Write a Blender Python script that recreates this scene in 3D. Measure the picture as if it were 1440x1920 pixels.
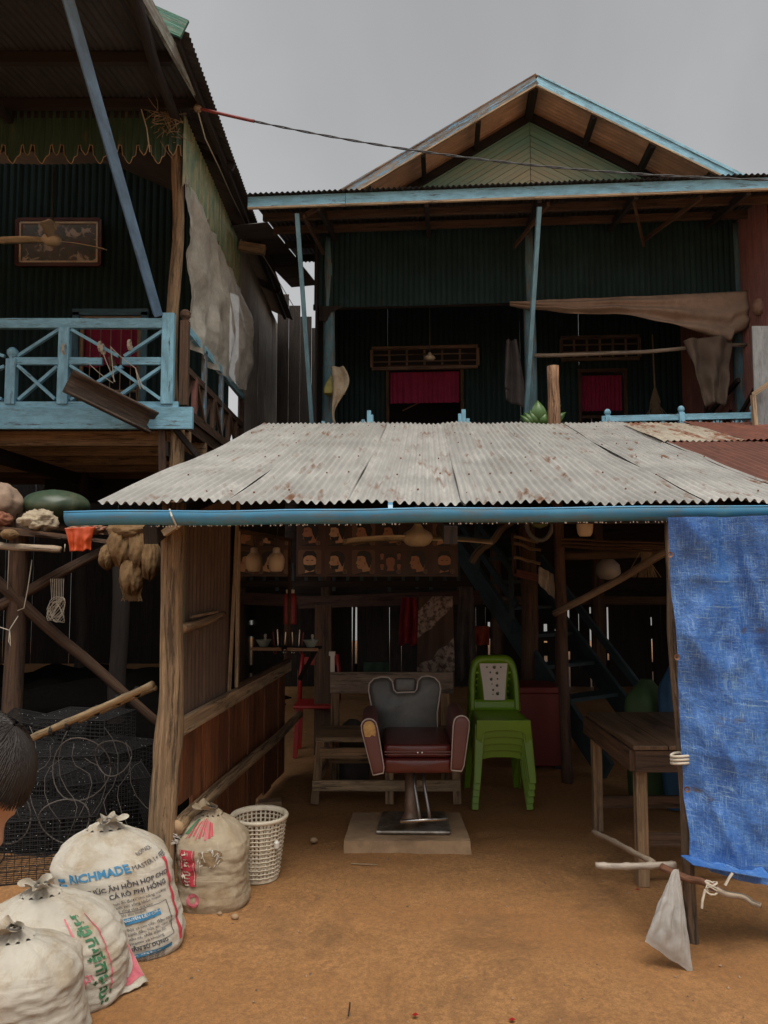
import bpy, math, random
from mathutils import Vector, Matrix, noise
from math import sin, cos, pi, radians, tan, sqrt
scene = bpy.context.scene
for _o in list(bpy.data.objects): bpy.data.objects.remove(_o)
COL = scene.collection
# ------------------------------------------------------------------ camera
F_PX, EYE, PITCH = 1442.0, 1.55, math.atan(108.0 / 1442.0)
cam_d = bpy.data.cameras.new('camera')
cam_d.sensor_fit = 'VERTICAL'; cam_d.sensor_height = 36.0
cam_d.lens = F_PX / 1920.0 * 36.0
cam_d.clip_start = 0.05; cam_d.clip_end = 3000
cam = bpy.data.objects.new('camera', cam_d); COL.objects.link(cam)
cam.location = (0, 0, EYE); cam.rotation_euler = (pi / 2 + PITCH, 0, 0)
scene.camera = cam
# ------------------------------------------------------------------ sky, sun, exposure
SUN_EL, SUN_AZ = radians(66), radians(200)      # high, behind the viewer
world = bpy.data.worlds.new('World'); scene.world = world; world.use_nodes = True
nt = world.node_tree; nt.nodes.clear()
sky = nt.nodes.new('ShaderNodeTexSky'); sky.sky_type = 'NISHITA'; sky.sun_disc = False
sky.sun_elevation = SUN_EL; sky.sun_rotation = SUN_AZ
sky.air_density = 1.3; sky.dust_density = 3.0; sky.ozone_density = 1.0
hs = nt.nodes.new('ShaderNodeHueSaturation'); hs.inputs['Saturation'].default_value = 0.05
bg = nt.nodes.new('ShaderNodeBackground'); bg.inputs['Strength'].default_value = 0.070
wo = nt.nodes.new('ShaderNodeOutputWorld')
# thin unbroken rain cloud: slight unevenness all over the sky
tcw = nt.nodes.new('ShaderNodeTexCoord'); cl = nt.nodes.new('ShaderNodeTexNoise'); cl.inputs['Scale'].default_value = 2.2; cl.inputs['Detail'].default_value = 5; cl.inputs['Distortion'].default_value = .6
mr_ = nt.nodes.new('ShaderNodeMapRange'); mr_.inputs[1].default_value = .3; mr_.inputs[2].default_value = .7; mr_.inputs[3].default_value = .86; mr_.inputs[4].default_value = 1.12
nt.links.new(tcw.outputs['Generated'], cl.inputs['Vector']); nt.links.new(cl.outputs['Fac'], mr_.inputs[0]); nt.links.new(mr_.outputs[0], hs.inputs['Value'])
nt.links.new(sky.outputs[0], hs.inputs['Color']); nt.links.new(hs.outputs[0], bg.inputs['Color'])
nt.links.new(bg.outputs[0], wo.inputs['Surface'])
sun_d = bpy.data.lights.new('sun', 'SUN'); sun_d.energy = 1.5; sun_d.angle = radians(30)
sun_d.color = (1.0, 0.94, 0.84)
sun = bpy.data.objects.new('sun', sun_d); COL.objects.link(sun); sun.location = (0, -20, 30)
sun.rotation_euler = (pi / 2 - SUN_EL, 0, radians(18))
scene.view_settings.view_transform = 'Standard'; scene.view_settings.look = 'None'
scene.view_settings.exposure = 0.85; scene.view_settings.gamma = 1.0
scene.view_settings.use_curve_mapping = False
scene.cycles.max_bounces = 6; scene.cycles.diffuse_bounces = 3; scene.cycles.transparent_max_bounces = 12
scene.cycles.use_denoising = True
rnd = random.Random(7)
# ------------------------------------------------------------------ helpers
def V(*a): return Vector(a if len(a) > 1 else a[0])
def at(px, py, Y):
    """a pixel of the photograph and a real distance (metres ahead) -> a point of the place"""
    u, v = (px - 720.0) / F_PX, (960.0 - py) / F_PX
    dy, dz = cos(PITCH) - v * sin(PITCH), sin(PITCH) + v * cos(PITCH)
    k = Y / dy
    return Vector((u * k, Y, EYE + dz * k))
def ground(px, py, z=0.0):
    u, v = (px - 720.0) / F_PX, (960.0 - py) / F_PX
    dy, dz = cos(PITCH) - v * sin(PITCH), sin(PITCH) + v * cos(PITCH)
    k = (z - EYE) / dz
    return Vector((u * k, dy * k, z))
def nz(x, y=0.0, z=0.0): return noise.noise(Vector((x, y, z)))
def lerp(a, b, t): return a + (b - a) * t

class MB:
    def __init__(s): s.v, s.f, s.uv, s.mi = [], [], [], []
    def add(s, vs, fs, uvs=None, mi=0):
        b = len(s.v); s.v += [tuple(v) for v in vs]
        for i, f in enumerate(fs):
            s.f.append([b + k for k in f]); s.mi.append(mi)
            s.uv.append(uvs[i] if uvs else [(0, 0)] * len(f))
        return s
    def bar(s, p0, p1, w, h, up=(0, 0, 1), mi=0, w1=None, h1=None):
        p0, p1 = V(p0), V(p1); d = p1 - p0; L = d.length
        if L < 1e-6: return s
        d /= L; up = V(up)
        if abs(d.dot(up)) > .97: up = V(0, 1, 0) if abs(d.y) < .9 else V(1, 0, 0)
        x = d.cross(up).normalized(); y = x.cross(d)
        w1 = w if w1 is None else w1; h1 = h if h1 is None else h1
        vs = []
        for p, ww, hh in ((p0, w, h), (p1, w1, h1)):
            for a, b in ((-1, -1), (1, -1), (1, 1), (-1, 1)): vs.append(p + x * (a * ww / 2) + y * (b * hh / 2))
        fs = [(0, 1, 5, 4), (1, 2, 6, 5), (2, 3, 7, 6), (3, 0, 4, 7), (3, 2, 1, 0), (4, 5, 6, 7)]
        o = rnd.random() * 9; uv = []; acc = 0
        for k in range(4):
            ww = (w, h, w, h)[k]
            uv.append([(o, acc), (o, acc + ww), (o + L, acc + ww), (o + L, acc)]); acc += ww + .01
        uv += [[(o, 0), (o, w), (o + h, w), (o + h, 0)]] * 2
        return s.add(vs, fs, uv, mi)
    def box(s, c, size, mi=0, rz=0.0):
        c = V(c); R = Matrix.Rotation(rz, 3, 'Z'); a = max(range(3), key=lambda i: size[i])
        d = V(0, 0, 0); d[a] = size[a] / 2; d = R @ d
        if a == 0: w, h, up = size[1], size[2], V(0, 0, 1)
        elif a == 1: w, h, up = size[0], size[2], V(0, 0, 1)
        else: w, h, up = size[0], size[1], R @ V(0, 1, 0)
        if a == 2:
            return s._bar2(c - d, c + d, R @ V(1, 0, 0), R @ V(0, 1, 0), w, h, mi)
        return s.bar(c - d, c + d, w, h, up, mi)
    def _bar2(s, p0, p1, x, y, w, h, mi):
        L = (p1 - p0).length; vs = []
        for p in (p0, p1):
            for a, b in ((-1, -1), (1, -1), (1, 1), (-1, 1)): vs.append(p + x * (a * w / 2) + y * (b * h / 2))
        fs = [(0, 1, 5, 4), (1, 2, 6, 5), (2, 3, 7, 6), (3, 0, 4, 7), (3, 2, 1, 0), (4, 5, 6, 7)]
        o = rnd.random() * 9; uv = []; acc = 0
        for k in range(4):
            ww = (w, h, w, h)[k]
            uv.append([(o, acc), (o, acc + ww), (o + L, acc + ww), (o + L, acc)]); acc += ww + .01
        uv += [[(o, 0), (o, w), (o + h, w), (o + h, 0)]] * 2
        return s.add(vs, fs, uv, mi)
    def tube(s, pts, rad, n=8, mi=0, cap=True, wob=0.0, seed=0.0):
        pts = [V(p) for p in pts]; m = len(pts)
        if not hasattr(rad, '__len__'): rad = [rad] * m
        vs, L, prev = [], 0.0, None; Ls = []
        for i, p in enumerate(pts):
            t = (pts[min(i + 1, m - 1)] - pts[max(i - 1, 0)]).normalized()
            if prev is None:
                a = V(1, 0, 0) if abs(t.x) < .8 else V(0, 1, 0)
                x = (a - t * a.dot(t)).normalized()
            else: x = (prev - t * prev.dot(t)).normalized()
            prev = x; y = t.cross(x)
            if i: L += (p - pts[i - 1]).length
            Ls.append(L)
            for k in range(n):
                a = 2 * pi * k / n; r = rad[i]
                if wob: r *= 1 + wob * nz(cos(a) * 1.3 + seed, sin(a) * 1.3 + seed * 2, L * 2.5) + wob * .5 * nz(cos(a) * 4 + seed, sin(a) * 4, L * 1.2)
                vs.append(p + x * (r * cos(a)) + y * (r * sin(a)))
        fs, uv = [], []; c = 2 * pi * max(rad) / n
        for i in range(m - 1):
            for k in range(n):
                k2 = (k + 1) % n
                fs.append((i * n + k, i * n + k2, (i + 1) * n + k2, (i + 1) * n + k))
                uv.append([(Ls[i] + seed, k * c), (Ls[i] + seed, (k + 1) * c), (Ls[i + 1] + seed, (k + 1) * c), (Ls[i + 1] + seed, k * c)])
        if cap:
            fs.append(tuple(range(n - 1, -1, -1))); uv.append([(0, 0)] * n)
            fs.append(tuple((m - 1) * n + k for k in range(n))); uv.append([(0, 0)] * n)
        return s.add(vs, fs, uv, mi)
    def grid(s, fn, nu, nv, mi=0, su=1.0, sv=1.0, wrap=False, flip=False):
        vs, fs, uv = [], [], []; cols = nu if wrap else nu + 1
        for j in range(nv + 1):
            for i in range(cols): vs.append(fn(i / nu, j / nv))
        for j in range(nv):
            for i in range(nu):
                i2 = (i + 1) % cols
                q = [j * cols + i, j * cols + i2, (j + 1) * cols + i2, (j + 1) * cols + i]
                w = [(i / nu * su, j / nv * sv), ((i + 1) / nu * su, j / nv * sv), ((i + 1) / nu * su, (j + 1) / nv * sv), (i / nu * su, (j + 1) / nv * sv)]
                if flip: q.reverse(); w.reverse()
                fs.append(q); uv.append(w)
        return s.add(vs, fs, uv, mi)
    def lathe(s, prof, c=(0, 0, 0), n=20, mi=0, axis=None):
        c = V(c); Rm = Matrix.Identity(3) if axis is None else V(0, 0, 1).rotation_difference(V(axis)).to_matrix()
        vs = []
        for r, z in prof:
            for k in range(n): vs.append(c + Rm @ V(r * cos(2 * pi * k / n), r * sin(2 * pi * k / n), z))
        fs, uv = [], []
        for i in range(len(prof) - 1):
            for k in range(n):
                k2 = (k + 1) % n
                fs.append((i * n + k, i * n + k2, (i + 1) * n + k2, (i + 1) * n + k)); uv.append([(k / n, prof[i][1]), ((k + 1) / n, prof[i][1]), ((k + 1) / n, prof[i + 1][1]), (k / n, prof[i + 1][1])])
        return s.add(vs, fs, uv, mi)
    def prism(s, poly, o, ex, ey, thick, mi=0):
        """poly: 2D outline; laid out on the axes ex, ey from o, given a thickness"""
        o, ex, ey = V(o), V(ex), V(ey); n = ex.cross(ey).normalized(); m = len(poly)
        a = [o + ex * p[0] + ey * p[1] for p in poly]; b = [p + n * thick for p in a]
        fs = [tuple(range(m - 1, -1, -1)), tuple(range(m, 2 * m))]
        uv = [[(poly[k][1], poly[k][0]) for k in range(m - 1, -1, -1)], [(q[1], q[0]) for q in poly]]
        for k in range(m):
            k2 = (k + 1) % m; fs.append((k, k2, m + k2, m + k)); uv.append([(poly[k][1], poly[k][0]), (poly[k2][1], poly[k2][0])] * 2)
        return s.add(a + b, fs, uv, mi)
    def build(s, name, mats, parent=None, smooth=False, bevel=0.0, solid=0.0, sub=0, base=True, kind=None):
        if not isinstance(mats, (list, tuple)): mats = [mats]
        xs = [v[0] for v in s.v]; ys = [v[1] for v in s.v]; zs = [v[2] for v in s.v]
        off = V((min(xs) + max(xs)) / 2, (min(ys) + max(ys)) / 2, min(zs))
        me = bpy.data.meshes.new(name)
        me.from_pydata([(v[0] - off.x, v[1] - off.y, v[2] - off.z) for v in s.v], [], s.f)
        ul = me.uv_layers.new(name='UVMap'); k = 0; data = ul.data
        for u in s.uv:
            for q in u: data[k].uv = q; k += 1
        for m in mats: me.materials.append(m)
        if len(mats) > 1: me.polygons.foreach_set('material_index', s.mi)
        if smooth: me.polygons.foreach_set('use_smooth', [True] * len(s.f))
        me.update()
        o = bpy.data.objects.new(name, me); COL.objects.link(o)
        if parent is None: o.location = off
        else: o.parent = parent; o.location = off - worldloc(parent)
        if solid: md = o.modifiers.new('thick', 'SOLIDIFY'); md.thickness = solid; md.offset = 0
        if bevel: md = o.modifiers.new('bevel', 'BEVEL'); md.width = bevel; md.segments = 2; md.limit_method = 'ANGLE'; md.angle_limit = radians(40)
        if sub: md = o.modifiers.new('sub', 'SUBSURF'); md.levels = sub; md.render_levels = sub
        if kind: o['kind'] = kind
        return o
def worldloc(o):
    p = V(0, 0, 0)
    while o is not None: p += V(o.location); o = o.parent
    return p
def tag(o, label, cat, group=None):
    o['label'] = label; o['category'] = cat
    if group: o['group'] = group
    return o
def thing(name, loc, label, cat, group=None):
    o = bpy.data.objects.new(name, None); o.empty_display_size = .1; COL.objects.link(o); o.location = V(loc)
    return tag(o, label, cat, group)
def group_node(name, parent, loc):
    o = bpy.data.objects.new(name, None); o.empty_display_size = .05; COL.objects.link(o)
    o.parent = parent; o.location = V(loc) - worldloc(parent); return o
def copy_tree(o, delta, parent=None):
    c = o.copy(); COL.objects.link(c)
    if parent is None: c.location = V(o.location) + V(delta)
    else: c.parent = parent
    for ch in o.children: copy_tree(ch, delta, c)
    return c
def rope(pts, r, n=5, sag=0.0, seg=14):
    """points of a hanging line between two ends"""
    a, b = V(pts[0]), V(pts[-1])
    return [a.lerp(b, t / seg) - V(0, 0, sag * 4 * (t / seg) * (1 - t / seg)) for t in range(seg + 1)]
def branch(p0, p1, r0, r1, bend=.02, seg=10, seed=1.0):
    p0, p1 = V(p0), V(p1); out = []
    for i in range(seg + 1):
        t = i / seg; w = sin(pi * t) * .6 + .4
        out.append(p0.lerp(p1, t) + V(nz(t * 2.3 + seed, seed), nz(seed, t * 2.3 + seed * 3), nz(t * 2.3, 5 + seed)) * bend * 2 * w)
    return out, [lerp(r0, r1, i / seg) for i in range(seg + 1)]
def corr(mb, p00, p10, p01, p11, pitch=.076, amp=.009, nv=6, spp=6, dent=.004, seed=0.0, flat=False, mi=0, n_ribs=None, vfn=None):
    """corrugated sheet: u across the ribs (p00->p10), v along them (p00->p01)"""
    p00, p10, p01, p11 = V(p00), V(p10), V(p01), V(p11)
    W = (p10 - p00).length; Lv = (p01 - p00).length
    nr = n_ribs or max(1, round(W / pitch)); nu = nr * spp
    N = (p10 - p00).cross(p01 - p00).normalized()
    def fn(u, v):
        p = p00.lerp(p10, u).lerp(p01.lerp(p11, u), v)
        ph = u * nr * 2 * pi
        if flat: w = max(-1, min(1, 2.2 * cos(ph) + 1.2))
        else: w = cos(ph)
        d = dent * nz(p.x * 1.7 + seed, p.y * 1.7, p.z * 1.7 + seed)
        if vfn: p = p + vfn(u, v)
        return p + N * (w * amp + d)
    mb.grid(fn, nu, nv, mi, su=W, sv=Lv); 
    return mb
# ------------------------------------------------------------------ materials
def _nodes(name):
    m = bpy.data.materials.new(name); m.use_nodes = True; t = m.node_tree
    return m, t, t.nodes['Principled BSDF'], t.nodes['Material Output']
def _mix(t, fac, a, b, blend='MIX'):
    n = t.nodes.new('ShaderNodeMix'); n.data_type = 'RGBA'; n.blend_type = blend
    for sck, val in ((n.inputs[0], fac), (n.inputs[6], a), (n.inputs[7], b)):
        if isinstance(val, bpy.types.NodeSocket): t.links.new(val, sck)
        elif isinstance(val, (tuple, list)): sck.default_value = (*val[:3], 1)
        else: sck.default_value = val
    return n.outputs[2]
def _coord(t, kind='UV', scale=(1, 1, 1), rand=True):
    c = t.nodes.new('ShaderNodeTexCoord'); mp = t.nodes.new('ShaderNodeMapping'); mp.inputs['Scale'].default_value = scale
    t.links.new(c.outputs[kind], mp.inputs['Vector'])
    if rand:
        oi = t.nodes.new('ShaderNodeObjectInfo'); mu = t.nodes.new('ShaderNodeMath'); mu.operation = 'MULTIPLY'; mu.inputs[1].default_value = 37.0
        t.links.new(oi.outputs['Random'], mu.inputs[0]); t.links.new(mu.outputs[0], mp.inputs['Location'])
    return mp.outputs[0]
def _noise(t, vec, scale, detail=4, rough=.6, lo=None, hi=None, dist=0.0):
    n = t.nodes.new('ShaderNodeTexNoise'); n.inputs['Scale'].default_value = scale; n.inputs['Detail'].default_value = detail
    n.inputs['Roughness'].default_value = rough; n.inputs['Distortion'].default_value = dist
    t.links.new(vec, n.inputs['Vector']); out = n.outputs['Fac']
    if lo is not None:
        r = t.nodes.new('ShaderNodeMapRange'); r.inputs[1].default_value = lo; r.inputs[2].default_value = hi; r.clamp = True
        t.links.new(out, r.inputs[0]); out = r.outputs[0]
    return out
def _bump(t, bs, h, strength, dist=.01):
    b = t.nodes.new('ShaderNodeBump'); b.inputs['Strength'].default_value = strength; b.inputs['Distance'].default_value = dist
    t.links.new(h, b.inputs['Height']); t.links.new(b.outputs[0], bs.inputs['Normal'])
def _tint(t, col, amt):
    """a little difference of tone from piece to piece"""
    oi = t.nodes.new('ShaderNodeObjectInfo'); r = t.nodes.new('ShaderNodeMapRange'); r.inputs[3].default_value = 1 - amt; r.inputs[4].default_value = 1 + amt
    t.links.new(oi.outputs['Random'], r.inputs[0]); h = t.nodes.new('ShaderNodeHueSaturation')
    t.links.new(r.outputs[0], h.inputs['Value']); t.links.new(col, h.inputs['Color']); return h.outputs[0]
def wood(name, a, b, rough=.75, grain=(1.2, 38, 1), wear=None, bump=.5, tint=.18, wear_lo=.52, wear_hi=.6):
    m, t, bs, _ = _nodes(name); vec = _coord(t, 'UV', grain)
    g = _noise(t, vec, 1.6, 7, .72, .36, .64, .5)
    c = _mix(t, g, a, b)
    v2 = _coord(t, 'UV', (2.5, 6, 1)); k = _noise(t, v2, 1.5, 6, .75, .46, .68)
    c = _mix(t, k, c, tuple(x * .45 for x in a))
    cr = _noise(t, _coord(t, 'UV', (1.1, 15, 1)), 1.7, 8, .78, .54, .60, .3); c = _mix(t, cr, c, tuple(x * .22 for x in a))      # cracks and dark streaks
    if wear:      # paint that has worn off down to the wood
        v3 = _coord(t, 'UV', (1.6, 14, 1)); w = _noise(t, v3, 2.4, 9, .76, wear_lo - .035, wear_hi - .045)
        v4 = _coord(t, 'UV', (3, 9, 1)); pv = _noise(t, v4, 1.6, 6, .7, .36, .64)
        pc = _mix(t, pv, wear, tuple(x * .62 for x in wear)); c = _mix(t, w, pc, c)
    c = _tint(t, c, tint); t.links.new(c, bs.inputs['Base Color']); bs.inputs['Roughness'].default_value = rough
    hm = t.nodes.new('ShaderNodeMath'); hm.operation = 'SUBTRACT'; t.links.new(g, hm.inputs[0]); t.links.new(cr, hm.inputs[1]); _bump(t, bs, hm.outputs[0], bump, .010); return m
def plain(name, col, rough=.6, var=.25, scale=6, bump=0.0, metal=0.0, kind='Object', dirt=None, dlo=.5, dhi=.75, spec=None, bscale=None, tint=0.0, coat=0.0):
    m, t, bs, _ = _nodes(name); vec = _coord(t, kind)
    n = _noise(t, vec, scale, 5, .65, .25, .75)
    c = _mix(t, n, tuple(x * (1 - var) for x in col), tuple(min(1, x * (1 + var)) for x in col))
    if dirt:
        d = _noise(t, vec, scale * .6, 7, .72, dlo, dhi, .3); c = _mix(t, d, c, dirt)
    if tint: c = _tint(t, c, tint)
    t.links.new(c, bs.inputs['Base Color']); bs.inputs['Roughness'].default_value = rough; bs.inputs['Metallic'].default_value = metal
    if spec is not None: bs.inputs['Specular IOR Level'].default_value = spec
    if coat: bs.inputs['Coat Weight'].default_value = coat
    if bump: _bump(t, bs, _noise(t, vec, bscale or scale * 5, 6, .7), bump, .005)
    return m
def metal_sheet(name, col, rust=(.16, .06, .03), rlo=.62, rhi=.74, rough=.5, streak=.35, tint=.1, spec=.4):
    m, t, bs, _ = _nodes(name)
    v = _coord(t, 'UV', (9, .7, 1)); s = _noise(t, v, 1.4, 6, .7, .35, .65)
    c = _mix(t, s, tuple(x * (1 - streak) for x in col), tuple(min(1, x * (1 + streak * .6)) for x in col))
    v2 = _coord(t, 'UV', (1, 1, 1)); b = _noise(t, v2, 2.2, 7, .75, .40, .62)
    c = _mix(t, b, c, tuple(x * .72 for x in col))
    v3 = _coord(t, 'UV', (4.5, .9, 1)); r = _noise(t, v3, 1.9, 9, .75, rlo, rhi, .2)
    c = _mix(t, r, c, rust); c = _tint(t, c, tint)
    t.links.new(c, bs.inputs['Base Color']); bs.inputs['Roughness'].default_value = rough; bs.inputs['Specular IOR Level'].default_value = spec
    v4 = _coord(t, 'UV', (40, 40, 1)); _bump(t, bs, _noise(t, v4, 1, 4, .6), .15, .003)
    return m
WOOD_POST = wood('weathered_post_wood', (.50, .33, .18), (.20, .12, .062), .85, (1.6, 26, 1), bump=.9)
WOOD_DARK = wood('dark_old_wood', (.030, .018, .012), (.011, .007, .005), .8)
WOOD_MID = wood('brown_wood', (.13, .068, .035), (.045, .023, .012), .75)
WOOD_RED = wood('red_brown_board', (.36, .125, .04), (.10, .032, .013), .6, (1.0, 22, 1), tint=.3)
WOOD_PALE = wood('pale_sawn_wood', (.50, .36, .22), (.25, .165, .095), .8, tint=.12)
WOOD_BENCH = wood('bench_wood', (.42, .275, .155), (.19, .115, .06), .75)
BLUE = wood('worn_blue_paint', (.12, .10, .08), (.06, .05, .045), .55, wear=(.26, .55, .71), wear_lo=.60, wear_hi=.68, tint=.06, bump=.35)
BLUE_OLD = wood('flaking_blue_paint', (.27, .22, .17), (.12, .10, .08), .6, wear=(.15, .36, .55), wear_lo=.47, wear_hi=.55, tint=.06)
BLUE_DIM = wood('dull_blue_paint', (.12, .11, .10), (.06, .06, .06), .6, wear=(.10, .24, .33), wear_lo=.58, wear_hi=.66)
TEAL_COL = wood('teal_column_paint', (.30, .22, .15), (.11, .09, .07), .65, wear=(.10, .21, .25), wear_lo=.55, wear_hi=.63)
STAIR = wood('teal_stair_paint', (.07, .06, .05), (.04, .035, .03), .6, wear=(.036, .068, .080), wear_lo=.6, wear_hi=.68)
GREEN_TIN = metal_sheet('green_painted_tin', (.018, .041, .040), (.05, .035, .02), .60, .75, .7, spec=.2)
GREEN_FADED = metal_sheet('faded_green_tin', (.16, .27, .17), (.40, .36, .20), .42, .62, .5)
GABLE_GREEN = wood('green_gable_board', (.13, .22, .17), (.10, .17, .13), .6, wear=(.125, .235, .185), wear_lo=.62, wear_hi=.8, tint=.06, bump=.15)
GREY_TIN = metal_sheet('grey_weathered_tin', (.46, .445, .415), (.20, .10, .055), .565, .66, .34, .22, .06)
WALL_TIN = metal_sheet('grey_wall_tin', (.37, .35, .32), (.20, .13, .08), .68, .82, .55, .25, .08)
RUST_TIN = metal_sheet('rusted_tin', (.155, .055, .035), (.07, .028, .018), .52, .75, .7, .35, .15)
RUST_PALE = metal_sheet('half_rusted_tin', (.42, .37, .29), (.19, .075, .04), .47, .58, .65, .3, .1)
BROWN_TIN = metal_sheet('brown_soffit_tin', (.70, .46, .31), (.30, .16, .09), .55, .8, .6)
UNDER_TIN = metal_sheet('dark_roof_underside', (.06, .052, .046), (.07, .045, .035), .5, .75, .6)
RED_TIN = metal_sheet('red_brown_wall_tin', (.27, .115, .095), (.14, .06, .045), .55, .8, .6)
CREAM = plain('cream_enamel', (.66, .56, .40), .4, .15, 8, dirt=(.22, .17, .11))
CHROME = plain('dull_chrome', (.55, .54, .52), .22, .2, 12, metal=1.0, dirt=(.20, .14, .08), dlo=.5, dhi=.65)
STEEL = plain('dark_steel', (.18, .17, .16), .35, .2, 12, metal=.8)
CONCRETE = plain('concrete', (.34, .22, .125), .85, .3, 7, .8, dirt=(.20, .13, .08))
LEATHER_K = plain('worn_black_vinyl', (.075, .072, .065), .42, .3, 5, .25, dirt=(.15, .14, .12), dlo=.5, dhi=.8)
LEATHER_R = plain('dark_red_vinyl', (.095, .014, .011), .3, .2, 6, .12, dirt=(.07, .02, .016), bscale=60)
LEATHER_B = plain('brown_red_vinyl', (.12, .042, .034), .5, .2, 6, .12, bscale=60)
FOAM = plain('torn_yellow_foam', (.55, .34, .12), .95, .35, 25, .9, dirt=(.25, .13, .05))
PIPING = plain('pale_piping', (.42, .36, .32), .6, .2, 20)
GREEN_PL = plain('lime_green_plastic', (.15, .28, .012), .33, .1, 4, dirt=(.10, .19, .02), dlo=.58, dhi=.8)
WHITE_PL = plain('white_plastic', (.66, .62, .56), .45, .08, 8, dirt=(.40, .34, .26), dlo=.55, dhi=.8)
BASKET_PL = plain('dirty_cream_plastic', (.60, .53, .41), .5, .12, 9, dirt=(.36, .27, .17), dlo=.5, dhi=.75)
RED_PL = plain('red_plastic', (.26, .012, .010), .4, .15, 5)
RED_BOX = plain('dark_red_panel', (.16, .018, .014), .5, .15, 3)
BLACK = plain('black_rubber', (.02, .02, .02), .5, .2, 10)
INK = plain('dark_print', (.05, .05, .06), .7, .1, 10)
INK_BLUE = plain('blue_print', (.03, .18, .34), .6, .15, 10)
INK_RED = plain('red_print', (.45, .04, .06), .6, .2, 30)
INK_GREEN = plain('green_print', (.03, .14, .06), .6, .2, 30)
INK_PINK = plain('pink_print', (.50, .12, .15), .6, .2, 30)
CURTAIN = plain('magenta_curtain', (.26, .012, .055), .8, .25, 9)
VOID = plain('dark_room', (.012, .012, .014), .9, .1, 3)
ROPE = plain('pale_cord', (.50, .44, .35), .9, .2, 40)
ROPE_DK = plain('grey_cord', (.09, .078, .066), .9, .2, 40)
CABLE = plain('black_cable', (.03, .03, .032), .5, .2, 20)
CABLE_RED = plain('red_sleeve', (.20, .035, .03), .5, .2, 20)
NET_BLK = plain('black_netting', (.007, .006, .006), .9, .3, 10)
NET_TAN = plain('tan_netting', (.17, .10, .042), .95, .3, 14, 1.0, dirt=(.12, .07, .03), bscale=120)
DROPS = plain('water_drops', (.75, .75, .75), .1, .1, 5)
DARKCLOTH = plain('dark_cloth', (.06, .05, .045), .95, .3, 8, .3)
REDCLOTH = plain('red_cloth', (.22, .012, .014), .9, .3, 8, .3)
BROWNCLOTH = plain('brown_canvas', (.27, .185, .13), .85, .3, 4, 1.0, dirt=(.15, .10, .065), bscale=16)
ORANGE = plain('orange_plastic', (.45, .06, .012), .5, .15, 8)
GREENPOD = plain('dark_green_shell', (.028, .05, .026), .45, .4, 6, .2, dirt=(.10, .10, .05))
LEAF = plain('broad_leaf', (.05, .11, .022), .45, .3, 8)
BAMBOO = wood('bamboo', (.40, .29, .16), (.26, .17, .085), .5, (1, 20, 1), bump=.2)
STICK = wood('bare_stick', (.36, .28, .20), (.20, .14, .095), .8, (1, 20, 1), bump=.4)
SKIN = plain('skin', (.46, .25, .15), .5, .08, 8)
HAIR = plain('black_hair', (.020, .014, .011), .6, .3, 10)
SHIRT = plain('blue_shirt', (.03, .09, .22), .85, .15, 8)
TROUSER = plain('dark_trousers', (.05, .05, .06), .85, .15, 8)
GLASSY = plain('milky_bulb', (.62, .52, .40), .35, .08, 6)
MUG = plain('pale_green_china', (.36, .42, .38), .3, .08, 6)
PURPLE = plain('straw_brush', (.25, .19, .12), .9, .3, 20, .5)
def mirror_mat():
    m, t, bs, _ = _nodes('old_mirror'); bs.inputs['Metallic'].default_value = 1; bs.inputs['Roughness'].default_value = .03
    bs.inputs['Base Color'].default_value = (.72, .70, .66, 1); return m
MIRROR = mirror_mat()
def sack_mat(name, col, dirt):
    m, t, bs, _ = _nodes(name); uv = _coord(t, 'UV', (1, 1, 1)); ob = _coord(t, 'Object')
    n = _noise(t, ob, 5, 6, .7, .38, .64); c = _mix(t, n, col, tuple(x * .82 for x in col))
    d = _noise(t, ob, 3.6, 9, .74, .48, .66, .4); c = _mix(t, d, c, dirt)
    w = t.nodes.new('ShaderNodeTexWave'); w.inputs['Scale'].default_value = 170; w.bands_direction = 'Y'; w.inputs['Distortion'].default_value = .6
    t.links.new(uv, w.inputs['Vector'])
    w2 = t.nodes.new('ShaderNodeTexWave'); w2.inputs['Scale'].default_value = 170; w2.bands_direction = 'X'; w2.inputs['Distortion'].default_value = .6
    t.links.new(uv, w2.inputs['Vector'])
    mm = t.nodes.new('ShaderNodeMath'); mm.operation = 'ADD'; t.links.new(w.outputs['Fac'], mm.inputs[0]); t.links.new(w2.outputs['Fac'], mm.inputs[1])
    cv = _coord(t, 'UV', (2.2, 9, 1)); cr = _noise(t, cv, 2.2, 5, .6, dist=.6)
    m2 = t.nodes.new('ShaderNodeMath'); m2.operation = 'MULTIPLY_ADD'; t.links.new(cr, m2.inputs[0]); m2.inputs[1].default_value = 16.0; t.links.new(mm.outputs[0], m2.inputs[2])
    _bump(t, bs, m2.outputs[0], .6, .005)
    t.links.new(c, bs.inputs['Base Color']); bs.inputs['Roughness'].default_value = .55; return m
SACK = sack_mat('woven_white_sack', (.74, .68, .57), (.44, .32, .19))
SACK_T = sack_mat('woven_tan_sack', (.60, .49, .34), (.36, .24, .13))
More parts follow.
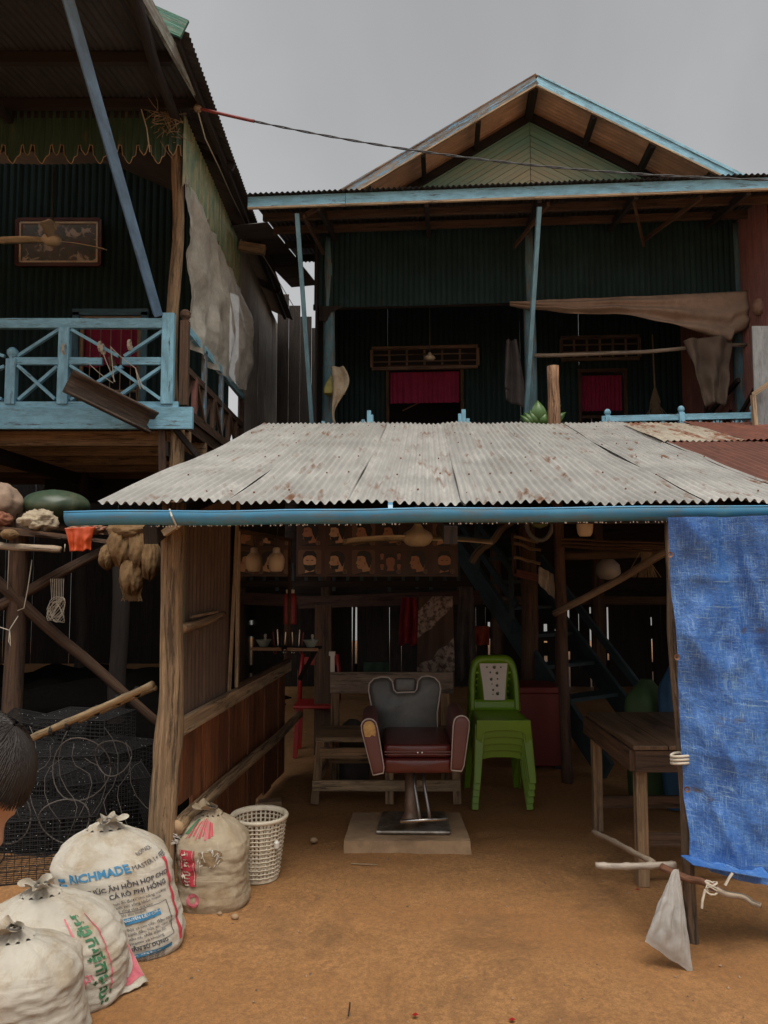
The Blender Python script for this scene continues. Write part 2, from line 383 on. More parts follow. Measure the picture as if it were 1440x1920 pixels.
def tarp_mat():
    m, t, bs, _ = _nodes('scuffed_blue_tarpaulin')
    base = _mix(t, _noise(t, _coord(t, 'UV', (1, 1, 1), False), 3.5, 5, .65, .38, .62), (.018, .09, .33), (.04, .14, .41))
    def scr(sc, lo, hi, s):
        return _noise(t, _coord(t, 'UV', sc, False), s, 5, .75, lo, hi)
    a = scr((170, 12, 1), .50, .66, 1.2); b = scr((12, 160, 1), .51, .67, 1.2); p = _noise(t, _coord(t, 'UV', (1, 1, 1), False), 5, 7, .75, .34, .60)
    mx = t.nodes.new('ShaderNodeMath'); mx.operation = 'MAXIMUM'; t.links.new(a, mx.inputs[0]); t.links.new(b, mx.inputs[1])
    ml = t.nodes.new('ShaderNodeMath'); ml.operation = 'MULTIPLY'; t.links.new(mx.outputs[0], ml.inputs[0]); t.links.new(p, ml.inputs[1])
    c = _mix(t, ml.outputs[0], base, (.24, .40, .56))
    ln = scr((1.5, 60, 1), .62, .66, 1.0); c = _mix(t, ln, c, (.22, .36, .50))
    dk = _noise(t, _coord(t, 'UV', (1.5, 3, 1), False), 2.3, 4, .6, .62, .72); c = _mix(t, dk, c, (.07, .05, .04))
    t.links.new(c, bs.inputs['Base Color']); bs.inputs['Roughness'].default_value = .36
    wv = t.nodes.new('ShaderNodeTexWave'); wv.bands_direction = 'Y'; wv.inputs['Scale'].default_value = 1.3; wv.inputs['Distortion'].default_value = 1.0; wv.inputs['Detail'].default_value = 3; t.links.new(_coord(t, 'UV', (1, 1, 1), False), wv.inputs['Vector'])
    cr = t.nodes.new('ShaderNodeMapRange'); cr.inputs[1].default_value = .0; cr.inputs[2].default_value = .06; t.links.new(wv.outputs['Fac'], cr.inputs[0])      # packing creases
    hh = t.nodes.new('ShaderNodeMath'); hh.operation = 'MULTIPLY_ADD'; hh.inputs[1].default_value = .10; t.links.new(cr.outputs[0], hh.inputs[0]); t.links.new(_noise(t, _coord(t, 'UV', (1, 1, 1), False), 7, 7, .75), hh.inputs[2])
    _bump(t, bs, hh.outputs[0], .8, .02); return m
TARP = tarp_mat()
def film_mat(name, col, alpha, rough=.3):
    m, t, bs, out = _nodes(name); ob = _coord(t, 'Object'); n = _noise(t, ob, 7, 6, .7, .3, .75, .5)
    c = _mix(t, n, col, tuple(x * .7 for x in col)); t.links.new(c, bs.inputs['Base Color']); bs.inputs['Roughness'].default_value = rough
    _bump(t, bs, _noise(t, ob, 22, 5, .7), .5, .01)
    tl = t.nodes.new('ShaderNodeBsdfTranslucent'); t.links.new(c, tl.inputs['Color'])
    tr = t.nodes.new('ShaderNodeBsdfTransparent')
    a = t.nodes.new('ShaderNodeMixShader'); a.inputs[0].default_value = .35; t.links.new(bs.outputs[0], a.inputs[1]); t.links.new(tl.outputs[0], a.inputs[2])
    b = t.nodes.new('ShaderNodeMixShader'); t.links.new(_noise(t, ob, 5, 5, .7, .2, 1.6 - alpha), b.inputs[0])
    b.inputs[0].default_value = 1 - alpha
    t.links.new(a.outputs[0], b.inputs[1]); t.links.new(tr.outputs[0], b.inputs[2])
    k = t.nodes.new('ShaderNodeMath'); k.operation = 'MULTIPLY'; k.inputs[1].default_value = 1 - alpha
    t.links.new(_noise(t, ob, 26, 5, .7, .0, .7), k.inputs[0]); t.links.new(k.outputs[0], b.inputs[0])
    t.links.new(b.outputs[0], out.inputs['Surface']); return m
FILM = film_mat('cloudy_plastic_film', (.80, .76, .66), .66)
FILM_BAG = film_mat('white_plastic_bag', (.72, .70, .66), .72, .25)
FILM_YEL = film_mat('yellowish_bag', (.62, .55, .16), .8, .25)
def painting_mat():
    m, t, bs, _ = _nodes('painted_canvas'); o = _coord(t, 'Object', (1, 1, 1), False)
    a = _noise(t, o, 3.5, 6, .7, .35, .65, 1.0); c = _mix(t, a, (.16, .13, .12), (.07, .10, .075))
    b = _noise(t, o, 6, 4, .6, .53, .62, .8); c = _mix(t, b, c, (.52, .43, .36))
    d = _noise(t, o, 9, 3, .6, .6, .7, .5); c = _mix(t, d, c, (.24, .06, .05))
    t.links.new(c, bs.inputs['Base Color']); bs.inputs['Roughness'].default_value = .35; return m
PAINTING = painting_mat()
def cloth_pattern_mat():
    m, t, bs, _ = _nodes('brown_batik_cloth'); o = _coord(t, 'UV', (1, 1, 1), False)
    w = t.nodes.new('ShaderNodeTexWave'); w.inputs['Scale'].default_value = 1.3; w.inputs['Distortion'].default_value = .3; w.bands_direction = 'DIAGONAL'; t.links.new(o, w.inputs['Vector'])
    r = t.nodes.new('ShaderNodeMapRange'); r.inputs[1].default_value = .48; r.inputs[2].default_value = .54; t.links.new(w.outputs['Fac'], r.inputs[0])
    n = _noise(t, o, 26, 4, .6, .45, .6); lt = _mix(t, n, (.34, .27, .22), (.10, .065, .05))
    c = _mix(t, r.outputs[0], (.085, .05, .035), lt); t.links.new(c, bs.inputs['Base Color']); bs.inputs['Roughness'].default_value = .9; return m
BATIK = cloth_pattern_mat()
def sand_mat():
    m, t, bs, _ = _nodes('damp_sandy_earth'); o = _coord(t, 'Object', (1, 1, 1), False)
    big = _noise(t, o, 1.1, 6, .7, .38, .62, .5); fine = _noise(t, o, 45, 5, .8, .38, .62); grit = _noise(t, o, 150, 4, .85, .38, .62)
    c = _mix(t, big, (.40, .185, .060), (.50, .26, .098)); c = _mix(t, fine, tuple(x * .72 for x in (.40, .20, .075)), c)
    g = _mix(t, grit, (.30, .24, .18), (.75, .68, .58)); k = t.nodes.new('ShaderNodeMix'); k.data_type = 'RGBA'; k.blend_type = 'OVERLAY'; k.inputs[0].default_value = .30
    t.links.new(c, k.inputs[6]); t.links.new(g, k.inputs[7]); c = k.outputs[2]
    dk = _noise(t, o, 1.6, 8, .75, .52, .72, .6); c = _mix(t, dk, c, (.19, .092, .036))
    t.links.new(c, bs.inputs['Base Color']); rg = _noise(t, o, 2, 4, .6, .3, .7)
    mr = t.nodes.new('ShaderNodeMapRange'); mr.inputs[3].default_value = .55; mr.inputs[4].default_value = .95; t.links.new(rg, mr.inputs[0]); t.links.new(mr.outputs[0], bs.inputs['Roughness'])
    ad = t.nodes.new('ShaderNodeMath'); ad.operation = 'MULTIPLY_ADD'; ad.inputs[1].default_value = .5
    t.links.new(grit, ad.inputs[0]); t.links.new(_noise(t, o, 28, 7, .75), ad.inputs[2]); _bump(t, bs, ad.outputs[0], .8, .007); return m
SAND = sand_mat()
# ------------------------------------------------------------------ ground
_rf = random.Random(33); FOOT = []
for _i in range(60):
    _y = 1.9 + _rf.random() * 3.0; _a = _rf.random() * 6.28; FOOT.append(((_rf.random() * 2 - 1) * min(1.3, _y * .5) + .15, _y, cos(_a), sin(_a)))
def gz(x, y):
    """height of the trodden earth"""
    z = .022 * nz(x * .7, y * .7, 3) + .010 * nz(x * 2.3, y * 2.3) + .004 * nz(x * 8, y * 8, 7)
    for fx, fy, c, s in FOOT:
        dx, dy = x - fx, y - fy
        if abs(dx) < .16 and abs(dy) < .16:
            a, b = (dx * c + dy * s) / .11, (-dx * s + dy * c) / .045; q = a * a + b * b
            if q < 2.2: z += -.011 * max(0, 1 - q) + .004 * max(0, 1 - abs(q - 1.3) / .8)
    if y > 5: z *= max(.2, 1 - (y - 5) * .3)
    return z - .006
def ground_sheet():
    mb = MB(); vs, fs = [], []
    xs = [-600, -60, -12, -7] + [-4 + i * .0333 for i in range(241)] + [7, 12, 60, 600]
    ys = [-300, -20, -3, 0] + [.8 + j * .0333 for j in range(201)] + [9, 12, 20, 60, 300, 1500]
    for y in ys:
        for x in xs: vs.append((x, y, gz(x, y) if -4.01 < x < 4.01 and .7 < y < 7.6 else -.006))
    n = len(xs)
    for j in range(len(ys) - 1):
        for i in range(n - 1): fs.append((j * n + i, j * n + i + 1, (j + 1) * n + i + 1, (j + 1) * n + i))
    mb.add(vs, fs); o = mb.build('ground', SAND, smooth=True); o['kind'] = 'structure'; o['label'] = 'damp sandy brown earth in front of and under the houses'
ground_sheet()
def scatter_grit():
    mb = MB(); r = random.Random(3)
    for i in range(1500):
        y = 1.6 + r.random() ** 1.6 * 4.2; x = (r.random() * 2 - 1) * y * .56; s = .0022 + .0055 * r.random() ** 4
        z = gz(x, y) + s * .3; a = r.random() * 6
        vs = [(x + s * cos(a), y + s * sin(a), z), (x - s * sin(a), y + s * cos(a), z), (x - s * cos(a), y - s * sin(a), z), (x + s * sin(a), y - s * cos(a), z), (x, y, z + s * .8)]
        mb.add(vs, [(0, 1, 4), (1, 2, 4), (2, 3, 4), (3, 0, 4)], mi=(0 if r.random() < .7 else 1))
    o = mb.build('grit', [plain('pale_pebble', (.27, .17, .10), .8, .3, 30), plain('dark_pebble', (.11, .075, .05), .8, .3, 30)]); o['kind'] = 'stuff'; o['label'] = 'fine grit and tiny pebbles strewn over the sandy ground'
scatter_grit()
# ================================================================== left stilt house
LX, LY, LZ = -2.10, 7.6, 3.10          # right side, front of the balcony, floor height
LH = thing('stilt_house', (-4.2, 10, 0), 'green tin stilt house with blue balcony rail and scalloped tin valance', 'house')
VALANCE_TIN = metal_sheet('valance_tin', (.045, .085, .058), (.12, .10, .05), .56, .72, .45)
def left_house():
    P = LH
    # --- posts
    def post(name, x, y, z0, z1, r, mat=WOOD_POST, seed=1.0, bend=.03):
        p, rr = branch((x, y, z0), (x, y, z1), r, r * .85, bend, 14, seed); return MB().tube(p, rr, 10, wob=.10, seed=seed).build(name, mat, P, smooth=True)
    post('corner_post', LX + .0, LY + .10, -.05, LZ - .04, .085, seed=2.2, bend=.015)
    post('upper_post', LX - .06, LY + .12, LZ + .02, 6.30, .068, seed=4.1, bend=.03)
    for k, (x, y, r) in enumerate(((-4.15, 7.75, .085), (-5.9, 7.75, .09), (-4.0, 10.2, .08), (-2.2, 10.6, .08), (-5.8, 10.2, .08))):
        post('stilt', x, y, -.05, LZ - .1, r, WOOD_DARK if k > 1 else WOOD_MID, 6.0 + k)
    # short bracket timber nailed to the corner post
    MB().bar((LX - .10, LY + .02, 2.28), (LX - .12, LY + .02, 2.95), .07, .05, (0, 1, 0)).build('bracket', WOOD_MID, P)
    MB().bar((LX + .02, LY - .02, 2.95), (LX + .42, LY + .25, 2.42), .05, .05).build('bracket', WOOD_DARK, P)
    # --- floor: front beam, joists, slats
    MB().bar((-6.6, LY - .04, LZ - .05), (LX + .20, LY - .04, LZ - .05), .06, .22).build('front_beam', BLUE, P, bevel=.004)
    MB().bar((-6.6, LY - .02, LZ + .09), (LX + .05, LY - .02, LZ + .09), .05, .06).build('sill_beam', BLUE, P, bevel=.003)
    for k in range(6):
        y = LY + .35 + k * .72; MB().bar((-6.6, y, LZ - .19), (LX + .08, y, LZ - .19), .07, .15).build('joist', WOOD_BENCH if k < 4 else WOOD_MID, P)  # front joists in lighter wood: the light on them is put into the colour
    for x in (-2.2, -4.1, -5.9): MB().bar((x, LY, LZ - .345), (x, 12.2, LZ - .345), .09, .15).build('bearer', WOOD_DARK, P)
    x = -6.6; k = 0
    while x < LX - .02:
        w = .085 + .03 * rnd.random()
        MB().bar((x + w / 2, LY, LZ - .10), (x + w / 2, 12.2, LZ - .10), w, .022).build('floor_slat', WOOD_MID, P); x += w + .018 + .016 * rnd.random()
    # side edge beam
    MB().bar((LX + .05, LY, LZ - .06), (LX + .05, 11, LZ - .06), .05, .12).build('side_beam', WOOD_MID, P)
    # --- front railing
    R = group_node('balcony_railing', P, (-4.2, LY, LZ + .12)); zt, zm, z0 = LZ + .915, LZ + .53, LZ + .11
    yb = LY - .03
    MB().bar((-6.6, yb, zt), (LX - .02, yb, zt), .06, .10).build('top_rail', BLUE, R, bevel=.004)
    for a, b in ((-6.6, -3.93), (-3.73, -3.16), (-3.16, -2.82), (-2.62, -2.17)): MB().bar((a, yb, zm), (b, yb, zm), .045, .075).build('middle_rail', BLUE, R, bevel=.003)
    def rpost(x, z1, w=.10, fin=False, mat=BLUE, y=yb):
        mb = MB().bar((x, y - .005, z0 - .02), (x, y - .005, z1), w, .08, (0, 1, 0))
        if fin:
            mb.lathe([(.03, 0), (.035, .02), (.055, .05), (.055, .085), (.03, .115), (0, .12)], (x, y - .005, z1), 10)
        mb.build('rail_post', mat, R, bevel=.004)
    rpost(-3.72, LZ + .55, .10, True); rpost(-3.20, zt - .05, .105); rpost(LX - .06, zt + .10, .12, False); rpost(-5.2, LZ + .55, .1, True); rpost(-4.7, zt - .05)
    rpost(LX + .09, zt + .04, .085, True, WOOD_MID, LY + .02)
    def cross(x0, x1):
        MB().bar((x0, yb - .02, zm - .05), (x1, yb - .02, z0 + .03), .03, .05, (0, 1, 0)).build('brace', BLUE, R)
        MB().bar((x0, yb + .012, z0 + .03), (x1, yb + .012, zm - .05), .03, .05, (0, 1, 0)).build('brace', BLUE, R)
    cross(-3.65, -3.27); cross(-3.13, -2.62); cross(-2.70, -2.22); cross(-4.62, -3.80)
    for a, b, c, d in ((-3.67, zm + .05, -3.26, zt - .06), (-3.14, zt - .06, -2.66, zm + .05), (-2.60, zm + .05, -2.2, zt - .06), (-4.62, zt - .06, -3.8, zm + .05)):
        MB().bar((a, yb, b), (c, yb, d), .03, .04, (0, 1, 0)).build('brace', BLUE, R)
    MB().bar((-2.73, yb - .03, zm + .035), (-2.69, yb - .03, zm - .06), .05, .05, (0, 1, 0)).build('splice_block', WOOD_MID, R)
    # --- side railing running back
    S = group_node('side_railing', P, (LX + .05, 9.2, LZ)); xs = LX + .07
    MB().bar((xs, LY + .05, zt), (xs, 10.9, zt), .05, .08).build('top_rail', BLUE, S)
    MB().bar((xs, LY + .05, LZ + .50), (xs, 10.9, LZ + .50), .045, .07).build('middle_rail', WOOD_MID, S)
    MB().bar((xs, LY + .05, LZ + .05), (xs, 10.9, LZ + .05), .06, .10).build('bottom_rail', WOOD_MID, S)
    ys = [8.12, 8.55, 9.0, 9.45, 9.9, 10.4, 10.85]
    for k, y in enumerate(ys):
        MB().bar((xs, y, LZ + .05), (xs, y, zt if k in (1, 3, 6) else LZ + .5), .05, .07, (0, 1, 0)).build('rail_post', (RED_TIN, BLUE_OLD, WOOD_MID, BLUE_OLD, WOOD_MID, WOOD_MID, WOOD_MID)[k], S)
        y0 = LY + .1 if k == 0 else ys[k - 1]
        MB().bar((xs - .02, y0 + .04, LZ + .08), (xs - .02, y - .04, LZ + .46), .03, .05).build('brace', WOOD_MID, S)
        if k % 2: MB().bar((xs + .015, y0 + .04, LZ + .46), (xs + .015, y - .04, LZ + .08), .03, .05).build('brace', WOOD_MID, S)
    # --- diagonal blue prop up to the porch roof
    a, b = at(122, -20, 5.5), at(296, 590, LY - .06); MB().bar(a, b, .085, .085, (0.3, -1, 0)).build('prop', wood('blue_prop_paint', (.28, .2, .14), (.14, .1, .07), .5, wear=(.17, .33, .56), wear_lo=.62, wear_hi=.68, tint=.02, bump=.2), P, bevel=.005)
    # --- back wall of the balcony
    wy, zr = 10.35, 7.2
    wx = [-6.6, -5.75, -4.9]
    for k in range(6):
        x0 = -6.6 + k * .76; x1 = x0 + .765
        if k == 5: x1 = LX - .02
        if x0 > -4.33 and x0 < -3.0:      # the sheets beside / above the window
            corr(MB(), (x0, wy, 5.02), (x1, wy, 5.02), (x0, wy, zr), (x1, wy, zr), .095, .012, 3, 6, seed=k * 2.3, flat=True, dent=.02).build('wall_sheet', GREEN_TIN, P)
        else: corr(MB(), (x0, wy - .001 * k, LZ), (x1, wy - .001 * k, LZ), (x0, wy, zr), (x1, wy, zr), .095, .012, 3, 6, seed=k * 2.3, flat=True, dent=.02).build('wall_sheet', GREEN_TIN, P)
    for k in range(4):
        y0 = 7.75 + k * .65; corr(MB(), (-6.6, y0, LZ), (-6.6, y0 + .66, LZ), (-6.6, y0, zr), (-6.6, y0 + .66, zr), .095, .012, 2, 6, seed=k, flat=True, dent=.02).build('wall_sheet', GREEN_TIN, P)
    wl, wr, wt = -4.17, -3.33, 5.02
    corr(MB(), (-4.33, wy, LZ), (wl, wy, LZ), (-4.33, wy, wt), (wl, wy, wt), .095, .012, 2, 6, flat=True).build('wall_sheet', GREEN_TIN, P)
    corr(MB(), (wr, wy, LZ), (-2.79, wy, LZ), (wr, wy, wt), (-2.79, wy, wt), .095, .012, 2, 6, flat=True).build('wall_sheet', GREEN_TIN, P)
    W = group_node('window', P, ((wl + wr) / 2, wy, LZ + .05))
    mb = MB(); y = wy - .03
    mb.bar((wl - .05, y, LZ), (wl - .05, y, wt + .05), .09, .05, (0, 1, 0)).bar((wr + .05, y, LZ), (wr + .05, y, wt + .05), .09, .05, (0, 1, 0)).bar((wl - .1, y, wt + .05), (wr + .1, y, wt + .05), .05, .09); mb.build('window_frame', BLUE_DIM, W)
    mb = MB(); y = wy + .0
    mb.bar((wl + .025, y, LZ), (wl + .025, y, wt - .02), .05, .04, (0, 1, 0)).bar((wr - .025, y, LZ), (wr - .025, y, wt - .02), .05, .04, (0, 1, 0)).bar((wl, y, wt - .02), (wr, y, wt - .02), .04, .04).bar((wl, y, 3.98), (wr, y, 3.98), .03, .03); mb.build('inner_frame', WOOD_PALE, W)
    for k in range(5): 
        x = lerp(wl, wr, (k + 1) / 6); MB().tube([(x, y, LZ), (x, y, wt)], .007, 6).build('window_bar', WOOD_PALE, W)
    MB().grid(lambda u, v: (lerp(wl, wr, u), wy + .07 + .018 * sin(u * 60) * (.4 + .6 * v), wt - .05 - v * (.62 + .03 * sin(u * 9))), 60, 4, su=1, sv=1).build('curtain', CURTAIN, W, smooth=True)
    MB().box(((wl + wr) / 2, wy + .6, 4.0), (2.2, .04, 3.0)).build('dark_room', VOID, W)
    # --- porch roof (low at the front), its rafters and purlins
    def pz(y): return 6.31 + (y - 7.6) * .18
    for k in range(7):
        x1 = -1.86 - k * .72; x0 = x1 - .735
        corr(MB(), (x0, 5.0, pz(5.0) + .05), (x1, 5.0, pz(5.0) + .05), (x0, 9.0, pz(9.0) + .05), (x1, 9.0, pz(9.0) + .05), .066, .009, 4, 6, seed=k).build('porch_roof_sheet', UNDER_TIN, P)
    for y in (6.55, 7.50, 8.5): MB().bar((-6.8, y, pz(y) - .02), (-1.9, y, pz(y) - .02), .06, .10).build('purlin', WOOD_DARK, P)
    for x in (-2.25, -3.95, -5.6): 
        p, r = branch((x + .42, 5.1, pz(5.1) - .1), (x, 8.2, pz(8.2) - .13), .05, .05, .02, 8, x); MB().tube(p, r, 8).build('rafter', WOOD_DARK, P, smooth=True)
    MB().bar((-1.86, 5.0, pz(5.0) + .02), (-1.86, 7.62, pz(7.62) + .02), .03, .14).build('rake_board', wood('chalky_green_board', (.3, .26, .2), (.14, .12, .1), .7, wear=(.42, .46, .40), wear_lo=.46, wear_hi=.58), P)
    # --- main roof, falling to the right
    ex, ez = -1.72, 6.26
    for k in range(10):
        y0 = 6.45 + k * .78; y1 = y0 + .80
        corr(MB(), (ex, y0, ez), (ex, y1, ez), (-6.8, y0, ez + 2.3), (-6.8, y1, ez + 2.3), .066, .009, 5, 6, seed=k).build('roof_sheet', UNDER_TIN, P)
    MB().bar((ex - .03, 6.42, ez + .02), (-3.2, 6.42, ez + .02 + 1.48 * .453), .03, .17, (0, 0, 1)).build('barge_board', wood('green_barge_paint', (.3, .26, .2), (.15, .13, .1), .6, wear=(.06, .22, .15), wear_lo=.55, wear_hi=.65), P)
    for y in (8.6, 10.6, 12.6): MB().bar((ex - .02, y, ez - .06), (-4, y, ez - .06 + 2.28 * .453), .05, .09).build('rafter', WOOD_DARK, P)
    MB().bar((ex - .12, 6.5, ez - .03), (ex - .12, 14, ez - .03), .05, .08).build('eave_purlin', WOOD_DARK, P)
    MB().bar((ex - .30, 10.45, ez - .20), (ex + .06, 10.45, ez - .26), .10, .12).build('purlin_end', WOOD_PALE, P)
    # --- scalloped valances
    def scallop(s, big):          # depth of the cut-out edge along the run
        ph = (s / .30) % 1.0
        d = .0
        if ph < .5: d = .10 + .085 * (1 - abs(ph - .25) / .25) + (.012 if abs(ph - .25) > .13 else .03)
        elif abs(ph - .75) < .13: d = .075 + .05 * (1 - abs(ph - .75) / .13)
        else: d = .015
        return d * big
    def valance(name, p0, p1, ztop, zbot, mat, big=1.0, seed=0.0):
        p0, p1 = V(p0), V(p1); L = (p1 - p0).length; n = int(L / .012); N = V(-(p1 - p0).y, (p1 - p0).x, 0).normalized()
        def fn(u, v):
            s = u * L; p = p0.lerp(p1, u); zb = zbot + .13 * big - scallop(s + seed, big)
            w = .009 * max(-1, min(1, 2.2 * cos(s / .075 * 2 * pi) + 1.2))
            return V(p.x, p.y, lerp(lerp(ztop[0], ztop[1], u), zb, v)) + N * w
        o = MB().grid(fn, n, 5, su=L, sv=.6).build(name, mat, P)
        rim = []
        for i in range(n + 1):
            q = fn(i / n, 1.0); rim.append(V(q))
        MB().tube(rim, .006, 4).build('valance_rim', WOOD_PALE, P)
        return o
    valance('front_valance', (-6.6, LY + .02, 0), (LX + .02, LY + .02, 0), (6.30, 6.30), 5.80, VALANCE_TIN, 1.0)
    valance('side_valance', (LX + .04, LY + .02, 0), (LX + .04, 10.75, 0), (6.24, 6.20), 5.52, GREEN_FADED, .9, .1)
    MB().bar((-6.6, LY + .05, 6.26), (LX, LY + .05, 6.26), .05, .10).build('valance_beam', WOOD_DARK, P)
    MB().bar((LX - .02, LY + .1, 6.2), (LX - .02, 14, 6.2), .05, .10).build('wall_plate', WOOD_DARK, P)
    # --- grey tin side wall behind the balcony
    for k in range(9):
        y0 = 10.75 + k * .80; y1 = y0 + .81; z1 = 6.3
        corr(MB(), (LX + .03, y0, 2.4), (LX + .03, y1, 2.4), (LX + .03, y0, z1), (LX + .03, y1, z1), .076, .009, 4, 6, seed=k, dent=.012).build('side_wall_sheet', WALL_TIN, P)
    # --- understorey: boards added to keep light out at the back and unseen far side
    x = -7.2
    while x < -1.4:
        w = .16 + .10 * rnd.random(); MB().box((x + w / 2, 12.9 + .03 * rnd.random(), 1.5), (w, .025, 3.1)).build('added_back_plank', WOOD_DARK, P); x += w + .004
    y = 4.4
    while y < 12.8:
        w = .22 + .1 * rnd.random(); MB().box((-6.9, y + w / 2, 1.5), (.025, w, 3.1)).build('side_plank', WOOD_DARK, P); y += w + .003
    # cross-bracing between stilts
    for a, b in ():
        p, r = branch(a, b, .05, .045, .02, 8, a[2]); MB().tube(p, r, 8, wob=.08, seed=a[2]).build('cross_brace', WOOD_MID, P, smooth=True)
left_house()
def left_small_things():
    # painting on the wall, ceiling fan in front of it
    y = 10.28; a, b = at(36, 415, y), at(188, 497, y)
    T = thing('framed_painting', ((a.x + b.x) / 2, y, b.z), 'dark landscape painting in a red-brown wooden frame on the green tin wall', 'painting')
    x0, x1, z0, z1 = a.x, b.x, b.z, a.z
    lean = .05
    mb = MB()
    for p, q in (((x0, z0), (x1, z0)), ((x1, z0), (x1, z1)), ((x1, z1), (x0, z1)), ((x0, z1), (x0, z0))):
        mb.bar((p[0], y - lean * (p[1] - z0) - .01, p[1]), (q[0], y - lean * (q[1] - z0) - .01, q[1]), .05, .05, (0, -1, 0))
    mb.build('frame', wood('mahogany_frame', (.13, .04, .025), (.06, .02, .015), .35), T)
    mb = MB()
    for p, q in (((x0 + .04, z0 + .04), (x1 - .04, z0 + .04)), ((x1 - .04, z0 + .04), (x1 - .04, z1 - .04)), ((x1 - .04, z1 - .04), (x0 + .04, z1 - .04)), ((x0 + .04, z1 - .04), (x0 + .04, z0 + .04))):
        mb.bar((p[0], y - lean * (p[1] - z0) - .012, p[1]), (q[0], y - lean * (q[1] - z0) - .012, q[1]), .025, .03, (0, -1, 0))
    mb.build('inner_slip', CREAM, T)
    MB().add([(x0, y - .005, z0), (x1, y - .005, z0), (x1, y - .005 - lean * (z1 - z0), z1), (x0, y - .005 - lean * (z1 - z0), z1)], [(0, 1, 2, 3)], [[(0, 0), (1, 0), (1, 1), (0, 1)]]).build('canvas', PAINTING, T)
    ceiling_fan(at(97, 452, 8.9), .62, (radians(184), radians(20), radians(-72)), 6.35, 'cream three-blade ceiling fan hanging before the framed painting on the balcony', blade_w=.125)
def ceiling_fan(c, R, angs, ztop, label, blade_w=.12, mat=None, tilt=0.0):
    mat = mat or CREAM; T = thing('ceiling_fan', c, label, 'fan'); c = V(c)
    MB().tube([c + V(0, 0, .12), V(c.x, c.y, ztop)], .013, 8).build('down_rod', STEEL, T)
    MB().lathe([(0, .24), (.03, .24), (.05, .20), (.055, .15), (.02, .12)], c, 16).build('canopy', mat, T, smooth=True)
    MB().lathe([(0, -.05), (.05, -.05), (.085, -.035), (.11, -.005), (.115, .02), (.10, .05), (.05, .08), (.02, .12)], c, 24).build('motor', mat, T, smooth=True)
    for a in angs:
        d, s = V(cos(a), sin(a), 0), V(-sin(a), cos(a), 0)
        def fn(u, v):
            r = .09 + u * (R - .09); w = blade_w * (.55 + .45 * min(1, u * 3)) * (1 if u < .93 else max(.35, 1 - ((u - .93) / .07) ** 2 * .6))
            return c + d * r + s * ((v - .5) * w) + V(0, 0, .012 + (v - .5) * .035 - .03 * u * u)
        MB().grid(fn, 14, 3, su=R, sv=.12).build('blade', mat, T, smooth=True, solid=.006)
left_small_things()
def plastic_sheet():
    a0, a1 = at(318, 325, LY + .12), V(LX + .03, 10.6, 5.55)
    def fn(u, v):
        x = LX + .05; y = lerp(LY + .06, 10.6, u); zt = lerp(5.62, 5.50, u) - .16 * sin(pi * min(1, u * 1.3)) * 0
        zb = lerp(LZ + .78, LZ + .95, u) + .07 * nz(u * 5, 3)
        zb = lerp(zb, LZ + .95, max(0, 1 - u * 7) * .5)
        # the near edge is drawn back towards the house lower down
        y += (1 - u) * .30 * (v ** 1.2) + .35 * u * v
        fold = .05 * sin(u * 34 + 2.5 * v + 3 * nz(u * 4, v * 3)) * (.25 + .75 * v) + .05 * nz(u * 7, v * 5, 2)
        bulge = .20 * sin(pi * v * .9) * u + .08 * max(0, v - .7) * u + .05 * (.25 - abs(nz(u * 9, v * 3, 5))) + .025 * (.25 - abs(nz(u * 22, v * 12, 8)))
        return V(x + fold + bulge, y + .02 * nz(u * 20, v * 14), lerp(zt, zb, v) + .012 * nz(u * 14, v * 20, 4))
    o = MB().grid(fn, 110, 60, su=3, sv=2).build('plastic_sheet', FILM, smooth=True)
    tag(o, 'torn cloudy plastic sheet hung down the open side of the green balcony', 'plastic sheet')
plastic_sheet()
def trough():
    a, b = at(125, 718, LY - .5), at(285, 797, LY - .10)
    d = (b - a).normalized(); side = V(.32, .30, .9); side = (side - d * side.dot(d)).normalized(); n = d.cross(side)
    w, dp = .105, .10
    sec = [(-w, dp), (-w * .92, .02), (-w * .6, -.045), (0, -.065), (w * .6, -.045), (w * .92, .02), (w, dp)]
    def fn(u, v):
        i = v * (len(sec) - 1); k = min(int(i), len(sec) - 2); f = i - k; q = (lerp(sec[k][0], sec[k + 1][0], f), lerp(sec[k][1], sec[k + 1][1], f))
        return a + (b - a) * u + side * q[0] * 1.0 + n * q[1]
    o = MB().grid(fn, 8, 12, su=1.2, sv=.4).build('rain_trough', wood('brown_trough_wood', (.15, .105, .075), (.07, .048, .034), .6, (1, 30, 1)), smooth=True, solid=.02)
    tag(o, 'dark brown slanting rain trough tied across the blue balcony rail', 'rain trough')
    for k, (p, q) in enumerate(((at(98, 728, LY - .08), at(118, 735, LY - .4)), (at(228, 690, LY - .1), at(262, 742, LY - .1)))): pass
trough()
def rail_strings():
    L = (((188, 648), (216, 716)), ((207, 650), (254, 690)), ((165, 680), (212, 718)), ((254, 690), (270, 730)), ((254, 690), (263, 729)), ((208, 652), (214, 716)))
    T = thing('string_lashing', at(215, 720, LY - .1), 'pale string lashed in a web across the broken blue rail panel', 'string')
    for a, b in L: MB().tube(rope((at(*a, LY - .09), at(*b, LY - .09)), 0, sag=.012), .004, 5).build('strand', ROPE, T)
    for px, py in ((121, 655), (188, 650), (243, 647), (193, 655)):
        p = at(px, py, LY - .07); MB().tube([p + V(-.012 + .0012 * t, .045 * cos(t * .9), .052 * sin(t * .9)) for t in range(22)], .005, 5).build('knot', ROPE, T)
rail_strings()
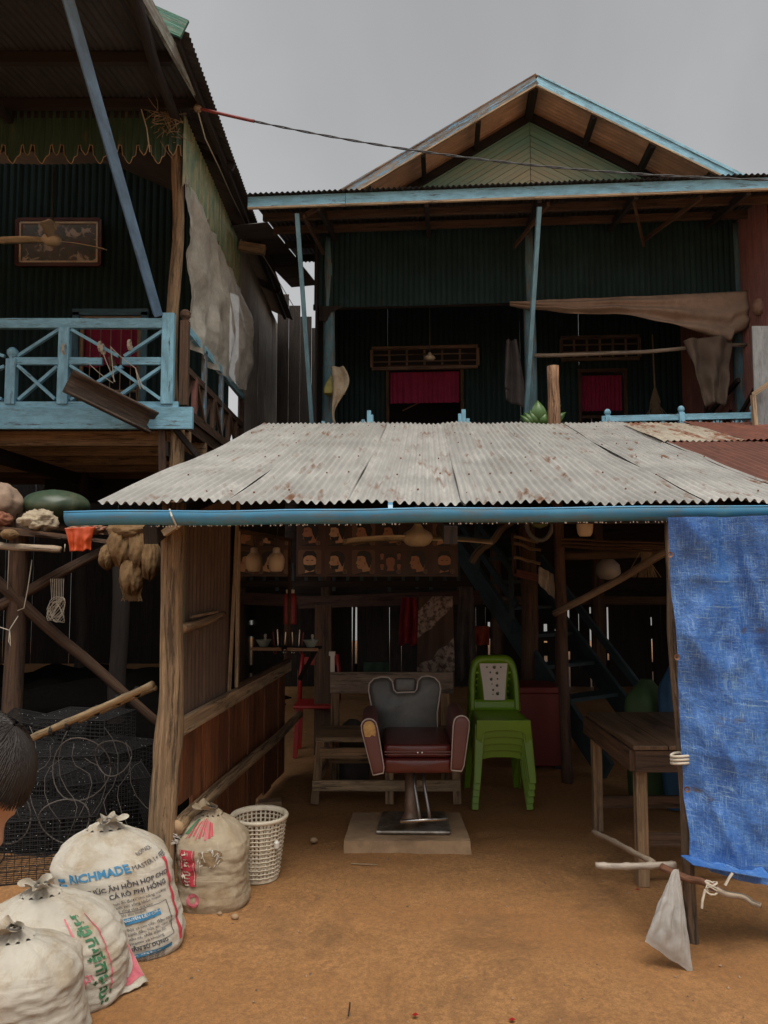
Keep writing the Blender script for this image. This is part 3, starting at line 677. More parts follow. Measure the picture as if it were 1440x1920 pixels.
def birds_nest_and_wires():
    c = at(318, 215, LY - .05); r = random.Random(5); mb = MB()
    for i in range(120):
        a = V(r.gauss(0, .06), r.gauss(0, .05), r.gauss(0, .12)); b = a + V(r.gauss(0, .07), r.gauss(0, .05), r.gauss(0, .08))
        mb.tube([c + a, c + (a + b) / 2 + V(r.gauss(0, .02), 0, 0), c + b], .0035, 4, cap=False)
    tag(mb.build('straw_tuft', PURPLE), 'tangled tuft of dry straw tied at the head of the green balcony post', 'straw')
    T = thing('power_cable', at(371, 203, 7.4), 'twisted black overhead cable with a red sleeve crossing before the gable', 'cable')
    a, b = at(371, 203, 7.4), at(1480, 338, 6.3)
    pts = rope((a, b), 0, sag=.16, seg=90); pts2 = [p + V(0, .008 * sin(i * .8), .006 * cos(i * .8)) for i, p in enumerate(pts)]; pts3 = [p - V(0, .008 * sin(i * .8), .006 * cos(i * .8)) for i, p in enumerate(pts)]
    MB().tube(pts2, .0055, 6).build('strand', CABLE, T, smooth=True); MB().tube(pts3, .0055, 6).build('strand', CABLE, T, smooth=True)
    k = 11; MB().tube(pts[:k], .016, 8).build('red_sleeve', CABLE_RED, T, smooth=True)
    MB().lathe([(0, -.03), (.03, -.03), (.045, 0), (.03, .03), (0, .03)], a, 12).build('insulator', WOOD_PALE, T)
    MB().tube(rope((at(338, 180, 7.6), a), 0, sag=.05), .006, 5).build('tie_wire', ROPE_DK, T)
    mb = MB(); pts = [at(370, 205, 7.4), at(385, 260, 7.9), at(410, 312, 8.6), at(432, 362, 9.4), at(470, 440, 10.4), at(560, 590, 14.0)]
    mb.tube(pts, .007, 5); tag(mb.build('loose_wire', ROPE), 'thin pale wire drooping along the eave of the green house', 'wire')
    mb = MB(); mb.tube([at(265, 160, 7.55), at(262, 195, 7.5), at(275, 240, 7.5), at(281, 285, 7.5)], .006, 5); tag(mb.build('hanging_wire', ROPE), 'loose kinked wire dangling before the scalloped valance', 'wire')
birds_nest_and_wires()
# ================================================================== right stilt house, turned a little towards the street
RA = radians(4.4); RO = at(465, 380, 8.8); E1 = V(cos(RA), -sin(RA), 0); E2 = V(sin(RA), cos(RA), 0)
def rh(a, b, z): return V(RO.x, RO.y, 0) + E1 * a + E2 * b + V(0, 0, z)
def rhp(px, py, b):
    """pixel -> point on the house's plane that lies b metres behind its gutter"""
    p1 = at(px, py, 1.0) - V(0, 0, EYE); o = V(RO.x, RO.y, 0)
    k = (b + o.dot(E2)) / p1.dot(E2); p = p1 * k
    q = p - o; return q.dot(E1), p.z + EYE
def RP(px, py, b): a, z = rhp(px, py, b); return rh(a, b, z)
RH = thing('gabled_house', (1.6, 11, 0), 'tall house with green boarded gable, blue barge boards and a deep dark veranda', 'house')
RFZ = 2.62
VENT = wood('grey_brown_vent_wood', (.26, .185, .13), (.14, .095, .065), .75)
def right_house():
    P = RH; UPV = V(0, 0, 1)
    g0 = RO.z
    # --- eave board along the veranda roof, in two lengths
    aj = rhp(648, 378, 0)[0]
    for a0, a1 in ((0, aj - .004), (aj, 7.4)):
        MB().bar(rh(a0, 0, g0), rh(a1, 0, g0), .03, .13).build('eave_board', BLUE, P, bevel=.003)
        MB().bar(rh(a0, -.004, g0 - .072), rh(a1, -.004, g0 - .072), .034, .022).build('eave_trim', WOOD_PALE, P)
    # --- veranda roof
    sl = .17
    for k in range(10):
        a0 = -.02 + k * .75; a1 = a0 + .765
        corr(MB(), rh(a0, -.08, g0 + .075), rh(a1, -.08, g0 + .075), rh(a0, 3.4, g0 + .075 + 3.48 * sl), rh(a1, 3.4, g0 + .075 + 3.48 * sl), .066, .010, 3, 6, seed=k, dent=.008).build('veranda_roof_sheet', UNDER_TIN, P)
    for k in range(5): corr(MB(), rh(-.47, .9 + k * .8, g0 + .0 + (.9 + k * .8) * sl), rh(-.47, 1.72 + k * .8, g0 + .0 + (1.72 + k * .8) * sl), rh(.02, .9 + k * .8, g0 + .03 + (.9 + k * .8) * sl), rh(.02, 1.72 + k * .8, g0 + .03 + (1.72 + k * .8) * sl), .066, .009, 2, 6, seed=k).build('alley_roof_sheet', UNDER_TIN, P)
    for b in (.55, 1.15, 1.9, 2.7):
        MB().bar(rh(.05, b, g0 + b * sl - .02), rh(7.3, b, g0 + b * sl - .02), .05, .09).build('purlin', WOOD_MID if b < 1.5 else WOOD_DARK, P)
    for px in (600, 800, 1010, 1190, 1400):
        a = rhp(px, 390, .1)[0]; MB().bar(rh(a, .02, g0 - .07), rh(a, 3.3, g0 - .07 + 3.3 * sl), .05, .09).build('rafter', WOOD_DARK, P)
    # --- props, columns, braces
    for (x0, y0, x1, y1) in ((557, 400, 586, 812), (1011, 388, 984, 812)):
        MB().bar(RP(x0, y0, .06), RP(x1, y1, 1.15), .075, .05, (1, 0, 0)).build('prop', wood('pale_blue_prop', (.2, .17, .14), (.1, .09, .08), .55, wear=(.20, .38, .46), wear_lo=.62, wear_hi=.7, tint=.04), P, bevel=.004)
    for (x0, y0, b0, x1, y1, b1) in ((570, 405, .1, 606, 475, 1.2), (1028, 382, .1, 965, 462, 1.2), (1315, 370, .1, 1205, 452, 1.3), (1187, 372, .1, 1207, 460, 1.3), (605, 385, .2, 575, 402, .2)):
        MB().bar(RP(x0, y0, b0), RP(x1, y1, b1), .03, .05).build('brace', WOOD_MID, P)
    for px, r in ((615, .088), (994, .085), (1391, .105)):
        a, z = rhp(px, 700, 1.5); p, rr = branch(rh(a, 1.5, RFZ), rh(a, 1.5, g0 + .2), r, r * .9, .012, 14, px * .1)
        MB().tube(p, rr, 14, wob=.06, seed=px * .01).build('column', TEAL_COL, P, smooth=True)
    # --- header panel between the columns
    zt = g0 + 1.45 * sl
    k = 0; a = rhp(590, 500, 1.45)[0]; aend = 7.2; zb = rhp(720, 575, 1.45)[1]
    while a < aend:
        a1 = min(a + .8, aend); corr(MB(), rh(a, 1.44, zb), rh(a1, 1.44, zb), rh(a, 1.44, zt), rh(a1, 1.44, zt), .076, .008, 2, 6, seed=k * 2.3, flat=True, dent=.02).build('header_sheet', GREEN_TIN, P); a = a1; k += 1
    a = rhp(600, 500, 1.42)[0]
    MB().prism([(0, 0), (.32, 0), (.30, -.03), (.16, -.08), (.1, -.2), (0, -.2)], rh(a, 1.40, zb + .005), E1, UPV, .02).build('corner_bracket', WOOD_DARK, P)
    MB().bar(rh(a - .1, 1.5, zb + .03), rh(7.2, 1.5, zb + .03), .05, .07).build('header_rail', WOOD_DARK, P)
    # --- back wall with its door, window and vents
    B = 3.4; am0 = rhp(600, 600, B)[0]; am1 = rhp(1278, 700, B)[0]; ztop = g0 + B * sl + .05
    d0, dt = rhp(727, 694, B); d1, _ = rhp(866, 694, B); w0, wt = rhp(1086, 700, B); w1, _ = rhp(1171, 700, B)
    cuts = [am0, d0, d1, w0, w1, am1]
    for i in range(5):
        lo, hi = cuts[i], cuts[i + 1]; n = max(1, round((hi - lo) / .8))
        for j in range(n):
            a0, a1 = lerp(lo, hi, j / n), lerp(lo, hi, (j + 1) / n)
            z0 = dt if i == 1 else (wt if i == 3 else RFZ)
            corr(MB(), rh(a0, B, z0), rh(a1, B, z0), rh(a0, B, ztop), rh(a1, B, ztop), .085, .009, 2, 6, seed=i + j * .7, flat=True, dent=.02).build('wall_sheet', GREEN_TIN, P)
    for nm, x0, x1, zt_, has_bars in (('doorway', d0, d1, dt, False), ('window', w0, w1, wt, True)):
        D = group_node(nm, P, rh((x0 + x1) / 2, B, RFZ)); mb = MB(); b = B - .03
        mb.bar(rh(x0, b, RFZ), rh(x0, b, zt_ + .03), .05, .06, E2).bar(rh(x1, b, RFZ), rh(x1, b, zt_ + .03), .05, .06, E2).bar(rh(x0 - .03, b, zt_ + .03), rh(x1 + .03, b, zt_ + .03), .06, .05)
        mb.build('frame', WOOD_MID, D)
        ch = .50 if not has_bars else .56
        MB().grid(lambda u, v: rh(lerp(x0 + .04, x1 - .04, u), B + .05 + .016 * sin(u * 75 + 2 * sin(u * 11)) * (.5 + .5 * v), zt_ - .03 - v * ch), 90, 3).build('curtain', CURTAIN, D, smooth=True)
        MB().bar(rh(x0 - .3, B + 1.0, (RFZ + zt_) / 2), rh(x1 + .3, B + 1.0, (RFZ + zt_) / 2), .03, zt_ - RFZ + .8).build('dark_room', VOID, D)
        if has_bars:
            MB().bar(rh(x0, b, zt_ - .70), rh(x1, b, zt_ - .70), .04, .04).build('transom', WOOD_MID, D)
            for q in range(1, 4): MB().tube([rh(lerp(x0, x1, q / 4), B, RFZ), rh(lerp(x0, x1, q / 4), B, zt_ - .7)], .008, 6).build('window_bar', STEEL, D)
        else: MB().bar(RP(755, 770, B + .8), RP(788, 754, B + .8), .02, .02).build('broom_stick', WOOD_PALE, D)
    for (x0, y0, x1, y1) in ((697, 654, 896, 688), (1052, 634, 1199, 672)):
        a0, z1 = rhp(x0, y0, B - .05); a1, z0 = rhp(x1, y1, B - .05); Vn = group_node('vent', P, rh((a0 + a1) / 2, B, z0)); b = B - .05; mb = MB()
        mb.bar(rh(a0, b, z0), rh(a1, b, z0), .05, .05).bar(rh(a0, b, z1), rh(a1, b, z1), .05, .05).bar(rh(a0, b, z0 + .025), rh(a0, b, z1 - .025), .05, .05, E2).bar(rh(a1, b, z0 + .025), rh(a1, b, z1 - .025), .05, .05, E2)
        mb.build('vent_frame', VENT, Vn)
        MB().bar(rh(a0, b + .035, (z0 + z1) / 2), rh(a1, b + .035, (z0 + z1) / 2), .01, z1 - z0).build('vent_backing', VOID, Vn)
        for q in (1, 2): MB().bar(rh(a0 + .03, b - .005, lerp(z0, z1, q / 3)), rh(a1 - .03, b - .005, lerp(z0, z1, q / 3)), .02, .02).build('vent_slat', VENT, Vn)
        for q in range(1, 6): MB().bar(rh(lerp(a0, a1, q / 6), b + .012, z0 + .03), rh(lerp(a0, a1, q / 6), b + .012, z1 - .03), .035, .015, E2).build('vent_upright', VENT, Vn)
    # --- end walls: red tin on the right, dark boards on the left
    for k in range(4):
        y0 = rh(0, B, 0).y - k * .8; x = 4.62
        corr(MB(), (x, y0 - .8, RFZ), (x, y0, RFZ), (x, y0 - .8, 6.1), (x, y0, 6.1), .06, .007, 2, 6, seed=k).build('end_wall_sheet', RED_TIN, P)
    for k in range(3): MB().bar(V(4.57, 11.6 - k * .9, 3.0 + .25 * k), V(4.57, 10.9 - k * .9, 3.35 + .28 * k), .03, .05).build('stay', WOOD_DARK, P)
    MB().tube([V(4.5, 10.6, RFZ), V(4.5, 10.6, 4.4)], .03, 8).build('pole', WOOD_DARK, P); MB().bar(V(4.5, 11.9, 3.32), V(4.5, 9.6, 3.95), .04, .06).build('stay', WOOD_DARK, P)
    for k in range(14):
        y = 9.95 + k * .33; MB().box((-.90, y + .16, 4.2), (.02, .322, 3.4)).build('side_plank', WOOD_DARK, P)
    # boards that close the alley between the two houses
    for k in range(6):
        x0 = -2.05 + k * .22; tz = lerp(6.85, 5.75, k / 5); MB().box((x0 + .108, 14.5 + .01 * (k % 2), tz / 2), (.216, .02, tz)).build('alley_board', WOOD_DARK, P)
    # --- veranda floor, its front run forward out of view to block light
    x = .3
    while x < 6.9:
        w = .17 + .04 * rnd.random(); MB().bar(rh(x + w / 2, -.05, RFZ - .02), rh(x + w / 2, 4.6, RFZ - .02), w, .03).build('floor_board', WOOD_DARK, P); x += w + .006
    for b in (.15, .9, 2.0, 3.2, 4.4): MB().bar(rh(.2, b, RFZ - .12), rh(6.9, b, RFZ - .12), .08, .16).build('floor_joist', WOOD_DARK, P)
    # --- railing, only its top edge seen above the tin roof
    R = group_node('veranda_railing', P, rh(4, .8, RFZ)); b = .78
    def rail(x0, y0, x1, y1):
        p, q = RP(x0, y0, b), RP(x1, y1, b); MB().bar(p, q, .04, .075).build('top_rail', BLUE, R, bevel=.003); return p, q
    rail(1128, 786, 1418, 779)
    for px, py in ((1139, 775), (1277, 769), (1412, 767)):
        t = RP(px, py, b - .005); MB().bar(V(t.x, t.y, RFZ), t - V(0, 0, .03), .065, .065, (0, 1, 0)).lathe([(.025, -.03), (.04, 0), (.04, .025), (.02, .05), (0, .052)], t, 10).build('rail_post', BLUE, R)
    for px in (1165, 1207, 1243, 1313, 1345, 1381, 1160, 1338, 1352, 1374, 1390):
        t = RP(px, 788 if px in (1313, 1345, 1381, 1207, 1243, 1165) else 793, b); MB().bar(V(t.x, t.y, RFZ), t, .035, .015, (0, 1, 0)).bar(t, t + V(0, 0, .03), .035, .015, (0, 1, 0), w1=.006).build('picket', BLUE, R)
    for px, py, w in ((606, 790, .04), (681, 787, .04), (692, 770, .05), (697, 778, .04), (862, 776, .04), (869, 768, .05), (877, 785, .04)):
        t = RP(px, py, b); MB().bar(V(t.x, t.y, RFZ), t, w, .04, (0, 1, 0)).build('picket', BLUE, R)
    # --- gable: barge boards, overhanging roof, boarded face
    b0, b1 = .95, 1.68
    aA, zA = rhp(1005, 147, b0); aL, zL = rhp(628, 372, b0); aR, zR = rhp(1402, 345, b0)
    apex = rh(aA, b0, zA); s1 = (zA - zL) / (aA - aL); s2 = (zA - zR) / (aR - aA); sl2 = (s1 + s2) / 2; half = 2.62
    for sgn in (-1, 1):
        e = rh(aA + sgn * half, b0, zA - half * sl2)
        MB().bar(apex + V(0, 0, -.02), e, .035, .15, UPV).build('barge_board', BLUE_OLD if sgn < 0 else BLUE, P, bevel=.003)
        MB().bar(apex + V(0, 0, -.10) - E2 * .004, e + V(0, 0, -.08) - E2 * .004, .04, .02, UPV).build('barge_trim', WOOD_PALE, P)
        n = 7
        for k in range(6):     # roof sheets, ribs running down the slope
            bb0 = b0 - .03 + k * .78; bb1 = bb0 + .79
            p00, p10 = rh(aA, bb0, zA + .045), rh(aA, bb1, zA + .045); p01, p11 = rh(aA + sgn * half, bb0, zA + .045 - half * sl2), rh(aA + sgn * half, bb1, zA + .045 - half * sl2)
            corr(MB(), p00, p10, p01, p11, .07, .010, 3, 6, seed=k).build('roof_sheet', BROWN_TIN, P)
        for k in range(5):
            a = aA + sgn * (.02 + k * .72); z = zA - abs(a - aA) * sl2 - .08
            if k == 0 and sgn > 0: continue
            MB().bar(rh(a, b0 + .02, z), rh(a, b1 + .1, z), .06 if k else .10, .11).build('lookout', WOOD_DARK, P)
        MB().bar(rh(aA, b1 - .03, zA - .09), rh(aA + sgn * half, b1 - .03, zA - .09 - half * sl2), .05, .10, UPV).build('gable_rafter', WOOD_DARK, P)
        nb = 19; zt_ = zA - .10; H = half * sl2     # chevron boards
        for k in range(nb):
            z_a, z_b = zt_ - H * k / nb, zt_ - H * (k + 1) / nb + .006; xa, xb = half * (1 - k / nb), half * (1 - (k + 1) / nb)
            zbase = zt_ - H
            o = b1 + .004 * (k % 2) + .002 * rnd.random()
            if k == nb - 1: pts = [rh(aA + sgn * .004, o, z_a), rh(aA + sgn * .004, o, zbase), rh(aA + sgn * xa, o, zbase)]
            else: pts = [rh(aA + sgn * .004, o, z_a), rh(aA + sgn * .004, o, z_b), rh(aA + sgn * (xb + .006 / sl2), o, zbase), rh(aA + sgn * xa, o, zbase)]
            m = len(pts); back = [p + E2 * .02 for p in pts]
            fs = [tuple(range(m)), tuple(range(2 * m - 1, m - 1, -1))] + [(i, (i + 1) % m, m + (i + 1) % m, m + i) for i in range(m)]
            if sgn < 0: fs = [tuple(reversed(f)) for f in fs]
            d = (pts[-1] - pts[0]).normalized(); uvf = lambda p: ((p - pts[0]).dot(d), (p - pts[0]).cross(d).length)
            allp = pts + back; MB().add(allp, fs, [[uvf(allp[i]) for i in f] for f in fs]).build('gable_board', GABLE_MAT, P)
    # --- understorey: stilts, back fence with gaps
    for px, b in ((615, 1.4), (1120, 1.2), (1180, 2.4), (820, 3.2), (1350, 1.3), (560, 3.4), (930, 1.6)):
        a = rhp(px, 1000, b)[0]; p = rh(a, b, 0); q, r = branch(p - V(0, 0, .05), V(p.x, p.y, RFZ - .05), .08, .07, .02, 8, px * .3); MB().tube(q, r, 9, wob=.08, seed=px).build('stilt', WOOD_MID, P, smooth=True)
    r2 = random.Random(11); x = -1.95; Yf = 10.4
    gaps = {612: .022, 668: .03, 560: .012, 1020: .045, 1040: .04, 1064: .03, 1104: .03, 1136: .025, 1218: .02, 912: .03, 490: .015}
    gx = sorted(((k - 720) / F_PX * Yf, w) for k, w in gaps.items())
    while x < 5.0:
        w = .10 + .09 * r2.random(); nxt = x + w; g = .001
        for c, gw in gx:
            if x < c < nxt + .02: nxt = max(x + .03, c - gw / 2); g = gw; break
        if g > .01:
            for _q in range(3):
                zz = r2.random() * .95; MB().bar((nxt + g / 2, Yf + .03, zz), (nxt + g / 2, Yf + .03, zz + .05 + .16 * r2.random()), g + .03, .015, (0, 1, 0)).build('fence_patch', WOOD_DARK, P)
        lean = (r2.random() - .5) * .05
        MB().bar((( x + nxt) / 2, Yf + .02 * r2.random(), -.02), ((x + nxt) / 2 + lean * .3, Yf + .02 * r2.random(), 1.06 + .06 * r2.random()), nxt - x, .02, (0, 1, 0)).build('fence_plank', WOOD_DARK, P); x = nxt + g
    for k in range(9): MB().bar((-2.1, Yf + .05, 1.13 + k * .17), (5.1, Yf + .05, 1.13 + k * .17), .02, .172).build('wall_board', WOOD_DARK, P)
    MB().bar((-1.2, 9.9, 1.16), (5.0, 9.7, 1.16), .06, .10).build('cross_beam', WOOD_MID, P)
    y = 4.6
    while y < 10.3:
        MB().box((4.95, y + .13, 1.3), (.02, .258, 2.6)).build('added_side_board', WOOD_DARK, P); y += .262  # unseen boards added on this side to keep light out of the interior
    # grey boarded shed at the far right edge
    for k in range(6): MB().box((4.15 + k * .2, 8.3 + .004 * (k % 2), 3.35), (.196, .02, 1.75)).build('shed_board', wood('grey_shed_paint', (.2, .18, .16), (.1, .1, .09), .7, wear=(.22, .23, .23), wear_lo=.6, wear_hi=.7) if k == 0 else bpy.data.materials['grey_shed_paint'], P)
    MB().bar(V(4.02, 8.26, 3.45), V(4.2, 8.2, 3.58), .03, .05).build('shed_stay', WOOD_PALE, P); MB().bar(V(4.06, 8.26, 2.5), V(4.02, 8.26, 3.45), .04, .05, (0, 1, 0)).build('shed_stay', WOOD_PALE, P)
def gable_mat():
    m, t, bs, _ = _nodes('stained_green_gable')
    c0 = _mix(t, _noise(t, _coord(t, 'UV', (1.2, 22, 1)), 1.5, 6, .65, .25, .75), (.12, .255, .195), (.175, .34, .26))
    geo = t.nodes.new('ShaderNodeNewGeometry'); mp = t.nodes.new('ShaderNodeMapping'); mp.vector_type = 'POINT'
    q = RP(985, 345, 1.85); mp.inputs['Location'].default_value = (-q.x / 2.0, 0, -q.z / .75); mp.inputs['Scale'].default_value = (1 / 2.0, 0, 1 / .75)
    t.links.new(geo.outputs['Position'], mp.inputs['Vector']); ln = t.nodes.new('ShaderNodeVectorMath'); ln.operation = 'LENGTH'; t.links.new(mp.outputs[0], ln.inputs[0])
    ad = t.nodes.new('ShaderNodeMath'); ad.operation = 'MULTIPLY_ADD'; ad.inputs[1].default_value = .9; t.links.new(_noise(t, _coord(t, 'UV', (1.3, 9, 1)), 2, 6, .7), ad.inputs[0]); t.links.new(ln.outputs['Value'], ad.inputs[2])
    r = t.nodes.new('ShaderNodeMapRange'); r.inputs[1].default_value = 1.15; r.inputs[2].default_value = .45; t.links.new(ad.outputs[0], r.inputs[0])
    c = _mix(t, r.outputs[0], c0, (.40, .36, .22)); c = _tint(t, c, .08); t.links.new(c, bs.inputs['Base Color']); bs.inputs['Roughness'].default_value = .6; return m
GABLE_MAT = gable_mat()
right_house()
o = MB().add([(-400, 17, .0), (400, 17, .0), (400, 900, .0), (-400, 900, .0)], [(0, 1, 2, 3)], [[(0, 0), (1, 0), (1, 1), (0, 1)]]).build('water', plain('river_water', (.10, .085, .06), .12, .1, .5, .2, bscale=2)); o['kind'] = 'structure'; o['label'] = 'grey river behind the houses'
def veranda_things():
    # hanging lamp, bamboo pole, rolled canvas, cloths, bags, leaves, log
    c = RP(806, 676, 2.7); T = thing('pendant_lamp', c, 'small pale lamp hanging before the long wall vent on the veranda', 'lamp')
    MB().lathe([(0, 0), (.05, .005), (.085, .03), (.08, .055), (.03, .09), (.02, .12)], c, 16).build('lamp_shade', CREAM, T, smooth=True); MB().tube([c + V(0, 0, .12), c + V(0, 0, 1.0)], .008, 6).build('cord', ROPE_DK, T)
    p, r = branch(RP(1001, 666, 1.35), RP(1402, 648, 1.30), .028, .026, .03, 14, 3.3); tag(MB().tube(p, r, 8, wob=.05).build('bamboo_rail', STICK, smooth=True), 'thin bare pole slung across the right veranda bay', 'pole')
    # rolled-up canvas awning: sagging lower edge
    P0, P1 = RP(955, 568, 1.35), RP(1398, 548, 1.25)
    def fn(u, v):
        p = P0.lerp(P1, u); low = lerp(.05, .72, max(0, (u - .1)) ** 1.5 / .85) if u < .93 else lerp(.56, .48, (u - .93) / .07)
        low += .08 * sin(pi * min(1, u * 2.2)) * (1 if u < .45 else 0)
        q = v; d = low * q
        return p - V(0, 0, d + .01 * nz(u * 9, v * 4)) - E2 * (.04 + .04 * sin(pi * v) + .03 * sin(v * 16 + u * 7) * (.3 + v) + .05 * nz(u * 8, v * 6, 1) * v)
    tag(MB().grid(fn, 70, 22, su=3, sv=.6).build('canvas_awning', BROWNCLOTH, smooth=True, solid=.006), 'sagging brown canvas awning drawn across the right veranda bay', 'awning')
    Q0, Q1 = RP(1290, 640, 1.2), RP(1385, 640, 1.2)
    def fn2(u, v): 
        w = lerp(1, .35, v); s = lerp(-.1, .0, v)
        return Q0.lerp(Q1, .5 + (u - .5) * w + s) - V(0, 0, v * .85 - .06 * sin(u * 3)) - E2 * (.05 * sin(u * 11 + v * 4) + .06 * nz(u * 5, v * 4))
    tag(MB().grid(fn2, 30, 24, su=.7, sv=.9).build('hanging_canvas', plain('dim_brown_canvas', (.11, .075, .052), .9, .3, 4, 1.0, bscale=16), smooth=True, solid=.006), 'bunched brown canvas hanging below the awning by the red tin wall', 'canvas')
    # cap / basket hung on the right column
    c = RP(1424, 576, .9); tag(MB().lathe([(0, -.10), (.05, -.09), (.08, -.05), (.085, .01), (.07, .06), (.05, .08), (.055, .095), (.0, .08)], c, 16).tube([c + V(.05, 0, .08), c + V(.06, 0, .16), c + V(.02, 0, .2)], .012, 6).build('round_creel', plain('brown_wicker', (.22, .12, .08), .8, .3, 30, .8), smooth=True), 'round brown wicker creel hung beside the flaking teal column', 'basket')
    # dark jacket by the middle column
    J0 = RP(958, 640, 1.4)
    def fj(u, v): return J0 + E1 * ((u - .5) * lerp(.13, .26, min(1, v * 1.5)) + .05 * v) - V(0, 0, v * .86 + .12 * (u - .5) * (1 if v > .8 else 0)) - E2 * (.05 * sin(u * 9 + v * 2) + .05)
    tag(MB().grid(fj, 18, 22, su=.3, sv=.8).build('hanging_jacket', DARKCLOTH, smooth=True, solid=.01), 'dark jacket hanging beside the middle veranda column', 'jacket')
    # bag of yellow stuff and an old cloth on the left column
    c = RP(627, 715, 1.25)
    def fb(u, v):
        a = u * 2 * pi; r = (.02 + .115 * sin(pi * min(1, v * .62)) ** 1.2) * (1 + .12 * sin(a * 5 + v * 3)); 
        return c + V(r * cos(a), r * .6 * sin(a), .14 - v * .34 + (.05 if v > .98 else 0))
    tag(MB().grid(fb, 30, 16, wrap=True).build('carrier_bag', FILM_YEL, smooth=True), 'knotted yellowish carrier bag hanging on the left teal column', 'bag')
    c2 = RP(634, 690, 1.2)
    def fc(u, v): return c2 + E1 * ((u - .5) * (.12 + .10 * sin(v * 5 + .5)) + .05 * sin(v * 6)) - V(0, 0, v * .80) - E2 * (.07 + .03 * sin(u * 8))
    tag(MB().grid(fc, 12, 24, su=.3, sv=.8).build('old_sack_cloth', SACK_T, smooth=True, solid=.008), 'crumpled printed sack cloth hanging below the yellowish bag on the column', 'cloth')
    # log standing up through the tin roof, broad leaves
    p, r = branch(at(1037, 800, 8.9) - V(0, 0, .9), at(1037, 686, 8.9), .075, .07, .01, 8, 8.8)
    tag(MB().tube(p, r, 12, wob=.14, seed=5).build('log_post', wood('split_log', (.42, .24, .13), (.20, .10, .055), .85, (1.5, 24, 1), bump=1.0), smooth=True), 'stout weathered log end standing up behind the tin roof ridge', 'post')
    T = thing('leafy_plant', RP(1005, 800, .5), 'potted plant with broad green leaves behind the tin roof ridge', 'plant'); r3 = random.Random(2)
    base = RP(1010, 815, .5)
    for px, py, w in ((1008, 750, .10), (992, 768, .06), (975, 778, .05), (1062, 772, .06), (1024, 770, .06), (1053, 758, .035), (982, 772, .05)):
        tip = RP(px, py, .4); d = tip - base; sd = d.cross(E2).normalized()
        MB().grid(lambda u, v: base + d * v + sd * ((u - .5) * 2 * w * sin(pi * min(1, .12 + .88 * v)) ** .8) - E2 * (.10 * sin(pi * v) - .05 * abs(u - .5)), 4, 10).build('leaf', LEAF, T, smooth=True)
    for (px, py, b, lab) in ((1228, 735, 2.9, 'grass broom leaning on the veranda wall by the red tin'),):
        c = RP(px, py, b); mb = MB(); rr = random.Random(4)
        for i in range(70): mb.tube([c + V(0, 0, .1), c + V(rr.gauss(0, .03), rr.gauss(0, .03), -.15), c + V(rr.gauss(0, .09), rr.gauss(0, .05), -.42)], .004, 4, cap=False)
        mb.tube([c + V(0, 0, .05), c + V(.02, .1, .9)], .012, 6); tag(mb.build('grass_broom', PURPLE), lab, 'broom')
veranda_things()
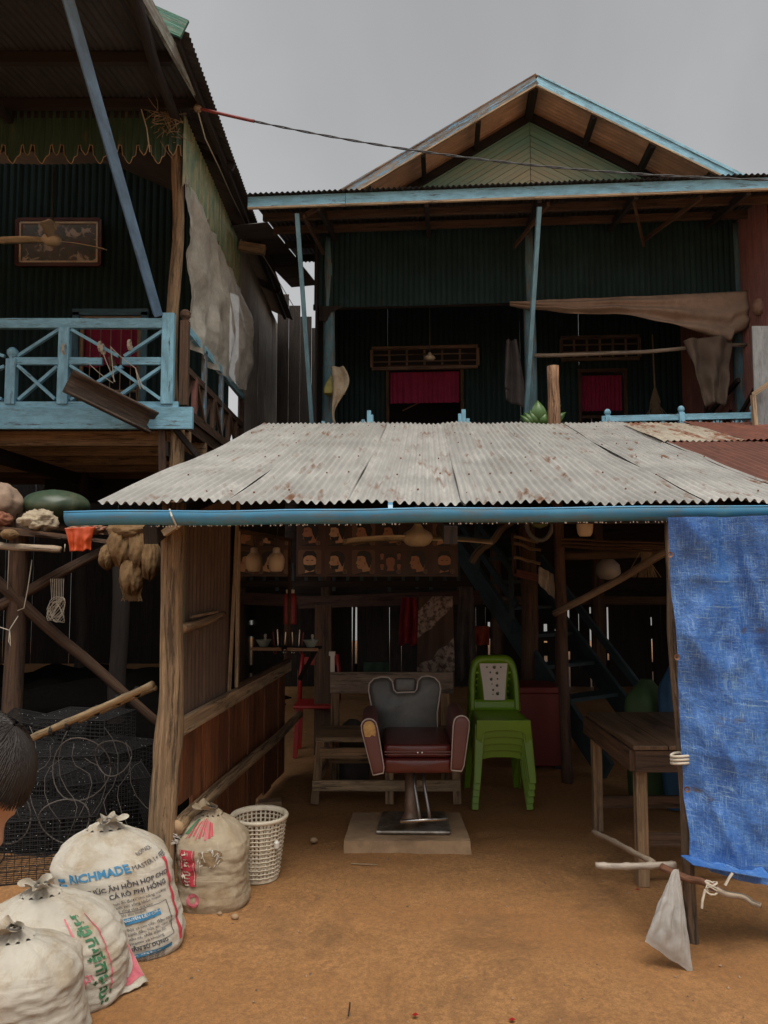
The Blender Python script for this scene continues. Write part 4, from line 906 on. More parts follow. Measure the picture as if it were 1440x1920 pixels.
# ================================================================== the barber's shelter
SH = thing('barber_shelter', (.4, 5.8, 0), 'low open barber shelter with grey corrugated roof and blue front gutter', 'shelter')
SF, SB = 3.40, 8.72          # front and back of its roof
def roof_z(y): return 1.845 + (y - SF) * .2595
def shelter():
    P = SH; n = 6
    fl, fr, bl, br = -1.27, 1.95, -1.37, 2.72
    for k in range(n):
        u0, u1 = k / n, (k + 1) / n + (.012 if k < n - 1 else 0); lift = .006 * (k % 2)
        p00, p10 = V(lerp(fl, fr, u0), SF + .015 * nz(k * 3.1), roof_z(SF) + lift), V(lerp(fl, fr, u1), SF + .015 * nz(k * 3.1 + 1), roof_z(SF) + lift)
        p01, p11 = V(lerp(bl, br, u0), SB + .03 * nz(k * 2.7), roof_z(SB) + lift), V(lerp(bl, br, u1), SB + .03 * nz(k * 2.7), roof_z(SB) + lift)
        def sag(u, v, k=k): return V(0, 0, .022 * nz(v * 3 + k, u * 2) - .02 * sin(pi * v))
        corr(MB(), p00, p10, p01, p11, n_ribs=14, amp=.009, nv=26, spp=7, dent=.008, seed=k * 3.7, vfn=sag).build('roof_sheet', GREY_TIN, P, smooth=True)
    # nails with rusty washers
    mb = MB(); r = random.Random(9)
    for row in (SF + .25, SF + .95, SF + 1.75, SF + 2.7, SF + 3.7, SF + 4.7):
        for k in range(26):
            if r.random() < .6: continue
            u = (k + .5 + .3 * (r.random() - .5)) / 26; y = row + .22 * (r.random() - .5); t = (y - SF) / (SB - SF); x = lerp(lerp(fl, fr, u), lerp(bl, br, u), t)
            nr = 84; uu = round(u * nr) / nr; x = lerp(lerp(fl, fr, uu), lerp(bl, br, uu), t); z = roof_z(y) + .012
            mb.lathe([(.0055, -.004), (.005, .003), (.002, .005), (0, .005)], (x, y, z), 6)
    mb.build('roof_nails', plain('rusty_nail', (.14, .06, .03), .8, .3, 40), P, kind='stuff')
    # curled rusty scraps on the sheet edges
    for px, py, L in ((955, 912, .10), (990, 835, .10), (930, 880, .08), (1228, 822, .10), (1150, 865, .07)):
        yy = 5.0
        for _ in range(30): 
            p = at(px, py, yy); e = p.z - roof_z(yy) - .02; yy += -e * 1.2
        MB().bar(p, p + V(.03, -L, .012), .035, .006, (0, 0, 1), w1=.01).build('rust_flake', RUST_TIN, P)
    # rusty sheets to the right
    def patch(name, mat, c, seed, lift): corr(MB(), *[V(q[0], q[1], roof_z(q[1]) + lift) for q in c], pitch=.055, amp=.008, nv=10, spp=6, dent=.015, seed=seed).build(name, mat, P, smooth=True)
    patch('rusty_roof_sheet', RUST_TIN, ((1.93, SF, 0), (2.75, SF, 0), (2.36, 6.55, 0), (3.35, 6.7, 0)), 1, -.012)
    patch('rusty_roof_sheet', RUST_TIN, ((2.76, SF, 0), (3.6, SF, 0), (3.36, 6.7, 0), (4.3, 6.8, 0)), 2, -.016)
    patch('rusty_roof_sheet', RUST_PALE, ((2.33, 6.4, 0), (3.05, 6.45, 0), (2.66, SB, 0), (3.40, SB, 0)), 3, .004)
    patch('rusty_roof_sheet', RUST_TIN, ((3.06, 6.5, 0), (3.9, 6.6, 0), (3.41, SB + .05, 0), (4.3, SB, 0)), 4, .008)
    patch('rusty_roof_sheet', RUST_TIN, ((3.9, 6.6, 0), (4.7, 6.6, 0), (4.31, SB, 0), (5.2, SB, 0)), 5, .0)
    # purlins and rafters
    for y in (SF + .12, SF + 1.3, SF + 2.6, SF + 3.9, SB - .1): MB().bar((-1.2, y, roof_z(y) - .085), (4.4, y, roof_z(y) - .085), .05, .06).build('purlin', WOOD_DARK, P)
    for x in (-1.05, .3, 1.5, 2.9): MB().bar((x, SF + .05, roof_z(SF + .05) - .155), (x * 1.04, SB - .05, roof_z(SB - .05) - .155), .06, .08).build('rafter', WOOD_DARK, P)
    # gutter: blue half pipe
    g0, g1 = at(128, 967, SF - .09), at(1500, 955, SF - .09); rad = .043
    G = group_node('gutter', P, (g0 + g1) / 2)
    def gut(u, v):
        a = pi + v * pi; a = lerp(pi * .88, pi * 2.12, v); p = g0.lerp(g1, u); p.z += .006 * nz(u * 7) ; return p + V(0, rad * cos(a) * 1.1, rad * sin(a))
    MB().grid(gut, 60, 14, su=3.4, sv=.15).build('half_pipe', GUTTER, G, smooth=True, solid=.004)
    MB().tube([g0.lerp(g1, u / 40) + V(0, -rad * 1.07, .012 + .006 * nz(u / 40 * 7)) for u in range(41)], .0045, 6).build('gutter_lip', GUTTER, G, smooth=True)
    gm = g0.lerp(g1, .44); MB().tube([gm + V(-.01, 0, -.0), gm + V(.01, 0, 0)], rad + .003, 16).build('gutter_joint', GUTTER, G)
    mb = MB(); r = random.Random(1)
    for k in range(170):
        u = .1 + .88 * r.random(); p = g0.lerp(g1, u) + V(0, (r.random() - .5) * .02, -rad - .003 - .004 * r.random()); s = .0022 + .002 * r.random()
        mb.lathe([(0, -s * 1.3), (s * .8, -s * .5), (s * .8, s * .4), (0, s)], p, 6)
    mb.build('rain_drops', DROPS, G, smooth=True, kind='stuff')
    # front post, irregular trunk
    a = ground(303, 1705); p, rr = branch((a.x, a.y, -.06), (a.x + .015, a.y + .02, roof_z(a.y) - .04), .062, .052, .014, 22, 5.7)
    rr = [q * (1 + .10 * sin(i * 1.3) * nz(i * .5) + (.12 if i in (9, 10) else 0)) for i, q in enumerate(rr)]
    MB().tube(p, rr, 18, wob=.16, seed=2.7).build('front_post', WOOD_POST, P, smooth=True)
    a = at(322, 992, 3.47); MB().bar(a + V(-.035, 0, -.02), a + V(.035, -.01, .025), .03, .03).build('wedge', WOOD_PALE, P)
    MB().tube([at(318, 955, 3.27), at(322, 968, 3.25), at(330, 985, 3.28), at(332, 992, 3.38)], .004, 5).build('gutter_tie', ROPE, P)
    # inner posts
    for px, py, r in ((1064, 1466, .042), (1052, 1440, .03)):
        q = ground(px, py); top = at(px - (20 if r > .04 else 8), 960, q.y); p, rr = branch(q - V(0, 0, .04), V(top.x, q.y, roof_z(q.y) - .1), r, r * .9, .012, 12, px); MB().tube(p, rr, 10, wob=.08, seed=px).build('inner_post', wood('red_dark_post', (.14, .075, .05), (.065, .035, .022), .75), P, smooth=True)
    # ---- left wall: boards, rails, ribbed sheet, mirror strip
    def lw(t, z): return V(lerp(-1.0, -.74, t), lerp(3.72, 6.1, t), z)     # along the wall
    n = 11
    for k in range(n):
        t0, t1 = .03 + k / n * .9, .03 + (k + 1) / n * .9 - .004; zb = .42 if k == 0 else (.02 + .03 * rnd.random()); zt = .80
        if k == 1: zb = .25
        mb = MB(); off = .006 * (k % 2); a, b = lw(t0, 0), lw(t1, 0); a.x -= off; b.x -= off
        mb.bar((a + b) / 2 + V(0, 0, zb), (a + b) / 2 + V(0, 0, zt), (b - a).length, .016, (b - a).cross(V(0, 0, 1))).build('wall_board', WOOD_RED, P)
    def railbar(t0, z0, t1, z1, w, h, mat, dx=.03, name='wall_rail'):
        a, b = lw(t0, z0), lw(t1, z1); a.x += dx; b.x += dx; MB().bar(a, b, w, h).build(name, mat, P, bevel=.004)
    railbar(.0, .80, .95, .82, .03, .085, WOOD_PALE, .028)
    a, b = lw(-.03, .365), lw(1.05, .40); a.x += .05; b.x += .06; p, r = branch(a, b, .038, .028, .02, 14, 3.9); MB().tube(p, r, 9, wob=.14, seed=3).build('wall_rail', WOOD_POST, P, smooth=True)
    p, r = branch(lw(.0, 1.27) + V(.03, 0, 0), lw(.26, 1.30) + V(.03, 0, 0), .026, .022, .006, 8, 1.5); MB().tube(p, r, 9, wob=.2, seed=7).build('stub_branch', WOOD_POST, P, smooth=True)
    MB().bar(lw(.05, 1.315) + V(.03, 0, 0), lw(.22, 1.32) + V(.03, 0, 0), .012, .012).build('stub_sliver', WOOD_PALE, P)
    a0, a1 = lw(.02, .83), lw(.34, .83); corr(MB(), a0, a1, V(a0.x, a0.y, 1.80), V(a1.x, a1.y, 1.98), pitch=.055, amp=.006, nv=6, spp=6, seed=2).build('ribbed_sheet', metal_sheet('rusty_ribbed_sheet', (.16, .11, .08), (.07, .035, .02), .5, .75, .6), P, smooth=True)
    MB().bar(lw(.03, .83) + V(.012, 0, 0), lw(.03, 1.78) + V(.012, 0, 0), .006, .03, (0, 1, 0)).build('green_edge_strip', wood('pale_green_strip', (.2, .2, .15), (.1, .1, .08), .7, wear=(.22, .27, .17), wear_lo=.55, wear_hi=.7), P)
    # dark boards higher up and further back so that the wall closes
    for k in range(3):
        t0, t1 = .345 + k * .2, .345 + (k + 1) * .2 - .004; a, b = lw(t0, 0), lw(t1, 0); MB().bar((a + b) / 2 + V(-.02, 0, .83), (a + b) / 2 + V(-.02, 0, roof_z((a.y + b.y) / 2) - .1), (b - a).length, .012, (b - a).cross(V(0, 0, 1))).build('upper_board', WOOD_DARK, P)
    a = lw(.33, .83); MB().bar(a + V(.02, 0, 0), V(a.x + .055, a.y + .02, 1.98), .02, .012, (0, 1, 0)).build('mirror_batten', WOOD_PALE, P)
    # hanging board at the back carrying the poster
    MB().bar(at(455, 1095, 6.45), at(880, 1095, 6.45), .03, .05).build('back_rail', WOOD_DARK, P)
    for k in range(16):
        a = at(470 + k * 26, 1078, 6.47); MB().bar(a + V(0, 0, .1), a - V(0, 0, .06 + .09 * rnd.random()), .028, .012, (0, 1, 0)).build('hanging_slat', STAIR, P)
    MB().bar(at(560, 1130, 7.2), at(900, 1118, 7.2), .05, .11).build('tie_beam', wood('dim_red_beam', (.10, .05, .035), (.05, .025, .018), .8), P)
    q = ground(610, 1400, 0); MB().bar(V(at(606, 1150, 6.6).x, 6.6, 0), V(at(606, 1150, 6.6).x, 6.6, 1.25), .14, .04, (0, 1, 0)).build('plank_post', WOOD_MID, P)
def gutter_mat():
    m, t, bs, _ = _nodes('sky_blue_gutter_pipe'); u = _coord(t, 'UV', (1, 1, 1), False)
    c = _mix(t, _noise(t, u, 5, 5, .65, .3, .7), (.045, .22, .40), (.075, .29, .47))
    g = _noise(t, _coord(t, 'UV', (2.2, 14, 1), False), 2.0, 7, .7, .48, .72, .4); c = _mix(t, g, c, (.15, .165, .14))
    t.links.new(c, bs.inputs['Base Color']); bs.inputs['Roughness'].default_value = .3; return m
GUTTER = gutter_mat()
shelter()
def lw(t, z): return V(lerp(-1.0, -.74, t), lerp(3.72, 6.1, t), z)
def mirror():
    a, b = lw(.37, .86), lw(.93, .86); n = (b - a).cross(V(0, 0, 1)).normalized(); a = a + n * .03; b = b + n * .03
    zt = 1.78
    T = thing('wall_mirror', (a + b) / 2, 'tall dim mirror in a thin wooden frame on the shelter side wall', 'mirror')
    MB().bar((a + b) / 2 + V(0, 0, 0), (a + b) / 2 + V(0, 0, zt - .86), (b - a).length, .008, n).build('glass', MIRROR, T)
    for p, q in ((a, a + V(0, 0, zt - .86)), (b, b + V(0, 0, zt - .86))): MB().bar(p + n * .006, q + n * .006, .022, .02, n).build('frame_upright', WOOD_PALE if p is a else WOOD_MID, T)
    for z in (0, zt - .86): MB().bar(a + n * .006 + V(0, 0, z), b + n * .006 + V(0, 0, z), .02, .025).build('frame_rail', WOOD_MID, T)
    # shelf fixed at the far edge of the glass, with a bowl
    s = b + n * .01 + V(0, 0, .10); ex = V(1, -.06, 0).normalized(); e = at(600, 1234, s.y - .03)
    w = e.x - s.x
    T2 = thing('wall_shelf', s, 'short pale-edged wooden shelf beside the mirror holding a small bowl', 'shelf')
    MB().bar(s + V(.0, -.05, 0), s + V(w, -.08, 0), .20, .016).build('shelf_board', WOOD_DARK, T2); MB().bar(s + V(0, -.155, 0), s + V(w, -.185, 0), .008, .022).build('shelf_edge', wood('orange_shelf_edge', (.5, .32, .2), (.3, .15, .08), .7), T2)
    MB().bar(s + V(w * .9, -.05, -.005), s + V(w * .3, .05, -.25), .025, .025).build('shelf_strut', WOOD_DARK, T2)
    c = s + V(w * .72, -.08, .009); tag(MB().lathe([(.0, .003), (.03, .0), (.033, .008), (.055, .045), (.06, .052), (.054, .05), (.028, .012), (0, .010)], c, 20).build('shaving_bowl', MUG, smooth=True), 'small pale green china bowl on the shelf beside the mirror', 'bowl')
    c = s + V(w * .75, -.06, .012); tag(MB().lathe([(.010, 0), (.011, .05), (.006, .055), (.012, .07), (.01, .085), (0, .088)], c + V(0, .03, .0), 10).build('shaving_brush', WHITE_PL, smooth=True), 'little white brush standing behind the china bowl on the shelf', 'brush')
    # red spray can and a tangle of scissors and combs hung above
    c = at(548, 1170, s.y + .02); T3 = thing('spray_can', c, 'slim red canister hanging beside the mirror', 'canister'); MB().lathe([(0, 0), (.03, 0), (.031, .01), (.031, .20), (.022, .225), (.012, .235), (.012, .25), (0, .25)], c, 16).build('body', RED_PL, T3, smooth=True); MB().lathe([(.014, .235), (.016, .262), (.0, .265)], c, 12).build('cap', WHITE_PL, T3)
    c = at(552, 1195, s.y); T4 = thing('scissors', c, 'pairs of barber scissors and combs hanging below the red canister', 'scissors')
    for k in range(5):
        o = c + V(-.03 + .022 * k, -.01 * k, -.02 * (k % 3)); MB().tube([o + V(.011 * cos(t * .63), 0, -.09 + .013 * sin(t * .63)) for t in range(11)], .003, 5).bar(o + V(0, 0, -.075), o + V(.008 * (k - 2), 0, .06), .008, .003).build('blade_and_loop', (STEEL, CHROME, BLACK, CHROME, RED_PL)[k], T4)
mirror()
def bulb(px, py, Y, h, label, cord_to):
    c = at(px, py, Y); k = h / .16; T = thing('hanging_bulb', c, label, 'light bulb')
    MB().lathe([(0, 0), (.034 * k, .002 * k), (.046 * k, .02 * k), (.052 * k, .06 * k), (.051 * k, .085 * k), (.043 * k, .105 * k), (.030 * k, .118 * k)], c, 22).build('globe', GLASSY, T, smooth=True)
    MB().lathe([(.030 * k, .116 * k), (.024 * k, .125 * k), (.022 * k, .15 * k), (.012 * k, .155 * k), (0, .156 * k)], c, 16).build('socket', WHITE_PL, T, smooth=True)
    MB().tube(rope((c + V(0, 0, .15 * k), V(c.x + .02, Y, cord_to)), 0, sag=0, seg=3), .004, 5).build('cord', CABLE, T)
bulb(518, 1072, 5.2, .17, 'frosted bulb hanging close to the mirror on the shelter wall', 2.25)
bulb(1097, 1006, 4.6, .15, 'frosted bulb hanging under the roof near the blue tarpaulin', 2.1)
ceiling_fan(at(783, 1012, 5.7), .55, (radians(200), radians(172 + 6), radians(-4)), 2.4, 'cream ceiling fan hanging before the haircut poster', .10)
# ================================================================== barber chair on its concrete slab
def rounded(poly_w, poly_h, r, n=5, skew=0.0):
    """outline of a rounded rectangle centred on the origin"""
    pts = []
    for cx, cy, a0 in ((poly_w / 2 - r, poly_h / 2 - r, 0), (-poly_w / 2 + r, poly_h / 2 - r, pi / 2), (-poly_w / 2 + r, -poly_h / 2 + r, pi), (poly_w / 2 - r, -poly_h / 2 + r, 1.5 * pi)):
        for k in range(n + 1): a = a0 + pi / 2 * k / n; pts.append((cx + r * cos(a), cy + r * sin(a)))
    return pts
def cushion(mb, outline, o, ex, ey, depth, puff=.02, mi=0):
    """a padded slab: outline extruded with a rounded front and back"""
    o, ex, ey = V(o), V(ex).normalized(), V(ey).normalized(); n = ex.cross(ey).normalized(); m = len(outline)
    cx = sum(p[0] for p in outline) / m; cy = sum(p[1] for p in outline) / m
    rings = []
    for s, d in ((.0, -puff * .0), (.55, .0), (.86, .0), (.97, .25), (1.0, .6), (1.0, 1 - .6), (.97, .75), (.86, 1), (.55, 1), (0, 1)): pass
    prof = [(.35, depth + puff), (.7, depth + puff * .75), (.90, depth + puff * .25), (.98, depth - .006), (1.0, depth - .022), (1.0, .018), (.97, .003), (.85, 0.0)]
    vs = [o + ex * cx + ey * cy + n * (depth + puff * 1.1)]
    for s, d in prof:
        for p in outline: vs.append(o + ex * (cx + (p[0] - cx) * s) + ey * (cy + (p[1] - cy) * s) + n * d)
    fs = [(0, 1 + k, 1 + (k + 1) % m) for k in range(m)]
    for i in range(len(prof) - 1):
        for k in range(m): fs.append((1 + i * m + k, 1 + (i + 1) * m + k, 1 + (i + 1) * m + (k + 1) % m, 1 + i * m + (k + 1) % m))
    fs.append(tuple(1 + (len(prof) - 1) * m + k for k in range(m)))
    return mb.add(vs, fs, mi=mi)
def loop_tube(outline, o, ex, ey, d, rad, closed=True):
    o, ex, ey = V(o), V(ex).normalized(), V(ey).normalized(); n = ex.cross(ey).normalized()
    pts = [o + ex * p[0] + ey * p[1] + n * d for p in outline]
    if closed: pts.append(pts[0])
    return MB().tube(pts, rad, 6)
def slab_and_chair():
    a, b = ground(645, 1577), ground(882, 1583); zt = .062; y0 = 4.37; y1 = 4.85
    xl0, xr0 = at(645, 1577, y0).x, at(882, 1583, y0).x; xl1, xr1 = at(662, 1516, y1).x, at(862, 1516, y1).x
    def fn(u, v):   # top with worn edges, sides down to the ground
        t = max(0, min(1, (v - .1) / .8)); s = max(0, min(1, (u - .06) / .88))
        x = lerp(lerp(xl0, xr0, s), lerp(xl1, xr1, s), t); y = lerp(y0, y1, t); z = zt - .002 + .004 * nz(x * 9, y * 9)
        edge = u <= .06 or u >= .94 or v <= .1 or v >= .9
        if u <= 0 or u >= 1 or v <= 0 or v >= 1: z = -.02
        if v <= .1: y += .006 * nz(x * 30, 1) ; z += (.006 * nz(x * 22, 4) - .004) if v > 0 else 0
        if u <= 0: x -= .006
        if u >= 1: x += .006
        if v <= 0: y -= .008
        return (x, y, z)
    tag(MB().grid(fn, 34, 20, su=1, sv=1).build('concrete_slab', CONCRETE, smooth=False), 'low rough concrete slab under the barber chair', 'slab')
    Y = 4.60; cx = at(772, 1500, Y).x; C = thing('barber_chair', (cx, Y, zt), 'old barber chair with black back, dark red seat and torn left armrest', 'barber chair')
    # steel base plate
    z = zt + .003
    p = [at(704, 1560, 4.44).x, at(846, 1563, 4.44).x, at(716, 1517, 4.80).x, at(836, 1517, 4.80).x]
    MB().prism([(p[0], 4.445), (p[1], 4.435), (p[3], 4.80), (p[2], 4.80)], (0, 0, z), (1, 0, 0), (0, 1, 0), .022).build('base_plate', CHROME_D, C, bevel=.010)
    MB().lathe([(.055, 0), (.056, .02), (.040, .04), (.036, .06), (.034, .30), (.028, .30), (.028, .42)], (cx - .005, 4.62, z + .02), 20).build('hydraulic_column', STEEL_BR, C, smooth=True)
    # footrest
    f0, f1 = at(776, 1452, 4.40), at(794, 1452, 4.40); g0, g1 = at(787, 1536, 4.30), at(806, 1535, 4.30)
    F = group_node('footrest', C, (g0 + g1) / 2)
    for q, w in ((f0, g0), (f1, g1)): MB().tube([q + V(0, .06, .03), q.lerp(w, .3) + V(-.004, 0, 0), q.lerp(w, .75), w], .0095, 8).build('rod', STEEL, F, smooth=True)
    MB().tube([at(750, 1540, 4.29), at(839, 1535, 4.31)], .010, 10).build('foot_bar', CHROME, F, smooth=True)
    # seat: two cushions
    zs = lambda py, y: at(720, py, y).z
    x0, x1 = at(717, 1430, 4.33).x, at(852, 1430, 4.33).x; zb, zm, ztp = zs(1451, 4.33), zs(1424, 4.33), zs(1397, 4.36)
    w = x1 - x0; xc = (x0 + x1) / 2
    def seat_block(name, zl, zh, y_f, y_b, wd, mat, puff=.012):
        out = rounded(wd, zh - zl, min(.022, (zh - zl) * .4), 4); mb = MB()
        cushion(mb, out, (xc, y_b, (zl + zh) / 2), (1, 0, 0), (0, 0, 1), y_b - y_f, puff); return mb.build(name, mat, C, smooth=True)
    s1 = seat_block('seat_base', zb, zm - .002, 4.34, 4.86, w, LEATHER_R); s2 = seat_block('seat_cushion', zm + .001, ztp, 4.365, 4.86, w * .97, LEATHER_R, .010)
    MB().tube([(xc - w * .47, 4.352, (zm + ztp) / 2), (xc + w * .47, 4.352, (zm + ztp) / 2)], .004, 6).tube([(xc - w * .47, 4.352, (zm + ztp) / 2 - .014), (xc + w * .47, 4.352, (zm + ztp) / 2 - .014)], .003, 6).build('seam', LEATHER_B, s2)
    for d in (-.012, .012): MB().lathe([(0, .006), (.005, .004), (.006, 0)], (xc + .01 + d, 4.352, (zm + ztp) / 2 - .004), 8, axis=(0, -1, 0)).build('stud', CHROME, s2)
    # backrest, reclined a little, with the head pad notch
    yb = 4.90; tl = at(691, 1300, yb); tr = at(826, 1300, yb); zb2 = zs(1382, yb - .03); ztop = zs(1271, yb + .03); W = tr.x - tl.x; bx = (tl.x + tr.x) / 2; H = ztop - zb2 + .05
    out = [(-W * .43, 0), (W * .45, 0), (W * .45, H * .45), (W * .485, H * .68), (W * .50, H * .80), (W * .485, H * .90), (W * .42, H * .975), (W * .33, H * 1.0), (W * .24, H * .985), (W * .19, H * .93), (W * .17, H * .80), (W * .14, H * .755), (-W * .11, H * .745), (-W * .15, H * .79), (-W * .17, H * .92), (-W * .22, H * .975), (-W * .32, H * .985), (-W * .43, H * .955), (-W * .49, H * .88), (-W * .50, H * .78), (-W * .47, H * .6), (-W * .43, H * .40)]
    ey = V(0, .14, 1).normalized()
    o = V(bx, yb + .02, zb2 - .04)
    bk = back_pad(out, o, V(1, 0, 0), ey, .075, H, W); bk = bk.build('backrest', LEATHER_K, C, smooth=True)
    loop_tube(out, o, V(1, 0, 0), ey, .060, .0055).build('piping', PIPING, bk, smooth=True)
    hp = rounded(W * .30, H * .22, .02, 4); MB_h = MB(); cushion(MB_h, hp, o + ey * (H * .86) + V(W * .01, 0, 0), V(1, 0, 0), ey, .05, .006); MB_h.build('head_pad', LEATHER_K, C, smooth=True)
    # armrests: slabs leaning outwards, rounded at the top
    def arm(pb, pt, width, name, torn):
        pb, pt = V(pb), V(pt); up = (pt - pb); L = up.length; up.normalize(); ex = V(1, 0, 0); ex = (ex - up * ex.dot(up)).normalized()
        outl = [(-width * .36, 0), (width * .30, 0), (width * .40, .03), (width * .5, L * .80)] + [(width * .5 * cos(a * pi / 8), L - width * .5 + width * .5 * sin(a * pi / 8)) for a in range(1, 8)] + [(-width * .5, L * .80)]
        mb = MB(); cushion(mb, outl, pb + V(0, .46, 0), ex, up, .46, .006); A = mb.build(name, LEATHER_B, C, smooth=True)
        loop_tube(outl, pb + V(0, .46, 0), ex, up, .448, .0055).build('piping', PIPING, A, smooth=True)
        if torn:
            tt = [(-width * .42, L * .70), (-width * .1, L * .66), (width * .1, L * .69), (width * .3, L * .66), (width * .42, L * .74)] + [(width * .42 * cos(a * pi / 6), L - width * .5 + width * .44 * sin(a * pi / 6)) for a in range(0, 7)]
            m2 = MB(); cushion(m2, tt, pb + V(0, .46, 0), ex, up, .463, .008); m2.build('torn_foam', FOAM, A)
    arm(at(722 - 12, 1452, 4.31), at(689, 1349, 4.31), .085, 'armrest', True)
    arm(at(857, 1446, 4.31), at(867, 1343, 4.31), .085, 'armrest', False)
def back_pad(out, o, ex, ey, depth, H, W):
    """pad whose front follows its notched outline: an inset ring and a slightly puffed face"""
    n = ex.cross(ey).normalized(); m = len(out); mb = MB(); cx, cy = 0, H * .45
    def inset(p, d):
        i = out.index(p); a, b = out[i - 1], out[(i + 1) % m]; t = V(b[0] - a[0], b[1] - a[1], 0).normalized(); return (p[0] - t.y * d, p[1] + t.x * d)
    rings = [([p for p in out], 0.0), ([p for p in out], depth * .75), ([inset(p, .010) for p in out], depth * .97), ([inset(p, .03) for p in out], depth * 1.10)]
    vs = []
    for ring, d in rings: vs += [o + ex * q[0] + ey * q[1] + n * d for q in ring]
    fs = [tuple(range(m - 1, -1, -1))]
    for i in range(len(rings) - 1):
        for k in range(m): fs.append((i * m + k, i * m + (k + 1) % m, (i + 1) * m + (k + 1) % m, (i + 1) * m + k))
    fs.append(tuple((len(rings) - 1) * m + k for k in range(m)))
    return mb.add(vs, fs)
CHROME_D = plain('rusty_chrome_plate', (.36, .33, .29), .3, .3, 9, .2, metal=.7, dirt=(.10, .065, .035), dlo=.42, dhi=.6)
STEEL_BR = plain('brown_steel', (.20, .13, .09), .45, .3, 12, metal=.4)
slab_and_chair()
